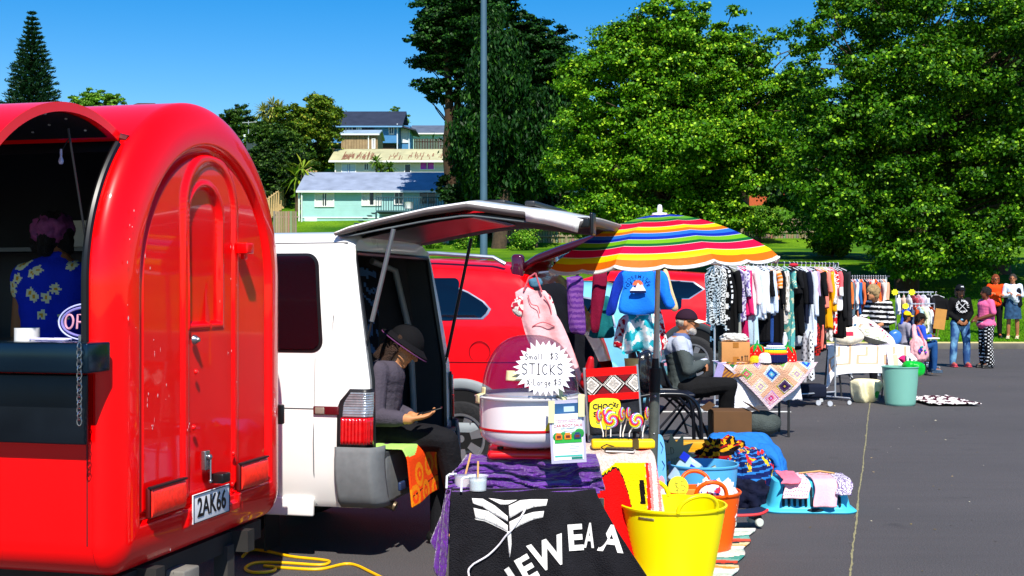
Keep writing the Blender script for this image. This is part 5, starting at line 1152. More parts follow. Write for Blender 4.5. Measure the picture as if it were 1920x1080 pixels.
    for (x, col) in ((-17, 'e07818'), (0, 'f08a20'), (18, '1c3c6a')):
        mb = MB(Mx); mb.box((x*k, -11*k, .0068), (13*k, 9*k, .002), bev=.0015); mb.box((x*k, -5*k, .0068), (9*k, 4*k, .002), bev=.001); q = obj('printed_car', mb, mat(col, rough=.5), pg)
        mb = MB(Mx); mb.box((x*k, -10*k, .0085), (8*k, 5*k, .001)); obj('boot_opening', mb, mat('6a2414', rough=.5), q)
    Mt = lambda x, y, z=.0045: Mx @ Matrix.Translation((x*k, y*k, z)); RD = mat('c0202c', rough=.5, var=0); IK = mat('3a4a5a', rough=.5, var=0)
    obj('title', text_mb('CAR BOOT SALE', 7.2*k, Mt(1, 10), depth=.0003, bold=.00015), RD, pg); obj('subtitle', text_mb('CITY MARKET', 4.2*k, Mt(1, 4.5), depth=.0003), IK, pg)
    obj('printed_line', text_mb('INTRODUCING A SUNDAY FOR\nOUR LOCAL COMMUNITY', 3.2*k, Mt(1, 19), depth=.0003), mat('d06070', rough=.5, var=0), pg)
    mb = MB(Mx); r = random.Random(1)
    for i in range(5): w = r.uniform(12, 22); mb.box((11*k, (-27-3.0*i)*k, .0028), (w*k, .8*k, .0006))
    for i in range(3): w = r.uniform(14, 26); mb.box((2*k, (0-3.0*i)*k, .0048), (w*k, .7*k, .0006))
    obj('small_print', mb, mat('7a8490', rough=.6), pg)
    for (px, py) in ((1034, 772), (1090, 760)):
        c2 = P(px, py, 5.755); mb = MB(); mb.box((c2.x, c2.y-.006, c2.z), (.028, .0015, .10)); obj('tape_strip', mb, TP, s)
    # yellow flame sticker of the bowl beside the flyer
    mb = MB(); A0 = math.asin((GX(1030, D)-cx)/(R_*.94)); 
    for (dx, h0, h1) in ((0, -.05, .035), (.018, -.03, .05), (-.016, -.055, -.01)):
        q = A0+dx/R_-PI/2; rr = R_*.9445; zc = HZ(775, D); mb.add([(cx+rr*math.cos(q+a), cy+rr*math.sin(q+a), zc+z) for a, z in ((-.06, h0), (0, h0-.01), (.05, h0+.02), (.03, h1))], [(0, 1, 2, 3)])
    obj('flame_sticker', mb, mat('f0d020', rough=.4), bw)
    # ---------------- plastic jugs with wooden sticks
    for i, (px, py, D, hcol, lab) in enumerate(((896, 925, 5.80, 'c8e8ee', 'clear jug of pale blue sugar with a wooden stick'), (868, 914, 5.90, 'e8a8b0', 'clear jug of pink sugar with a tall wooden stick'))):
        c = P(px, py, D); c.z = tz+.018; s = thing('measuring_jug', lab, 'jug', c, group='sugar jugs on the purple velvet'); r0 = .038
        mb = MB(); mb.lathe([(0, 0), (r0, 0), (r0*1.14, .065), (r0*1.3, .067), (r0*1.24, .064), (r0*1.06, .062), (r0*.93, .003), (0, .003)], c, 32); obj('cup', mb, mat('e8eef2', rough=.15, var=0, alpha=.45), s)
        mb = MB(); mb.lathe([(0, .005), (r0*.92, .005), (r0*1.02, .042), (0, .043)], c, 28); obj('sugar', mb, mat(hcol, rough=.9, bump=.5, bscale=300), s)
        mb = MB(); mb.tube([c+Vector((-.030, -.012, .060)), c+Vector((-.060, -.03, .062)), c+Vector((-.072, -.036, .054)), c+Vector((-.074, -.038, .0))], .0055, 8); obj('handle', mb, mat('eaf0f4', rough=.2, var=0), s)
        mb = MB(); a = c+Vector((.0, 0, .01)); b_ = c+(Vector((.001, .0, .132)) if i == 0 else Vector((.036, 0, .155))); mb.box(((a.x+b_.x)/2, (a.y+b_.y)/2, (a.z+b_.z)/2), (.0085, .004, (b_-a).length), r=Matrix.Rotation(math.atan2(b_.x-a.x, b_.z-a.z), 4, 'Y')); st = obj('wooden_stick', mb, mat('d8a468', rough=.8), s)
    # white power cord down the towel, and the yellow extension cable
    pts = []
    for (px, py) in ((988, 938), (984, 955), (972, 975), (960, 992), (948, 1004), (934, 1022), (915, 1040), (895, 1052), (886, 1058)): 
        u, v = onto(px, py); p = Vector(tow(u, v)); pts.append((p.x, p.y-.016, p.z))
    pts += [P(878, 1072, 5.62), P(886, 1100, 5.6)]
    mb = MB(); mb.tube(smooth_pts(pts, 4), .0042, 8); obj('power_cord', mb, mat('e4dfe4', rough=.4, var=.02), None, label='white power cord trailing down the black towel', cat='cord')
    def gp(px, py): D = GD(py); return (GX(px, D), D, .008)
    pts = [gp(455, 1046), gp(470, 1034), gp(500, 1036), (gp(545, 1046)), gp(600, 1052), gp(618, 1056), gp(600, 1062), gp(530, 1058), gp(480, 1058), gp(460, 1068), gp(475, 1076), gp(510, 1074), gp(515, 1066), gp(495, 1064), gp(540, 1068), gp(600, 1070), gp(655, 1060), gp(700, 1078), gp(760, 1110)]
    mb = MB(); mb.tube(smooth_pts(pts, 6), .0085, 8); obj('extension_cable', mb, mat('f0b808', rough=.4, var=.03), None, label='yellow extension cable looped on the asphalt under the van', cat='cable')
    # pale crate peeping behind the jugs
    c = P(890, 912, 6.5); mb = MB(); mb.box((c.x, c.y, .45), (.22, .2, .9)); 
def smooth_pts(p, k):
    p = [Vector(q) for q in p]; out = []
    for i in range(len(p)-1):
        a, b, c, d = p[max(i-1, 0)], p[i], p[i+1], p[min(i+2, len(p)-1)]
        for j in range(k): t = j/k; out.append(.5*((2*b)+(c-a)*t+(2*a-5*b+4*c-d)*t*t+(3*b-a-3*c+d)*t**3))
    return out+[p[-1]]

# ============================================================= striped umbrella
def build_umbrella():
    D = 7.9; foot = Vector((GX(1220, D), D, 0)); top = P(1237, 402, D-.02); ax = (top-foot).normalized(); t = thing('beach_umbrella', 'rainbow striped beach umbrella on a grey pole', 'umbrella', foot)
    zr = (HZ(505, D)); Rr = .735
    tilt = Matrix.Rotation(R(3.5), 3, Vector((0.25, -1, 0)))
    apex = top; H = .285
    stops = [(0, 'e05818'), (.09, '1c3cb8'), (.215, 'f0f0ea'), (.222, '6cb420'), (.30, '14702c'), (.355, 'f0f0ea'), (.362, 'e80838'), (.475, 'f0f0ea'), (.482, 'f0e400'), (.54, 'f08010'), (.59, 'f0f0ea'), (.597, '2a78e0'), (.65, '1030b8'), (.695, 'f0f0ea'), (.701, '7cc418'), (.755, '0e6c30'), (.79, 'f0f0ea'), (.797, 'f00848'), (.885, 'f0f0ea'), (.891, 'f4e800'), (.945, 'f47a10'), (.985, 'f0f0ea'), (1.01, 'f0f0ea')]
    def sc(r):
        c = stops[0][1]
        for a, b in stops:
            if r >= a: c = b
        return lin(c)
    n = 8; ph0 = R(-90+22.5-6)
    def surf(u, v):     # u round, v 0..1 from the apex outwards
        k = u*n; i = math.floor(k); f = k-i; a0 = ph0+2*PI*i/n; a1 = ph0+2*PI*(i+1)/n
        def rib(a): r = Rr*v; return Vector((r*math.cos(a), r*math.sin(a), -H*(v**1.75)*1.0))
        p = rib(a0).lerp(rib(a1), f); sag = math.sin(PI*f); p.z += -.014*sag*v; p *= 1
        if v > .93: p.z -= (v-.93)*.42*(.65+.7*abs(math.sin(PI*f*2))**.6)
        q = tilt @ p; q += Vector((0, 0, 0)); return apex+q
    mb = MB(); mb.grid(surf, 96, 200, lambda u, v: sc(v), cu=True)
    cm = cloth((1, 1, 1), col=True, var=.04, transl=.35, rough=.55, spec=.35, bump=.15, bscale=25); cn = obj('canopy', mb, cm, t, angle=25)
    mb = MB(); ring = [surf(i/256, 1.0) for i in range(256)]; mb.tube(ring, .006, 6, closed=True); obj('white_piping', mb, mat('f4f4f0', rough=.5, var=0), cn)
    RB = mat('c8ccd0', rough=.3, metal=.6)
    for i in range(n):
        mb = MB(); mb.tube([Vector(surf(i/n, v))-Vector((0, 0, .012)) for v in [.02+.92*k/12 for k in range(13)]], .004, 6); obj('rib', mb, RB, t)
    mb = MB(); mb.lathe([(0, .05), (.012, .045), (.017, .02), (.014, 0), (.045, -.004), (.05, -.016), (0, -.012)], apex+Vector((0, 0, .012)), 20); obj('finial', mb, mat('f4f0ee', rough=.3, var=0), t)
    mid = foot.lerp(top, (HZ(690, D))/top.z); j2 = foot.lerp(top, HZ(735, D)/top.z); j3 = foot.lerp(top, HZ(872, D)/top.z)
    mb = MB(); mb.tube([mid, top], .0155, 16); obj('upper_pole', mb, mat('c4beb2', rough=.45, metal=.1), t)
    mb = MB(); mb.tube([mid-Vector((0, 0, .02)), mid+Vector((0, 0, .06))], [.026, .020], 14); mb.tube([j2, mid+Vector((0, 0, .0))], [.034, .036], 16); obj('black_joint', mb, mat('161616', rough=.6), t)
    mb = MB(); mb.tube([j3, j2], .030, 18); obj('lower_pole', mb, mat('4e5450', rough=.5, var=.2, scale=20, bump=.1), t)
    mb = MB(); mb.tube([foot, j3], .032, 18); obj('purple_sleeve', mb, mat('6a5cb0', rough=.5, var=.1), t)
    mb = MB(); c = foot.lerp(top, HZ(742, D)/top.z); mb.ball(c-Vector((0, .03, 0)), .008, 8); c = foot.lerp(top, HZ(812, D)/top.z); mb.ball(c-Vector((0, .03, 0)), .006, 8); obj('screw', mb, mat('c8ccd0', rough=.3, metal=.8), t)
    mb = MB(); mb.lathe([(0, 0), (.22, 0), (.23, .03), (.1, .05), (.04, .09), (.034, .09)], foot, 28); obj('base', mb, mat('2c2c2e', rough=.7), t)

# ============================================================= lollipop stall
def build_lollies():
    tz = HZ(838, 6.85); x0, x1 = GX(1086, 6.55), GX(1212, 6.75); ya, yb = 6.55, 7.15
    t = thing('side_table', 'small table under the cartoon throw with the lollipops on it', 'table', ((x0+x1)/2, 6.85, 0)); mb = MB(); mb.box(((x0+x1)/2, (ya+yb)/2, tz-.03), (x1-x0, yb-ya, .03)); obj('table_top', mb, mat('8a8680', rough=.6), t)
    for x in (x0+.04, x1-.04):
        for y in (ya+.05, yb-.05): mb = MB(); mb.tube([(x, y, 0), (x, y, tz-.045)], .012, 8); obj('leg', mb, mat('5a5c60', rough=.4), t)
    RED_ = lin('e80404'); YE = lin('f6e400'); CR = lin('e8dcd4'); BLK = lin('141010'); PK = lin('d84848')
    def pat(u, v):     # cartoon-like patches seen on the front
        s = u; n_ = .5+.5*fbm(u*40, v*60); cream = mixc(CR, lin('c8a898'), max(0, min(1, n_*.9)))
        if v < .26: return lin('e85048') if (s > .55 and v < .15) else cream
        q = (v-.26)/.74; qr = (.03+.45*max(0, .46-s)**.95) if s < .46 else .03+.6*((s-.46)/.23)**2.6; qr += .006*math.sin(s*140)
        if s < .71 and q > qr: return BLK if q < qr+.02 else RED_
        if .30 < s and q > -.01+.5*max(0, .5-s) and s < .86-.10*q: return BLK if (abs(s-(.80-.06*q)) < .03 and .14 < q < .36) or (abs(s-.76) < .03 and .55 < q < .66) else YE
        if abs(s-(.88-.10*q)) < .018: return lin('e02818')
        if s > .9-.1*q: return lin('e89090') if math.sin(s*70+q*9) > .4 else CR
        return cream
    def f(u, v):
        xx = x0-.01+(x1-x0+.03)*u
        if v < .22: q = v/.22; return (xx, yb-(yb-ya)*q, tz-.008+.004*math.sin(u*20+q*9))
        q = (v-.22)/.78; fo = .02*math.sin(u*11+1)*q+.012*math.sin(u*27)*q; return (xx+.03*(u-.5)*q*3+.05*q*u, ya-.012-.07*q+fo-.02*math.sin(min(1, q*7)*PI/2), tz-.012-.60*q)
    o = drape(f, 110, 120, 'throw', cloth((1, 1, 1), col=True, var=.12, scale=40, bump=.6, bscale=140), pat, solid=.008); props(o, 'red, yellow and cream cartoon throw over the lollipop table', 'throw')
    # lollipop tray
    c = P(1168, 822, 6.78); s = thing('lollipop_tray', 'long yellow card tray holding the lollipops', 'tray', (c.x, c.y, tz)); w = 118/2400*6.8
    mb = MB(); mb.box((c.x, c.y, tz+.026), (w, .08, .046), bev=.012); obj('tray_body', mb, mat('f0cc08', rough=.5), s)
    mb = MB(); mb.box((c.x+w*.19, c.y-.003, tz+.026), (.034, .083, .047)); obj('dark_label', mb, mat('4a3c10', rough=.5), s)
    labs = ['lollipop nearest the bowl, turned edge-on', 'lollipop with a flower shape in its middle', 'lollipop behind, second from the bowl', 'tall rainbow lollipop turned sideways in the middle of the tray', 'lollipop leaning right with red and green centre', 'narrow lollipop behind the leaning one', 'lollipop nearest the umbrella pole']
    SWC = ['e82010', 'f08010', 'f6e000', '28a838', 'f0f0e8', '2868d8', 'e82070']
    for i, (px, py, rr, yaw, bx, dy) in enumerate(((1123, 782, .040, 60, 1131, 0), (1146, 787, .043, 5, 1145, -.02), (1139, 776, .036, 30, 1136, .02), (1166, 778, .042, 62, 1163, -.01), (1193, 789, .042, 20, 1180, -.02), (1178, 776, .036, 66, 1168, .02), (1213, 776, .038, 68, 1205, 0))):
        hc = P(px, py, 6.76+dy); bt = P(bx, 812, 6.77+dy); l = thing('lollipop', 'rainbow swirl '+labs[i], 'lollipop', (bt.x, bt.y, tz+.045), group='rainbow lollipops in the yellow tray')
        Mx = Matrix.Translation(hc) @ Matrix.Rotation(R(yaw), 4, 'Z') @ Matrix.Rotation(R(90), 4, 'X'); mb = MB(Mx); ns = 40
        def g(u, v): a = 2*PI*u; b = PI*v; return (rr*math.sin(b)*math.cos(a), rr*math.sin(b)*math.sin(a), .008*math.cos(b))
        mb.grid(g, 64, 24, lambda u, v: lin(SWC[int((u*14*1.0+math.sin(PI*v)*9)) % 7]), cu=True); hd = obj('candy_disc', mb, mat((1, 1, 1), col=True, rough=.15, coat=1, var=0), l)
        mb = MB(); mb.tube([hc, bt, bt-Vector((0, 0, .02))], .0032, 8); obj('stick', mb, mat('f4f4f4', rough=.4, var=0), l)
    # CHOC STRAWBERRY style sign
    c = P(1139, 776, 7.0); Mx = frame(c, (1, .05, .02), (0, .1, 1)); k = .85*7.0/2400; s = thing('choc_sign', "yellow hand-cut CHOC sign with black letters behind the lollipops", 'sign', (c.x, c.y, tz))
    mb = MB(Mx); out = [(-38, 24), (-22, 34), (10, 34), (26, 30), (30, 16), (24, 4), (18, -20), (0, -34), (-20, -30), (-36, -26), (-40, -6)]; q = smooth_pts([(a*k, b*k, 0) for a, b in out+[out[0]]], 3)[:-1]; mb.poly(q, (0, 0, -.003)); obj('card', mb, mat('f2e020', rough=.5), s)
    BK = mat('101010', rough=.5, var=0); obj('letters', text_mb("CHOC", 16*k, Mx @ Matrix.Translation((-10*k, 16*k, .002)), bold=.0012, depth=.0008, sx=.95), BK, s)
    obj('price', text_mb("'$5", 12*k, Mx @ Matrix.Translation((18*k, 19*k, .002)) @ Matrix.Rotation(-.5, 4, 'Z'), bold=.0006, depth=.0008), BK, s); obj('letters', text_mb("STRAW", 15*k, Mx @ Matrix.Translation((-6*k, -1*k, .002)), bold=.0012, depth=.0008), BK, s)
    # red woven-pattern camp chair back behind
    c = P(1148, 720, 7.35); k = 7.35/2400; s = thing('camp_chair', 'red camp chair whose back has a black and white diamond weave', 'chair', (c.x, c.y, 0)); Mx = frame(c, (1, .10, .06), (0, .16, 1))
    def g(u, v): return Mx @ Vector(((u-.5)*96*k, (v-.5)*62*k, .012*math.sin(PI*u)))
    W_ = lin('ece6dc'); K_ = lin('140c0c'); Rr_ = lin('d00808'); Mn = lin('701018')
    def cf(u, v):
        if v < .22 or v > .76: return Rr_
        y = (v-.49)/.30; x = ((u*2.3+.30) % 1.0-.5)*2.2; d = abs(x)+abs(y)
        if d < .78: return W_ if (int((x+y)*9+90)+int((x-y)*9+90)) % 2 == 0 or d > .6 else K_
        if d < .92: return K_
        if d < 1.12 and int((x-y)*12+90) % 2 == 0: return W_
        return Mn if d > 1.3 else K_
    drape(g, 190, 70, 'back_panel', CLOTHCOL, cf, par=s, solid=.008)
    mb = MB()
    def g2(u, v): return Mx @ Vector(((u-.5)*96*k+.0, -31*k-62*k*v, -.01-.02*v))
    drape(g2, 10, 10, 'lower_back', cloth('23262c', var=.5, scale=20), None, par=s, solid=.008)
    for sx in (-1, 1): mb = MB(); mb.tube([Mx @ Vector((sx*50*k, 34*k, -.01)), Mx @ Vector((sx*50*k, -160*k, -.06)), (Mx @ Vector((sx*50*k, -160*k, -.06)))*1.0+Vector((0, 0, -.28))], .010, 8); obj('frame_post', mb, mat('b8bcc4', rough=.3, metal=.7), s)
    for sx in (-1, 1): mb = MB(); mb.tube([Mx @ Vector((sx*48*k, -95*k, -.02)), Mx @ Vector((sx*48*k, -100*k, -.02))+Vector((0, .42, -.02)), Mx @ Vector((sx*48*k, -100*k, -.02))+Vector((0, .45, -.62))], .012, 8); obj('armrest', mb, mat('2a2a2c', rough=.6), s)
    mb = MB(); q = Mx @ Vector((0, -125*k, 0)); mb.box((q.x, q.y+.22, q.z), (.30, .42, .02)); obj('seat', mb, cloth('23262c'), s)
    # red hoodie on the chair left top, yellow cup on it
    c = P(1108, 680, 7.5); mb = MB(); mb.cap(c+Vector((0, 0, .02)), c+Vector((-.02, .02, -.12)), .018, .045); mb.cap(c+Vector((-.03, 0, -.08)), c+Vector((.03, 0, -.1)), .03, .03); obj('red_bottle', mb, mat('c8101c', rough=.4), None, label='red bottle standing behind the camp chair', cat='bottle')
    c = P(1184, 690, 8.1); mb = MB(); mb.lathe([(0, 0), (.035, 0), (.045, .10), (.048, .11), (.04, .11), (.033, .01), (0, .01)], (c.x, c.y, c.z-.05), 20); o = obj('cream_pot', mb, mat('f0d080', rough=.6), None, label='cream and yellow pot below the tie-dyed skirt', cat='pot')
    # card reader, wallet and pouch on the throw
    c = P(1166, 836, 6.70); s = thing('wallet', 'black wallet with a white edge on the throw', 'wallet', (c.x, c.y, tz)); mb = MB(); mb.box((c.x-.015, c.y-.06, tz+.016), (.15, .08, .013), bev=.004, r=R(-12)); obj('cover', mb, mat('1a1214', rough=.35), s); mb = MB(); mb.box((c.x-.012, c.y-.064, tz+.007), (.145, .078, .007), r=R(-12)); obj('inner_cards', mb, mat('e0dcd8', rough=.6), s)
    mb = MB(); mb.tube([(c.x-.09, c.y-.06, tz+.004), (c.x-.11, c.y-.02, tz+.02), (c.x-.08, c.y+.01, tz+.03), (c.x-.04, c.y, tz+.02)], .003, 6); obj('strap', mb, mat('1a1214', rough=.5), s)

# ============================================================= tubs, basket, blankets on the ground
def tub(name, label, c, r0, r1, h, col, hand_=True, group=None, rot=0, hw=1.0):
    t = thing(name, label, 'tub', c, group=group); c = Vector(c); m = mat(col, rough=.38, var=.03, scale=4, spec=.4, transl=.12)
    prof = [(0, 0), (r0*.96, 0), (r0, .01)]
    for k in range(1, 15): f = k/15; r = r0+(r1-r0)*f**.85; prof += [(r+.0007, h*f-.004), (r, h*f)]
    prof += [(r1, h-.014), (r1+.006, h-.012), (r1+.008, h-.002), (r1+.003, h+.003), (r1-.004, h), (r1-.006, h-.02), (r0-.004, .012), (0, .010)]
    mb = MB(); mb.lathe(prof, c, 64); obj('tub_body', mb, m, t)
    if hand_:
        for s in (0, PI):
            a = rot+s; pts = []
            for k in range(17): q = PI*k/16; w = .42*hw; aa = a+w*math.cos(q); z = h-.005+.085*math.sin(q); rr = r1+.001+.012*math.sin(q); pts.append(c+Vector((rr*math.cos(aa), rr*math.sin(aa), z)))
            mb = MB(); mb.tube(pts, .012, 10); obj('handle', mb, m, t)
    return t
def soft(name, label, cat, c, size, m, seed=0, par=None, lump=.12, cf=None, flat=.0, hf=.5, group=None, rot=0, n=56):
    """crumpled soft thing: folded cloth, bag, heap"""
    mb = MB(); c = Vector(c); Rm = Matrix.Rotation(rot, 3, 'Z')
    def f(u, v):
        a = 2*PI*u; b = PI*v; p = Vector((math.sin(b)*math.cos(a), math.sin(b)*math.sin(a), math.cos(b)))
        p = Vector([math.copysign(abs(x)**.75, x) for x in p]); k = 1+lump*fbm(p.x*2+seed, p.y*2, p.z*2)+lump*hf*abs(fbm(p.x*6, p.y*6+seed, p.z*6)); q = Vector((p.x*size[0]*k, p.y*size[1]*k, p.z*size[2]*k))
        if q.z < -size[2]*.8: q.z = -size[2]*.8
        return c+Rm @ q+Vector((0, 0, size[2]*.8))
    mb.grid(f, n, n//2, cf, cu=True); o = obj(name, mb, m, par, angle=180)
    if par is None: props(o, label, cat, group)
    return o
def build_tubs():
    # yellow tub: rim ellipse centred (1262, 955)
    D = 6.55; tub('yellow_tub', 'large bright yellow flexible tub in front, on the striped rug', (GX(1262, D), D, .004), .19, .268, .40, 'fff000', rot=R(112), hw=1.0)
    q = P(1190, 962, 6.5); mb = MB(); mb.grid(lambda u, v: (GX(1262, 6.55)+.262*math.cos(R(222+20*u)), 6.55+.262*math.sin(R(222+20*u)), .355+.03*v), 8, 2); obj('clear_label', mb, mat('b8b078', rough=.3), bpy.data.objects['yellow_tub'], solid=.001)
    D = 7.35; c = (GX(1318, D), D, .004); tub('orange_tub', 'orange flexible tub behind the yellow one, full of bags', c, .155, .212, .34, 'ff6208', rot=R(95))
    D = 8.35; cb = (GX(1318, D), D, .004); tub('blue_tub', 'pale blue tub full of toys behind the orange one', cb, .19, .225, .36, '58b4e8', rot=R(0), hand_=False)
    # contents of the orange tub
    r = random.Random(2); cols = [('f0ece8', 'white paper bag crumpled in the orange tub'), ('f4f0ee', 'white plastic bag at the right in the orange tub'), ('e8d8c8', 'cream bag at the front of the orange tub')]
    for i, ((col, lab), (px, py, s)) in enumerate(zip(cols, ((1350, 925, .085), (1352, 950, .08), (1325, 958, .075)))): q = P(px, py, 7.30); soft('bag', lab, 'bag', (q.x, q.y, q.z-.09), (s, s*.8, s), mat(col, rough=.5, var=.1), seed=i*3, lump=.35, group='bags in the orange tub')
    q = P(1330, 930, 7.25); soft('printed_bag', 'white bag with red and blue print in the orange tub', 'bag', (q.x, q.y, q.z-.08), (.07, .05, .09), CLOTHCOL, seed=9, lump=.3, cf=lambda u, v: lin('d03048') if fbm(u*9, v*5) > .2 else (lin('3050c0') if fbm(u*9+5, v*5) > .25 else lin('f0ecea')))
    q = P(1272, 912, 7.28); Mx = frame(q, (1, .1, .05), (0, .2, 1)); k = 7.28/2400; s = thing('price_tag', 'yellow round price tag leaning in the orange tub', 'tag', (q.x, q.y, q.z-.07)); mb = MB(Mx); mb.lathe([(0, .001), (19*k, .001), (19*k, -.001), (0, -.001)], (0, 0, 0), 26); mb.box((2*k, -20*k, 0), (22*k, 16*k, .002)); obj('tag_card', mb, mat('f4e818', rough=.5), s)
    strokes(s, hand('$5', -9*k, -10*k, 18*k, .6, .1), frame(Mx @ Vector((0, 0, .002)), (1, .1, .15), (0, .2, 1)), .0014, mat('1a4a28', rough=.6))
    q = P(1262, 950, 7.2); mb = MB(); mb.box((GX(1300, 7.42), 7.42, .27), (.16, .02, .14), bev=.004); obj('orange_folder', mb, mat('f08a28', rough=.5), None, label='light orange folder standing in the orange tub', cat='folder')
    # toys in the blue tub
    q = P(1285, 885, 8.25); mb = MB(); Mx = Matrix.Translation(q) @ Matrix.Rotation(R(35), 4, 'Y') @ Matrix.Rotation(R(-20), 4, 'Z'); mb.M = Mx; mb.box((0, 0, -.0), (.14, .10, .20), bev=.015); s = thing('clear_box', 'clear plastic box with dark blue corners in the blue tub', 'box', (q.x, q.y, q.z-.1)); obj('case', mb, mat('a8c8e0', rough=.1, var=.2, coat=1), s)
    mb = MB(Mx); mb.box((-.05, -.055, .08), (.05, .012, .05)); mb.box((.04, -.055, .06), (.06, .012, .012)); obj('blue_corner', mb, mat('1830c0', rough=.3), s)
    q = P(1340, 893, 8.3); mb = MB(); mb.tube([q+Vector((-.02, 0, .06)), q+Vector((.045, -.01, -.06))], .028, 16); s = thing('drink_bottle', 'clear bottle with a green label lying in the blue tub', 'bottle', (q.x, q.y, q.z-.06)); obj('bottle_body', mb, mat('a8b4a4', rough=.15, coat=1), s); mb = MB(); mb.tube([q+Vector((.005, 0, .015)), q+Vector((.04, -.01, -.05))], .0295, 16); obj('label_wrap', mb, mat('58b838', rough=.4), s)
    q = P(1352, 882, 8.4); mb = MB(); mb.box(q+Vector((0, 0, -.02)), (.05, .04, .05), bev=.008); mb.box(q+Vector((.035, 0, -.03)), (.03, .03, .03), bev=.006); obj('toy_truck', mb, mat('c8c020', rough=.4), None, label='small yellow-green toy vehicle in the blue tub', cat='toy')
    q = P(1302, 870, 8.75); mb = MB(); mb.box((q.x, q.y, .14), (.15, .12, .28), bev=.01); obj('red_carton', mb, mat('f02808', rough=.5), None, label='orange-red carton behind the blue tub', cat='carton')
    q = P(1262, 880, 8.6); soft('green_toy', 'pale green soft toy between the sign and the blue tub', 'toy', (q.x, q.y, q.z-.05), (.05, .04, .07), mat('c8e8a0', rough=.8), seed=4)
    mb = MB(); q = P(1300, 838, 9.6); mb.box((q.x, q.y, .30), (.30, .2, .02)); mb.box((q.x, q.y, .335), (.26, .17, .05), bev=.005); obj('game_box', mb, mat('d8a018', rough=.5), None, label='yellow boxed game beyond the blue tub', cat='box'); 
    mb = MB(); mb.box((q.x, q.y, .145), (.34, .26, .29), bev=.01); obj('storage_crate', mb, mat('3a3c40', rough=.7), None, label='dark crate carrying the yellow boxed game', cat='crate')
    # blue bodyboard standing beside the pole
    c = P(1238, 900, 8.0); Mx = frame((c.x, c.y, 0), (1, .15, 0), (.0, .06, 1)); k = 8/2400; s = thing('bodyboard', 'light blue bodyboard with pink and white print beside the pole', 'bodyboard', (c.x, c.y, 0))
    w = 13*k; h = HZ(815, 8.0); out = [(-w, .02), (w, .02), (w*1.05, h*.4), (w*.95, h*.8), (w*.6, h*.96), (0, h), (-w*.6, h*.96), (-w*.95, h*.8), (-w*1.05, h*.4)]; q = smooth_pts([(a, b, 0) for a, b in out+[out[0]]], 3)[:-1]
    mb = MB(Mx); mb.poly(q, (0, 0, -.04)); obj('board', mb, mat('6cb8ec', rough=.4, var=.05), s, angle=30)
    mb = MB(Mx); mb.ball((w*.4, h*.30, .001), (w*.5, .10, .003), 16); obj('white_print', mb, mat('f0e8ec', rough=.4), s); mb = MB(Mx); mb.ball((w*.3, h*.48, .001), (w*.5, .05, .003), 12); obj('pink_print', mb, mat('e8a0b0', rough=.4), s)
    mb = MB(Mx)
    for (a, b, dx) in ((h*.62, h*.72, .5), (h*.80, h*.92, .3)): mb.tube([(w*dx, a, .004), (w*(dx+.3), (a+b)/2, .004), (w*(dx-.1), b, .004)], .002, 5)
    obj('ink_line', mb, mat('204890', rough=.4), s)
    # cardboard star sign: OLD / CANS
    c = P(1265, 855, 8.45); Mx = frame(c, (1, .05, 0), (0, .12, 1)); k = 8.45/2400; s = thing('star_sign', 'grey-green card star hand-lettered beside the bodyboard', 'sign', (c.x, c.y, 0)); mb = MB(Mx); out = []; n = 11
    for i in range(n): a = 2*PI*i/n+.3; out += [(27*k*math.cos(a), 26*k*math.sin(a)), (43*k*math.cos(a+PI/n), 44*k*math.sin(a+PI/n))]
    vs = [(x, y, 0) for x, y in out]+[(0, 0, 0)]+[(x, y, -.003) for x, y in out]+[(0, 0, -.003)]; m = len(out); mb.add(vs, [(i, (i+1) % m, m) for i in range(m)]+[(m+1+(i+1) % m, m+1+i, 2*m+1) for i in range(m)]+[((i+1) % m, i, m+1+i, m+1+(i+1) % m) for i in range(m)]); obj('card', mb, mat('8a9070', rough=.8), s)
    strokes(s, hand('OLD', -26*k, 4*k, 13*k, .6, .14)+hand('CANS', -24*k, -15*k, 12*k, .55, .14), frame(Mx @ Vector((0, 0, .002)), (1, .05, .12), (0, .12, 1)), .0012, mat('1a1a14', rough=.6))
    mb = MB(); mb.tube([(c.x, c.y+.02, 0), (c.x, c.y+.03, c.z)], .008, 8); obj('stake', mb, mat('8a6a40', rough=.8), s)
    # blankets in a heap
    NV = lin('10205a'); 
    def stars(u, v):
        r_ = math.sin((u*60)); 
        if fbm(u*16, v*9, 3) > .34: return lin('e0b820')
        if fbm(u*16+7, v*9, 3) > .36: return lin('d02828')
        return lin('2878c8') if math.sin(v*95+3*math.sin(u*8)) > .55 else NV
    q = (GX(1402, 9.0), 8.95, .0); soft('starry_blanket', 'navy blanket with stars and blue stripes heaped behind the tubs', 'blanket', q, (.16, .18, .21), CLOTHCOL, seed=3, lump=.16, hf=.15, cf=stars, n=160)
    qp = smooth_pts([P(1322, 832, 9.35), P(1330, 822, 9.3), P(1360, 816, 9.3), P(1405, 818, 9.3), P(1438, 834, 9.25), P(1455, 862, 9.2), P(1458, 890, 9.15), P(1448, 915, 9.1), P(1440, 930, 9.1)], 8)
    def qb(u, v): k_ = u*(len(qp)-1); i_ = min(int(k_), len(qp)-2); p_ = qp[i_].lerp(qp[i_+1], k_-i_); w_ = .022*math.sin(u*26+v*9)*math.sin(v*15)+.03*fbm(u*4, v*3); return (p_.x+.10*v+w_*.6*u, p_.y-.10+.42*v, max(.03, p_.z-.05*(2*v-1)**2+w_-.03))
    o = drape(qb, 100, 50, 'quilted_blanket', cloth('2472c4', var=.2, bump=1.0, bscale=18), solid=.055); props(o, 'bright blue quilted blanket folded over the heap', 'blanket')
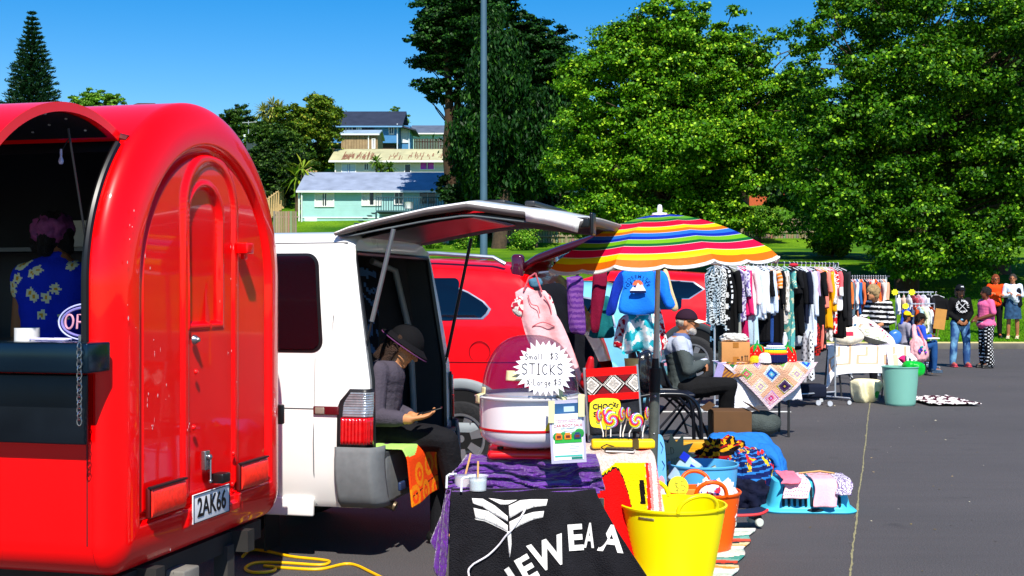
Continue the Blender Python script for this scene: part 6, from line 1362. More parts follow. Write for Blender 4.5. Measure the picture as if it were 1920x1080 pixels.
    q = (GX(1352, 9.1), 9.1, .0); soft('tartan_shirt', 'black, yellow and red checked shirt on the heap of blankets', 'shirt', (q[0], q[1], .17), (.16, .12, .14), CLOTHCOL, seed=11, lump=.35, cf=lambda u, v: lin('e0a010') if (int(u*26)+int(v*16)) % 3 == 0 and u > .5 else (lin('a01018') if int(v*14) % 3 == 0 else lin('140c0c')), n=120)
    soft('dark_jacket', 'dark navy jacket under the starry blanket', 'jacket', (GX(1410, 8.7), 8.85, 0), (.13, .12, .11), cloth('10142c', var=.3), seed=13, lump=.3)
    # laundry basket, upside-down, with clothes over it
    D = 8.75; cx = GX(1512, D); t = thing('laundry_basket', 'turquoise slotted laundry basket with baby clothes over it', 'basket', (cx, D, 0), R(-3), local=True); m = mat('48c4e4', rough=.4, var=.03)
    def rr(w, d, r, n=8):
        out = []
        for sx, sy, a in ((1, 1, 0), (-1, 1, PI/2), (-1, -1, PI), (1, -1, 1.5*PI)):
            for i in range(n+1): q_ = a+PI/2*i/n; out.append((sx*(w-r)+r*math.cos(q_), sy*(d-r)+r*math.sin(q_)))
        return out
    lev = [(0.0, 1.12), (.012, 1.13), (.02, 1.10), (.03, 1.0), (.035, .985)]+[(.035+.165*k/6, .985-.15*k/6) for k in range(1, 7)]+[(.205, .80)]
    vs = [(x*f, y*f, z) for z, f in lev for x, y in rr(.275, .20, .09)]; N = 36; fs = []
    for k in range(len(lev)-1):
        for i in range(N): fs.append((k*N+i, k*N+(i+1) % N, (k+1)*N+(i+1) % N, (k+1)*N+i))
    fs.append(tuple((len(lev)-1)*N+i for i in range(N))); mb = MB(); mb.add(vs, fs); obj('basket_shell', mb, m, t, solid=.004)
    DKm = mat('0c2430', rough=.7)
    for row, (za, zb) in enumerate(((.055, .105), (.12, .165))):
        for i in range(13):
            x = -.225+.0375*i; 
            if abs(x) > .2: continue
            f = .985-.15*((za+zb)/2-.035)/.165; mb = MB(); y = -.20*f-.005; dz = .0
            mb.cap((x*f*1.05, y-.003-(.6-za)*.002, za), (x*f*1.05, y+.02*(zb-za)/.05*.35, zb), .010, .010, 8); o = obj('slot', mb, DKm, t)
    mb = MB(); mb.ball((.02, -.222, .026), (.055, .01, .014), 16); obj('hand_hole', mb, DKm, t)
    def flat_cloth(name, label, cat, u0, u1, hang, col, top=.215, dy=0, cf=None, seed=0):
        def f(u, v):
            x = u0+(u1-u0)*u; 
            if v < .4: q_ = v/.4; p = Vector((x, .10-.27*q_, top+.012+.008*fbm(u*4+seed, v*4)))
            else: q_ = (v-.4)/.6; p = Vector((x+.01*math.sin(q_*5), -.175-.02*math.sin(min(1, q_*4)*PI/2)-.055*q_-.008*math.sin(u*9+seed)*q_, top+.008-hang*q_))
            return VWl(p)
        o = drape(f, 30, 30, name, CLOTHCOL if cf else cloth(col, var=.1), cf, solid=.008); props(o, label, cat, 'baby clothes on the laundry basket')
    def VWl(p): a = R(-3); return Vector((cx+p.x*math.cos(a)-p.y*math.sin(a), D+p.x*math.sin(a)+p.y*math.cos(a), p.z))
    flat_cloth('baby_trousers', 'plain pale pink trousers hung over the front of the basket', 'trousers', .01, .165, .17, 'f0b4c0', seed=1)
    flat_cloth('baby_blouse', 'pink spotted baby blouse hung over the left of the basket', 'blouse', -.19, -.02, .115, 'f0c0cc', seed=2, cf=lambda u, v: lin('b04870') if (math.sin(u*60)*math.sin(v*70)) > .75 else lin('f0c4ce'))
    flat_cloth('pink_bodysuit', 'small hot pink and rose bodysuit folded on the basket', 'bodysuit', -.20, -.08, .03, 'e87890', top=.228, seed=3)
    flat_cloth('floral_leggings', 'grey and lilac patterned leggings off the right end of the basket', 'leggings', .16, .26, .09, 'b8b0c8', seed=5, cf=lambda u, v: lin('6a5888') if fbm(u*14, v*20) > .05 else lin('d4ccd8'))
    q = VWl(Vector((.19, .02, .24))); mb = MB(); mb.tube([q+Vector((-.24, 0, .0)), q+Vector((-.1, 0, .015)), q, q+Vector((.01, 0, -.02))], .006, 6); obj('clothes_hanger', mb, mat('c09858', rough=.6), None, label='wooden hanger lying on top of the baby clothes', cat='hanger')
    # rag rug and skateboard
    def rug(u, v): return (.55+(1.18+(5.6+2.35*v-6.75)*.27-.55)*u+.012*math.sin(v*40)*u, 5.6+2.35*v, .012+.004*fbm(u*6, v*14))
    RC = ['e8e0d0', 'd84830', 'f0ece0', '7ab8a8', 'e0a040', 'ece4d4', '283838', 'c8d8c8', 'e06048', 'f0e8d8', '4a9a8a', 'e8d0a0']
    def rc(u, v): i = int(v*46+1.6*fbm(u*3, v*9)+20); return lin(RC[(i*7+(1 if u > .5+.3*math.sin(i) else 0)*3) % 12])
    o = drape(rug, 30, 180, 'rag_rug', cloth((1, 1, 1), col=True, var=.15, bump=.9, bscale=80), rc, solid=.008); props(o, 'multicoloured striped rag rug under the yellow and orange tubs', 'rug')
    c = (GX(1388, 8.1), 8.05, .09); s = thing('skateboard', 'navy skateboard with a red edge lying beside the tubs', 'skateboard', (c[0], c[1], 0), R(12), local=True)
    mb = MB(); mb.grid(lambda u, v: ((u-.5)*.30*1.0, (v-.5)*.17*(1-abs(2*u-1)**4*.5), .095+.02*abs(2*u-1)**3), 24, 8); obj('deck', mb, mat('16203c', rough=.6), s, solid=.012)
    mb = MB(); mb.tube([((u-.5)*.31, -.088*(1-abs(2*u-1)**4*.5), .093+.02*abs(2*u-1)**3) for u in [i/20 for i in range(21)]], .009, 6); obj('red_edge', mb, mat('e03838', rough=.4), s)
    for x in (-.09, .09):
        mb = MB(); mb.box((x, 0, .065), (.05, .10, .03), bev=.006); obj('truck', mb, mat('16181c', rough=.4, metal=.3), s)
        for y in (-.065, .065): mb = MB(); mb.lathe([(0, -.016), (.022, -.016), (.027, -.01), (.027, .01), (.022, .016), (0, .016)], (x, y, .04), 20, axis='Y'); obj('wheel', mb, mat('c8d0c4', rough=.5), s)
# ============================================================= people
def remesh(mb, vox, smooth=3):
    me = bpy.data.meshes.new('r'); me.from_pydata([tuple(v) for v in mb.v], [], mb.f); me.update()
    o = bpy.data.objects.new('r', me); COL.objects.link(o); m = o.modifiers.new('r', 'REMESH'); m.mode = 'VOXEL'; m.voxel_size = vox
    if smooth: q = o.modifiers.new('s', 'SMOOTH'); q.iterations = smooth; q.factor = .6
    dg = bpy.context.evaluated_depsgraph_get(); dg.update(); e = bpy.data.meshes.new_from_object(o.evaluated_get(dg))
    V = [v.co.copy() for v in e.vertices]; Fc = [tuple(p.vertices) for p in e.polygons]
    bpy.data.objects.remove(o); bpy.data.meshes.remove(me); bpy.data.meshes.remove(e); return V, Fc
def lumpobj(name, mb, vox, m, par, cf=None, wr=.0, smooth=3, seed=0, wf=14):
    V, Fc = remesh(mb, vox, smooth); q = MB()
    if wr:
        c = sum(V, Vector())/max(1, len(V))
        V = [v+(v-c).normalized()*wr*fbm(v.x*wf+seed, v.y*wf, v.z*wf*.6) for v in V]
    cols = None
    if cf: cols = [cf(sum((V[i] for i in f), Vector())/len(f)) for f in Fc]
    q.add(V, Fc, cols); return obj(name, q, m, par, angle=180)
def hand_mb(mb, w, d, n, curl=.5, s=1.0, thumb=1):
    """palm plus five bent fingers; d along the hand, n out of the palm"""
    w = Vector(w); d = Vector(d).normalized(); n = Vector(n); n = (n-d*n.dot(d)).normalized(); a = d.cross(n)*thumb
    for k in (-1, -.33, .33, 1): mb.cap(w+d*.01*s+a*.018*k*s, w+d*.075*s+a*.028*k*s, .015*s, .012*s, 8)
    for k, L in zip((-1, -.33, .33, 1), (.058, .070, .076, .068)):
        p = w+d*.082*s+a*.028*k*s; dd = d.copy(); r = .0088*s
        for j, f in enumerate((.45, .32, .23)):
            dd = (dd*math.cos(curl*.9)+n*math.sin(curl*.9)).normalized() if j else (dd*math.cos(curl*.5)+n*math.sin(curl*.5)).normalized()
            dd = (dd+a*.04*k).normalized(); q = p+dd*L*f*s; mb.cap(p, q, r, r*.9, 8); p = q; r *= .92
            # re-derive palm normal so that the curl closes
        n2 = n
    p = w+d*.025*s+a*.032*s; q = p+(d*.6+a*.75+n*.25).normalized()*.035*s; e = q+(d*.9+a*.25+n*.4).normalized()*.03*s
    mb.cap(p, q, .012*s, .0105*s, 8); mb.cap(q, e, .0105*s, .009*s, 8)
def person(label, J, s=1.0, skin='b07858', vox=.011, face=(0, -1, 0), hup=(0, 0, 1), cat='person', shirt=None, sleeve=1.0, pants=None, hair=None, hairfn=None, shoes='202020', hands=None, curl=.5, wide=1.0, depth=1.0, extra=None, glasses=False, base=None, group=None, beard=None, legs=True, bare_calf=False):
    J = {k: Vector(v) for k, v in J.items()}; pel, che, nk, hd = J['pel'], J['che'], J['nk'], J['hd']
    t = thing('person', label, cat, base or (pel.x, pel.y, 0), group=group); SK = mat(skin, rough=.5, var=.08, scale=20, spec=.4)
    f = Vector(face).normalized(); u = Vector(hup).normalized(); f = (f-u*f.dot(u)).normalized(); sd = f.cross(u)
    up = (che-pel).normalized(); ax = (J['shL']-J['shR']).normalized()
    def torso(mb, inf=0):
        if inf: mb.ball(pel-up*.035*s, (.158*wide*s+inf, .134*s*depth+inf, .10*s), 16, rot=Matrix((ax, up.cross(ax).normalized(), up)).transposed())
        for k in range(7):
            q = k/6; c = pel.lerp(che, q*1.12); wx = (.150-.030*math.sin(PI*q)+.012*q)*wide*s+inf; wy = (.108-.006*q)*s*depth+inf;  fx = ax; fz = up; fy = fz.cross(fx).normalized(); Rm = Matrix((fx, fy, fz)).transposed()
            mb.ball(c, (wx, wy, .115*s), 20, rot=Rm)
        mb.cap(J['shL']*.92+che*.08, che, .062*s+inf, .09*s+inf); mb.cap(J['shR']*.92+che*.08, che, .062*s+inf, .09*s+inf)
        mb.cap(che.lerp(nk, .3), nk, .085*s+inf*.5, .058*s)
    def head(mb):
        mb.cap(nk-u*.02*s, hd-u*.04*s, .056*s, .052*s)
        Rm = Matrix((sd, f, u)).transposed(); mb.ball(hd+u*.018*s-f*.012*s, (.074*s, .092*s, .098*s), 20, rot=Rm); mb.ball(hd-u*.045*s+f*.022*s, (.056*s, .066*s, .066*s), 16, rot=Rm)
        mb.cap(hd+u*.014*s+f*.082*s, hd-u*.022*s+f*.106*s, .010*s, .0145*s, 8); mb.cap(hd+u*.03*s+f*.072*s-sd*.028*s, hd+u*.03*s+f*.072*s+sd*.028*s, .014*s, .014*s, 8)
        mb.cap(hd-u*.052*s+f*.078*s-sd*.014*s, hd-u*.052*s+f*.078*s+sd*.014*s, .0095*s, .0095*s, 8); mb.ball(hd-u*.090*s+f*.06*s, .024*s, 10)
        for k in (-1, 1): mb.ball(hd+sd*.074*s*k-f*.008*s-u*.008*s, (.013*s, .02*s, .032*s), 10, rot=Rm)
    def arms(mb, inf, upto=1.0):
        for L in 'LR':
            a, b, c = J['sh'+L], J['el'+L], J['ha'+L]
            if upto <= .5: mb.cap(a, a.lerp(b, upto*2), .058*s+inf, .050*s+inf)
            else:
                mb.cap(a, b, .056*s+inf, .044*s+inf); q = min(1, (upto-.5)*2); mb.cap(b, b.lerp(c, q), .044*s+inf, (.044-.014*q)*s+inf)
    def legsf(mb, inf, upto=1.0, flare=0.0):
        for L in 'LR':
            a, b, c = J['hp'+L], J['kn'+L], J['ft'+L]; mb.cap(a, b, .092*s*wide**.5+inf, .060*s+inf+flare*.5); q = min(1, max(0, (upto-.5)*2)); 
            if q: mb.cap(b, b.lerp(c, q*.55), .060*s+inf+flare*.5, .056*s+inf+flare*.8); mb.cap(b.lerp(c, q*.5), b.lerp(c, q), .056*s+inf+flare*.8, .042*s+inf+flare)
        mb.cap(J['hpL'], J['hpR'], .10*s*wide**.5+inf, .10*s*wide**.5+inf); mb.cap(pel, J['hpL'].lerp(J['hpR'], .5), .12*s+inf, .10*s+inf)
    mb = MB(); torso(mb); head(mb); arms(mb, 0)
    if legs: legsf(mb, -.004)
    if hands:
        for L, (d, n, th) in zip('LR', hands): hand_mb(mb, J['ha'+L], d, n, curl, s, th)
    else:
        for L in 'LR': d = (J['ha'+L]-J['el'+L]); hand_mb(mb, J['ha'+L], d, Vector((0, 0, 0))+(pel-J['ha'+L]), curl, s, 1 if L == 'L' else -1)
    if legs:
        for L in 'LR':
            mb.cap(J['ft'+L]-Vector((0, 0, .0)), J['ft'+L]+J.get('toe', f)*.12*s-Vector((0, 0, .03*s)), .035*s, .03*s)
    body = lumpobj('body', mb, vox, SK, t, smooth=2)
    for k in (-1, 1):
        e = MB(); e.ball(hd+u*.008*s+f*.084*s+sd*.03*s*k, .010*s, 8); obj('eye', e, mat('1a1412', rough=.2, var=0), t)
    if shirt:
        mb = MB(); torso(mb, .014*s); arms(mb, .014*s, sleeve); sc, cf = shirt if isinstance(shirt, tuple) else (shirt, None)
        q = [0]; sh = lumpobj('shirt', mb, vox, CLOTHCOL if cf else cloth(sc, var=.12), t, cf=cf, wr=.009, wf=9, smooth=5)
    if pants:
        pc, upto, flare, cf = (list(pants)+[None]*4)[:4] if isinstance(pants, tuple) else (pants, 1.0, 0, None)
        mb = MB(); legsf(mb, .010*s, upto, flare or 0); mb.ball(pel-up*.0, (.155*wide*s, .125*s*depth, .12*s), 14); lumpobj('trousers', mb, vox, CLOTHCOL if cf else cloth(pc, var=.15), t, cf=cf, wr=.009, wf=9, smooth=1, seed=4)
    if shoes and legs:
        for L in 'LR':
            a = J['ft'+L]; d = J.get('toe', f)*1.0; d = Vector((d.x, d.y, 0)).normalized(); mb = MB(); z = a.z-.045*s
            mb.cap(a+Vector((0, 0, -.02*s))-d*.03*s, a+d*.14*s+Vector((0, 0, -.045*s)), .045*s, .036*s); mb.box((a+d*.055*s)+Vector((0, 0, -.078*s)), (.24*s, .085*s, .02*s), r=math.atan2(d.y, d.x)); lumpobj('shoe', mb, .008, mat(shoes, rough=.5), t, smooth=2)
    if hair:
        mb = MB(); hairfn(mb, hd, f, u, sd, s); lumpobj('hair', mb, .008, mat(hair, rough=.6, var=.35, scale=60, bump=1.0, bscale=160), t, wr=.012, smooth=1, wf=30)
    if beard:
        mb = MB(); mb.ball(hd-u*.062*s+f*.030*s, (.056*s, .058*s, .048*s), 14, rot=Matrix((sd, f, u)).transposed()); mb.ball(hd-u*.085*s+f*.062*s, .030*s, 10); lumpobj('beard', mb, .007, mat(beard, rough=.8, bump=.8, bscale=200), t, wr=.006, wf=60)
    if glasses:
        mb = MB()
        for k in (-1, 1): mb.box(hd+u*.010*s+f*.100*s+sd*.030*s*k, (.046*s, .008, .028*s), r=math.atan2(sd.y, sd.x), bev=.003); mb.tube([hd+u*.012*s+f*.10*s+sd*.05*s*k, hd+u*.010*s+f*.0*s+sd*.078*s*k], .003, 5)
        obj('glasses', mb, mat('141010', rough=.2), t)
    if extra: extra(t, J, f, u, sd, s)
    return t
def cap_brim(t, hd, f, u, sd, s, col, brimcol, bl=.085, peak=True):
    mb = MB(); Rm = Matrix((sd, f, u)).transposed()
    def g(a, b): th = 2*PI*a; ph = PI/2*b; return hd+u*.032*s-f*.006*s+Rm @ Vector((.091*s*math.sin(ph)*math.cos(th), .109*s*math.sin(ph)*math.sin(th), .104*s*math.cos(ph)))
    mb.grid(g, 28, 10, cu=True); c = obj('cap', mb, cloth(col, bump=.1), t, solid=.004)
    if peak:
        mb = MB(); mb.grid(lambda a, b: hd+u*(.036-.018*b-.02*abs(2*a-1)**2)*s+Rm @ Vector(((.075*(2*a-1))*(1-.25*b**2)*s, (.075+.03*(1-(2*a-1)**2)+bl*b*(1-(2*a-1)**2*.5))*s, 0)), 14, 8); obj('peak', mb, cloth(brimcol, bump=.1), c, solid=.005)
    return c
def hair_bob(l=.12, vol=1.0, back=.02):
    def h(mb, hd, f, u, sd, s):
        Rm = Matrix((sd, f, u)).transposed(); mb.ball(hd+u*.035*s-f*.022*s, (.088*s*vol, .098*s*vol, .095*s*vol), 18, rot=Rm)
        for k in (-1, 1): mb.cap(hd+sd*.07*s*k-f*.03*s+u*.02*s, hd+sd*.072*s*k-f*.03*s-u*l*s, .036*s*vol, .030*s*vol)
        mb.cap(hd-f*.07*s+u*.02*s, hd-f*(.07+back)*s-u*l*s, .05*s*vol, .04*s*vol)
    return h
def stand(px, pyfoot, D, H, face, sp=.10, armsf=None, z0=0.0, yaw=None):
    x = GX(px, D); s = H/1.68; f = Vector(face).normalized(); sd = f.cross(Vector((0, 0, 1))); b = Vector((x, D, z0))
    at = lambda fx, sx, z: b+f*fx*s+sd*sx*s+Vector((0, 0, z*s))
    # sd points to the figure's right when looking along f
    J = dict(pel=at(0, 0, .93), che=at(.0, 0, 1.24), nk=at(-.01, 0, 1.41), hd=at(.015, 0, 1.535), shL=at(0, -.165, 1.345), shR=at(0, .165, 1.345), elL=at(-.02, -.22, 1.08), elR=at(-.02, .22, 1.08), haL=at(.06, -.22, .86), haR=at(.06, .22, .86),
        hpL=at(0, -.085, .88), hpR=at(0, .085, .88), knL=at(.015, -sp, .49), knR=at(.015, sp, .49), ftL=at(-.02, -sp*1.1, .09), ftR=at(-.02, sp*1.1, .09))
    if armsf: armsf(J, at)
    return J, s
def build_people():
    # ---- woman sitting in the back of the van, bent over her phone
    D = 7.5; p = P
    J = dict(pel=p(706, 800, 7.52), che=p(722, 716, 7.50), nk=p(738, 682, 7.50), hd=p(757, 650, 7.49), shR=p(706, 698, 7.34), shL=p(726, 700, 7.66), elR=p(702, 783, 7.28), elL=p(738, 770, 7.68), haR=p(768, 786, 7.22), haL=p(775, 782, 7.50),
        hpR=p(712, 812, 7.42), hpL=p(712, 810, 7.62), knR=p(836, 826, 7.36), knL=p(830, 822, 7.62), ftR=p(872, 1004, 7.45), ftL=p(822, 1000, 7.55), toe=(1, -.1, 0))
    def hat(t, J, f, u, sd, s):
        c = cap_brim(t, J['hd'], f, u, sd, s, '0c0c10', '0c0c10', .0, peak=False)
        mb = MB(); Rm = Matrix((sd, f, u)).transposed(); mb.grid(lambda a, b: J['hd']+u*(.044-.03*b)*s+Rm @ Vector(((.092+.030*b)*math.cos(2*PI*a)*s, (.110+.055*b)*math.sin(2*PI*a)*s, 0)), 36, 6, cu=True); br = obj('brim', mb, cloth('0e0d12', bump=.1), c, solid=.004)
        mb = MB(); mb.tube([J['hd']+u*.005*s+Rm @ Vector((.123*math.cos(2*PI*a/36)*s, .165*math.sin(2*PI*a/36)*s, 0)) for a in range(36)], .0035, 6, closed=True); obj('brim_edge', mb, cloth('6a3a68'), br)
        mb = MB(); q = J['che']+Vector((.085, -.04, .035)); mb.ball(q+Vector((-.01, 0, .01)), (.028, .035, .06), 12); obj('top', mb, cloth('7a74c8'), t)
        mb = MB(); mb.box(J['pel']+Vector((.045, -.115, .055)), (.20, .05, .05), bev=.02); mb.box(J['pel']+Vector((-.03, -.13, .0)), (.10, .03, .08), bev=.015); obj('white_hem', mb, cloth('e8e4e6'), t)
    hf = (P(800, 778, 7.3)-J['haR'])
    person('woman in dark cap and grey top looking at a phone in the van', J, s=.97, skin='c8895c', vox=.0062, face=(.80, -.12, -.60), hup=(.58, 0, .82), shirt='4c4652', sleeve=.86, pants='16161a', hair='3a2418', hairfn=hair_bob(.13, .93), shoes='141414', hands=[((1, -.25, .22), (0, -.25, .95), 1), ((1, .12, .12), (0, .2, .95), -1)], curl=.35, extra=hat, base=(J['pel'].x, J['pel'].y, .60))
    c = P(806, 771, 7.36); M_ = Matrix.Translation(c) @ Matrix.Rotation(R(-16), 4, 'Y'); mb = MB(M_); mb.box((0, 0, 0), (.145, .075, .009), bev=.004); s = thing('phone', 'black phone held in both hands by the woman in the van', 'phone', c); obj('case', mb, mat('141210', rough=.35), s); mb = MB(M_); mb.box((0, 0, .0055), (.13, .066, .001)); obj('screen', mb, mat('0a0e14', rough=.05, var=0), s)
    # towel she sits on
    G_ = lin('b0e070'); O1 = lin('ff4a08'); O2 = lin('ff8a08'); PU = lin('5a2060')
    def pat(u, v):
        if v < .10: return PU if abs(math.sin(u*7+v*30)) > .75 else G_
        if v < .42-.08*u+.03*math.sin(u*9): return PU if (v < .22 and u > .25 and abs(v-.16+.06*(u-.5)) < .02) else G_
        for cx, cy in ((.28, .66), (.62, .60), (.92, .62), (.45, .92), (.1, .9), (.78, .95)):
            d = math.hypot((u-cx)*1.0, (v-cy)*.9); 
            if .075 < d < .135 or d < .03: return O2
        if abs(v-(.88-.10*u)) < .008: return BLKC
        return O1
    BLKC = lin('401010')
    A = VW(VC, .0, .17, 0); 
    def f(u, v):
        L = VW(VC, 0, .16+.58*u, 0)
        if v < .35: q = v/.35; x = -.16+.30*q; z = .615+.004*math.sin(u*9)
        else: q = (v-.35)/.65; x = .14+.028*math.sin(min(1, q*5)*PI/2)+.03*q+.008*math.sin(u*8)*q; z = .615-.30*q*(1-.12*u)-.02*(1-math.cos(min(1, q*5)*PI/2)); 
        w = VW(VC, x, .16+.58*u, z); return w
    o = drape(f, 90, 90, 'orange_towel', cloth((1, 1, 1), col=True, var=.08), pat, solid=.008); props(o, 'green and orange swirl towel hanging over the van bumper under the woman', 'towel')
    # ---- man on the folding chair
    q = P; J = dict(pel=q(1281, 722, 11.7), che=q(1272, 659, 11.7), nk=q(1277, 630, 11.7), hd=q(1288, 605, 11.68), shR=q(1275, 643, 11.52), shL=q(1268, 641, 11.88), elR=q(1290, 694, 11.48), elL=q(1286, 692, 11.92), haR=q(1322, 680, 11.66), haL=q(1318, 688, 11.74),
        hpR=q(1288, 728, 11.6), hpL=q(1286, 728, 11.8), knR=q(1368, 722, 11.55), knL=q(1364, 724, 11.85), ftR=q(1350, 826, 11.7), ftL=q(1362, 824, 11.9), toe=(1, 0, 0))
    def mc(v):
        return lin('b8c0d4') if v.z > 1.5-(664-542)/2400*11.7+.06*(v.x-J['pel'].x)*0+.05*math.sin((v.x-5)*14) else lin('4a5252')
    def cp(t, J, f, u, sd, s):
        cap_brim(t, J['hd'], f, u, sd, s*.94, '2c1828', 'f0e8d0', .085)
        mb = MB(); mb.lathe([(.085, -.02), (.078, .0), (.066, .035), (.060, .036), (.058, .0)], J['nk']+Vector((0, 0, -.01)), 24, sy=1.05); obj('collar', mb, cloth('5c6c98'), t, solid=.006)
    def hb(mb, hd, f, u, sd, s):
        Rm = Matrix((sd, f, u)).transposed(); mb.ball(hd-f*.035*s+u*.005*s, (.080*s, .072*s, .060*s), 14, rot=Rm)
    person('elderly man in a dark cap with a pale peak sitting with arms folded', J, s=1.0, skin='c08058', vox=.009, face=(1, -.22, 0), hup=(.05, 0, 1), shirt=('', mc), sleeve=1.0, pants='141416', hair='c0b8ac', hairfn=hb, beard='d0c8c0', shoes='141414', hands=[((.3, -.9, .0), (-1, 0, 0), 1), ((.3, .9, 0), (-1, 0, 0), -1)], curl=.6, extra=cp, wide=1.15, depth=1.15, glasses=True)
    # ---- vendor with her back turned inside the trailer
    L = lambda x, y, z: VW(TC, x, y, z); D0 = 5.75
    q = P; J = dict(pel=q(105, 690, 5.85), che=q(104, 545, 5.85), nk=q(112, 492, 5.85), hd=q(104, 447, 5.9), shL=q(50, 522, 5.85), shR=q(160, 522, 5.85), elL=q(38, 628, 5.88), elR=q(175, 630, 5.85), haL=q(60, 690, 6.0), haR=q(165, 690, 6.0), hpL=q(85, 700, 5.85), hpR=q(125, 700, 5.85), knL=q(85, 850, 5.85), knR=q(125, 850, 5.85), ftL=q(85, 960, 5.9), ftR=q(125, 960, 5.9))
    for k in ('knL', 'knR'): J[k].z = .62
    for k in ('ftL', 'ftR'): J[k].z = .48
    YF = [(r_.uniform(-.24, .24), r_.uniform(-.35, .14)) for r_ in [random.Random(8)] for _ in range(26)]
    def fl(v):
        a = v.x-J['che'].x; b = v.z-J['che'].z; best = 9
        for (x, z) in YF:
            d = math.hypot(a-x, b-z); th = math.atan2(b-z, a-x); e = d/(.026*(.62+.38*abs(math.cos(2.5*th)))); best = min(best, e)
        return lin('e8a018') if best < .32 else (lin('f4e4b0') if best < 1 else lin('1830c0'))
    def net(t, J, f, u, sd, s):
        mb = MB(); Rm = Matrix((sd, f, u)).transposed(); mb.ball(J['hd']+u*.035*s-f*.02*s, (.094*s, .106*s, .084*s), 20, rot=Rm); lumpobj('hair_net', mb, .008, mat('a04880', rough=.7, alpha=.75, var=.3, scale=30), t, wr=.02, wf=30)
    person('food vendor in a blue floral blouse and pink hair net inside the trailer', J, s=1.0, skin='a8643c', vox=.009, face=(.15, 1, 0), shirt=('', fl), sleeve=.10, pants='18181c', hair='1a100c', hairfn=hair_bob(.05, .98), extra=net, wide=1.12, shoes='101010', base=(J['pel'].x, J['pel'].y, .40))
    # ---- woman in stripes behind the cushions
    D = 19.2; J, s = stand(1648, 0, D, 1.60, (-.75, -.65, 0))
    J['hd'] += Vector((-.10, -.04, -.02)); J['nk'] += Vector((-.05, 0, -.01)); J['elR'] += Vector((-.08, -.1, .06)); J['haR'] += Vector((-.18, -.12, .16)); J['haL'] += Vector((-.18, -.08, .14))
    st = lambda v: lin('f0ece8') if ((v.z+.05*(v.x-4)) % .072) < .028 else lin('121214')
    person('woman with curly blonde hair in a black and white striped top behind the cushions', J, s=s, skin='c08058', vox=.011, face=(-.8, -.5, -.25), shirt=('', st), sleeve=.8, pants='14141a', hair='b89868', hairfn=hair_bob(.05, 1.15), wide=1.1, base=(J['pel'].x, J['pel'].y, 0))
    # ---- standing group
    D = 24.6
    def ar(J, at): J['elL'] = at(-.03, -.24, 1.10); J['elR'] = at(-.03, .24, 1.10); J['haL'] = at(.12, -.10, .95); J['haR'] = at(.12, .10, .95)
    J, s = stand(1800, 688, D, 1.60, (.05, -1, 0), .13, ar)
    def emb(t, J, f, u, sd, s):
        cap_brim(t, J['hd'], f, u, sd, s, '101218', '101218', .06)
        M_ = frame(J['che']+Vector((.0, -.145*s, -.01)), (1, 0, 0), (0, .08, 1)); mb = MB(); r0 = .13
        for k in (45, 135): a = R(k); mb.tube([M_ @ Vector((math.cos(a)*.085*e, math.sin(a)*.085*e, 0)) for e in (-1, 1)], .006, 5)
        for i, ch in enumerate('HAWAII PROVIDENCE '):
            a = PI/2-2*PI*i/18
            if ch != ' ': text_mb(ch, .055, M_ @ Matrix.Translation((math.cos(a)*.105, math.sin(a)*.105, 0)) @ Matrix.Rotation(a-PI/2, 4, 'Z'), mb=mb, bold=.002, depth=.002)
        obj('emblem', mb, cloth('e0e0e0', bump=0), t); mb = MB(); mb.box(J['hd']+u*.085*s+f*.085*s, (.05, .012, .03)); obj('cap_badge', mb, cloth('e8eef4'), t)
    person('woman in a black printed sweatshirt, pale jeans and dark cap standing on the asphalt', J, s=s, skin='a86c48', vox=.011, face=(.1, -1, -.05), shirt='0c0c0e', pants=('7aa8cc', 1.0, .012, lambda v: mixc(lin('7ab0d4'), lin('33568c'), max(0, min(1, .45+1.4*fbm(v.x*6, v.y*6, v.z*4))))), hair='1a100c', hairfn=hair_bob(.10, 1.0), shoes='b83848', wide=1.12, extra=emb, base=(J['pel'].x, J['pel'].y, 0))
    def ar2(J, at): J['elL'] = at(-.02, -.22, 1.10); J['elR'] = at(-.02, .22, 1.10); J['haL'] = at(.24, -.06, 1.0); J['haR'] = at(.24, .06, 1.0)
    J, s = stand(1849, 690, 24.3, 1.56, (-1, -.25, 0), .09, ar2)
    dots = lambda v: lin('f0f0f0') if (math.sin(v.x*90+v.y*60)*math.sin(v.z*95) > .45) else lin('0c0c0e')
    person('woman in a pink T-shirt and black polka-dot trousers standing side-on', J, s=s, skin='6a3c24', vox=.011, face=(-1, -.1, 0), shirt='e86898', sleeve=.42, pants=('', 1.0, .035, dots), hair='140e0c', hairfn=hair_bob(.02, 1.05), shoes='101010', wide=1.25, depth=1.35, base=(J['pel'].x, J['pel'].y, 0))
    def ar3(J, at): J['elL'] = at(.0, -.22, 1.10); J['elR'] = at(.0, .22, 1.10); J['haL'] = at(.2, .04, 1.16); J['haR'] = at(.2, -.04, 1.12)
    J, s = stand(1867, 650, 32.9, 1.66, (-.2, -1, 0), .09, ar3, z0=.24)
    person('woman with orange hair, sunglasses and orange top on the grass', J, s=s, skin='b8683c', vox=.013, face=(-.1, -1, 0), shirt='f04810', pants='0e0e10', hair='8a3c18', hairfn=hair_bob(.08, 1.0), glasses=True, shoes='101010', base=(J['pel'].x, J['pel'].y, .24))
    J, s = stand(1899, 650, 32.7, 1.68, (-.25, -1, 0), .10, ar3, z0=.23)
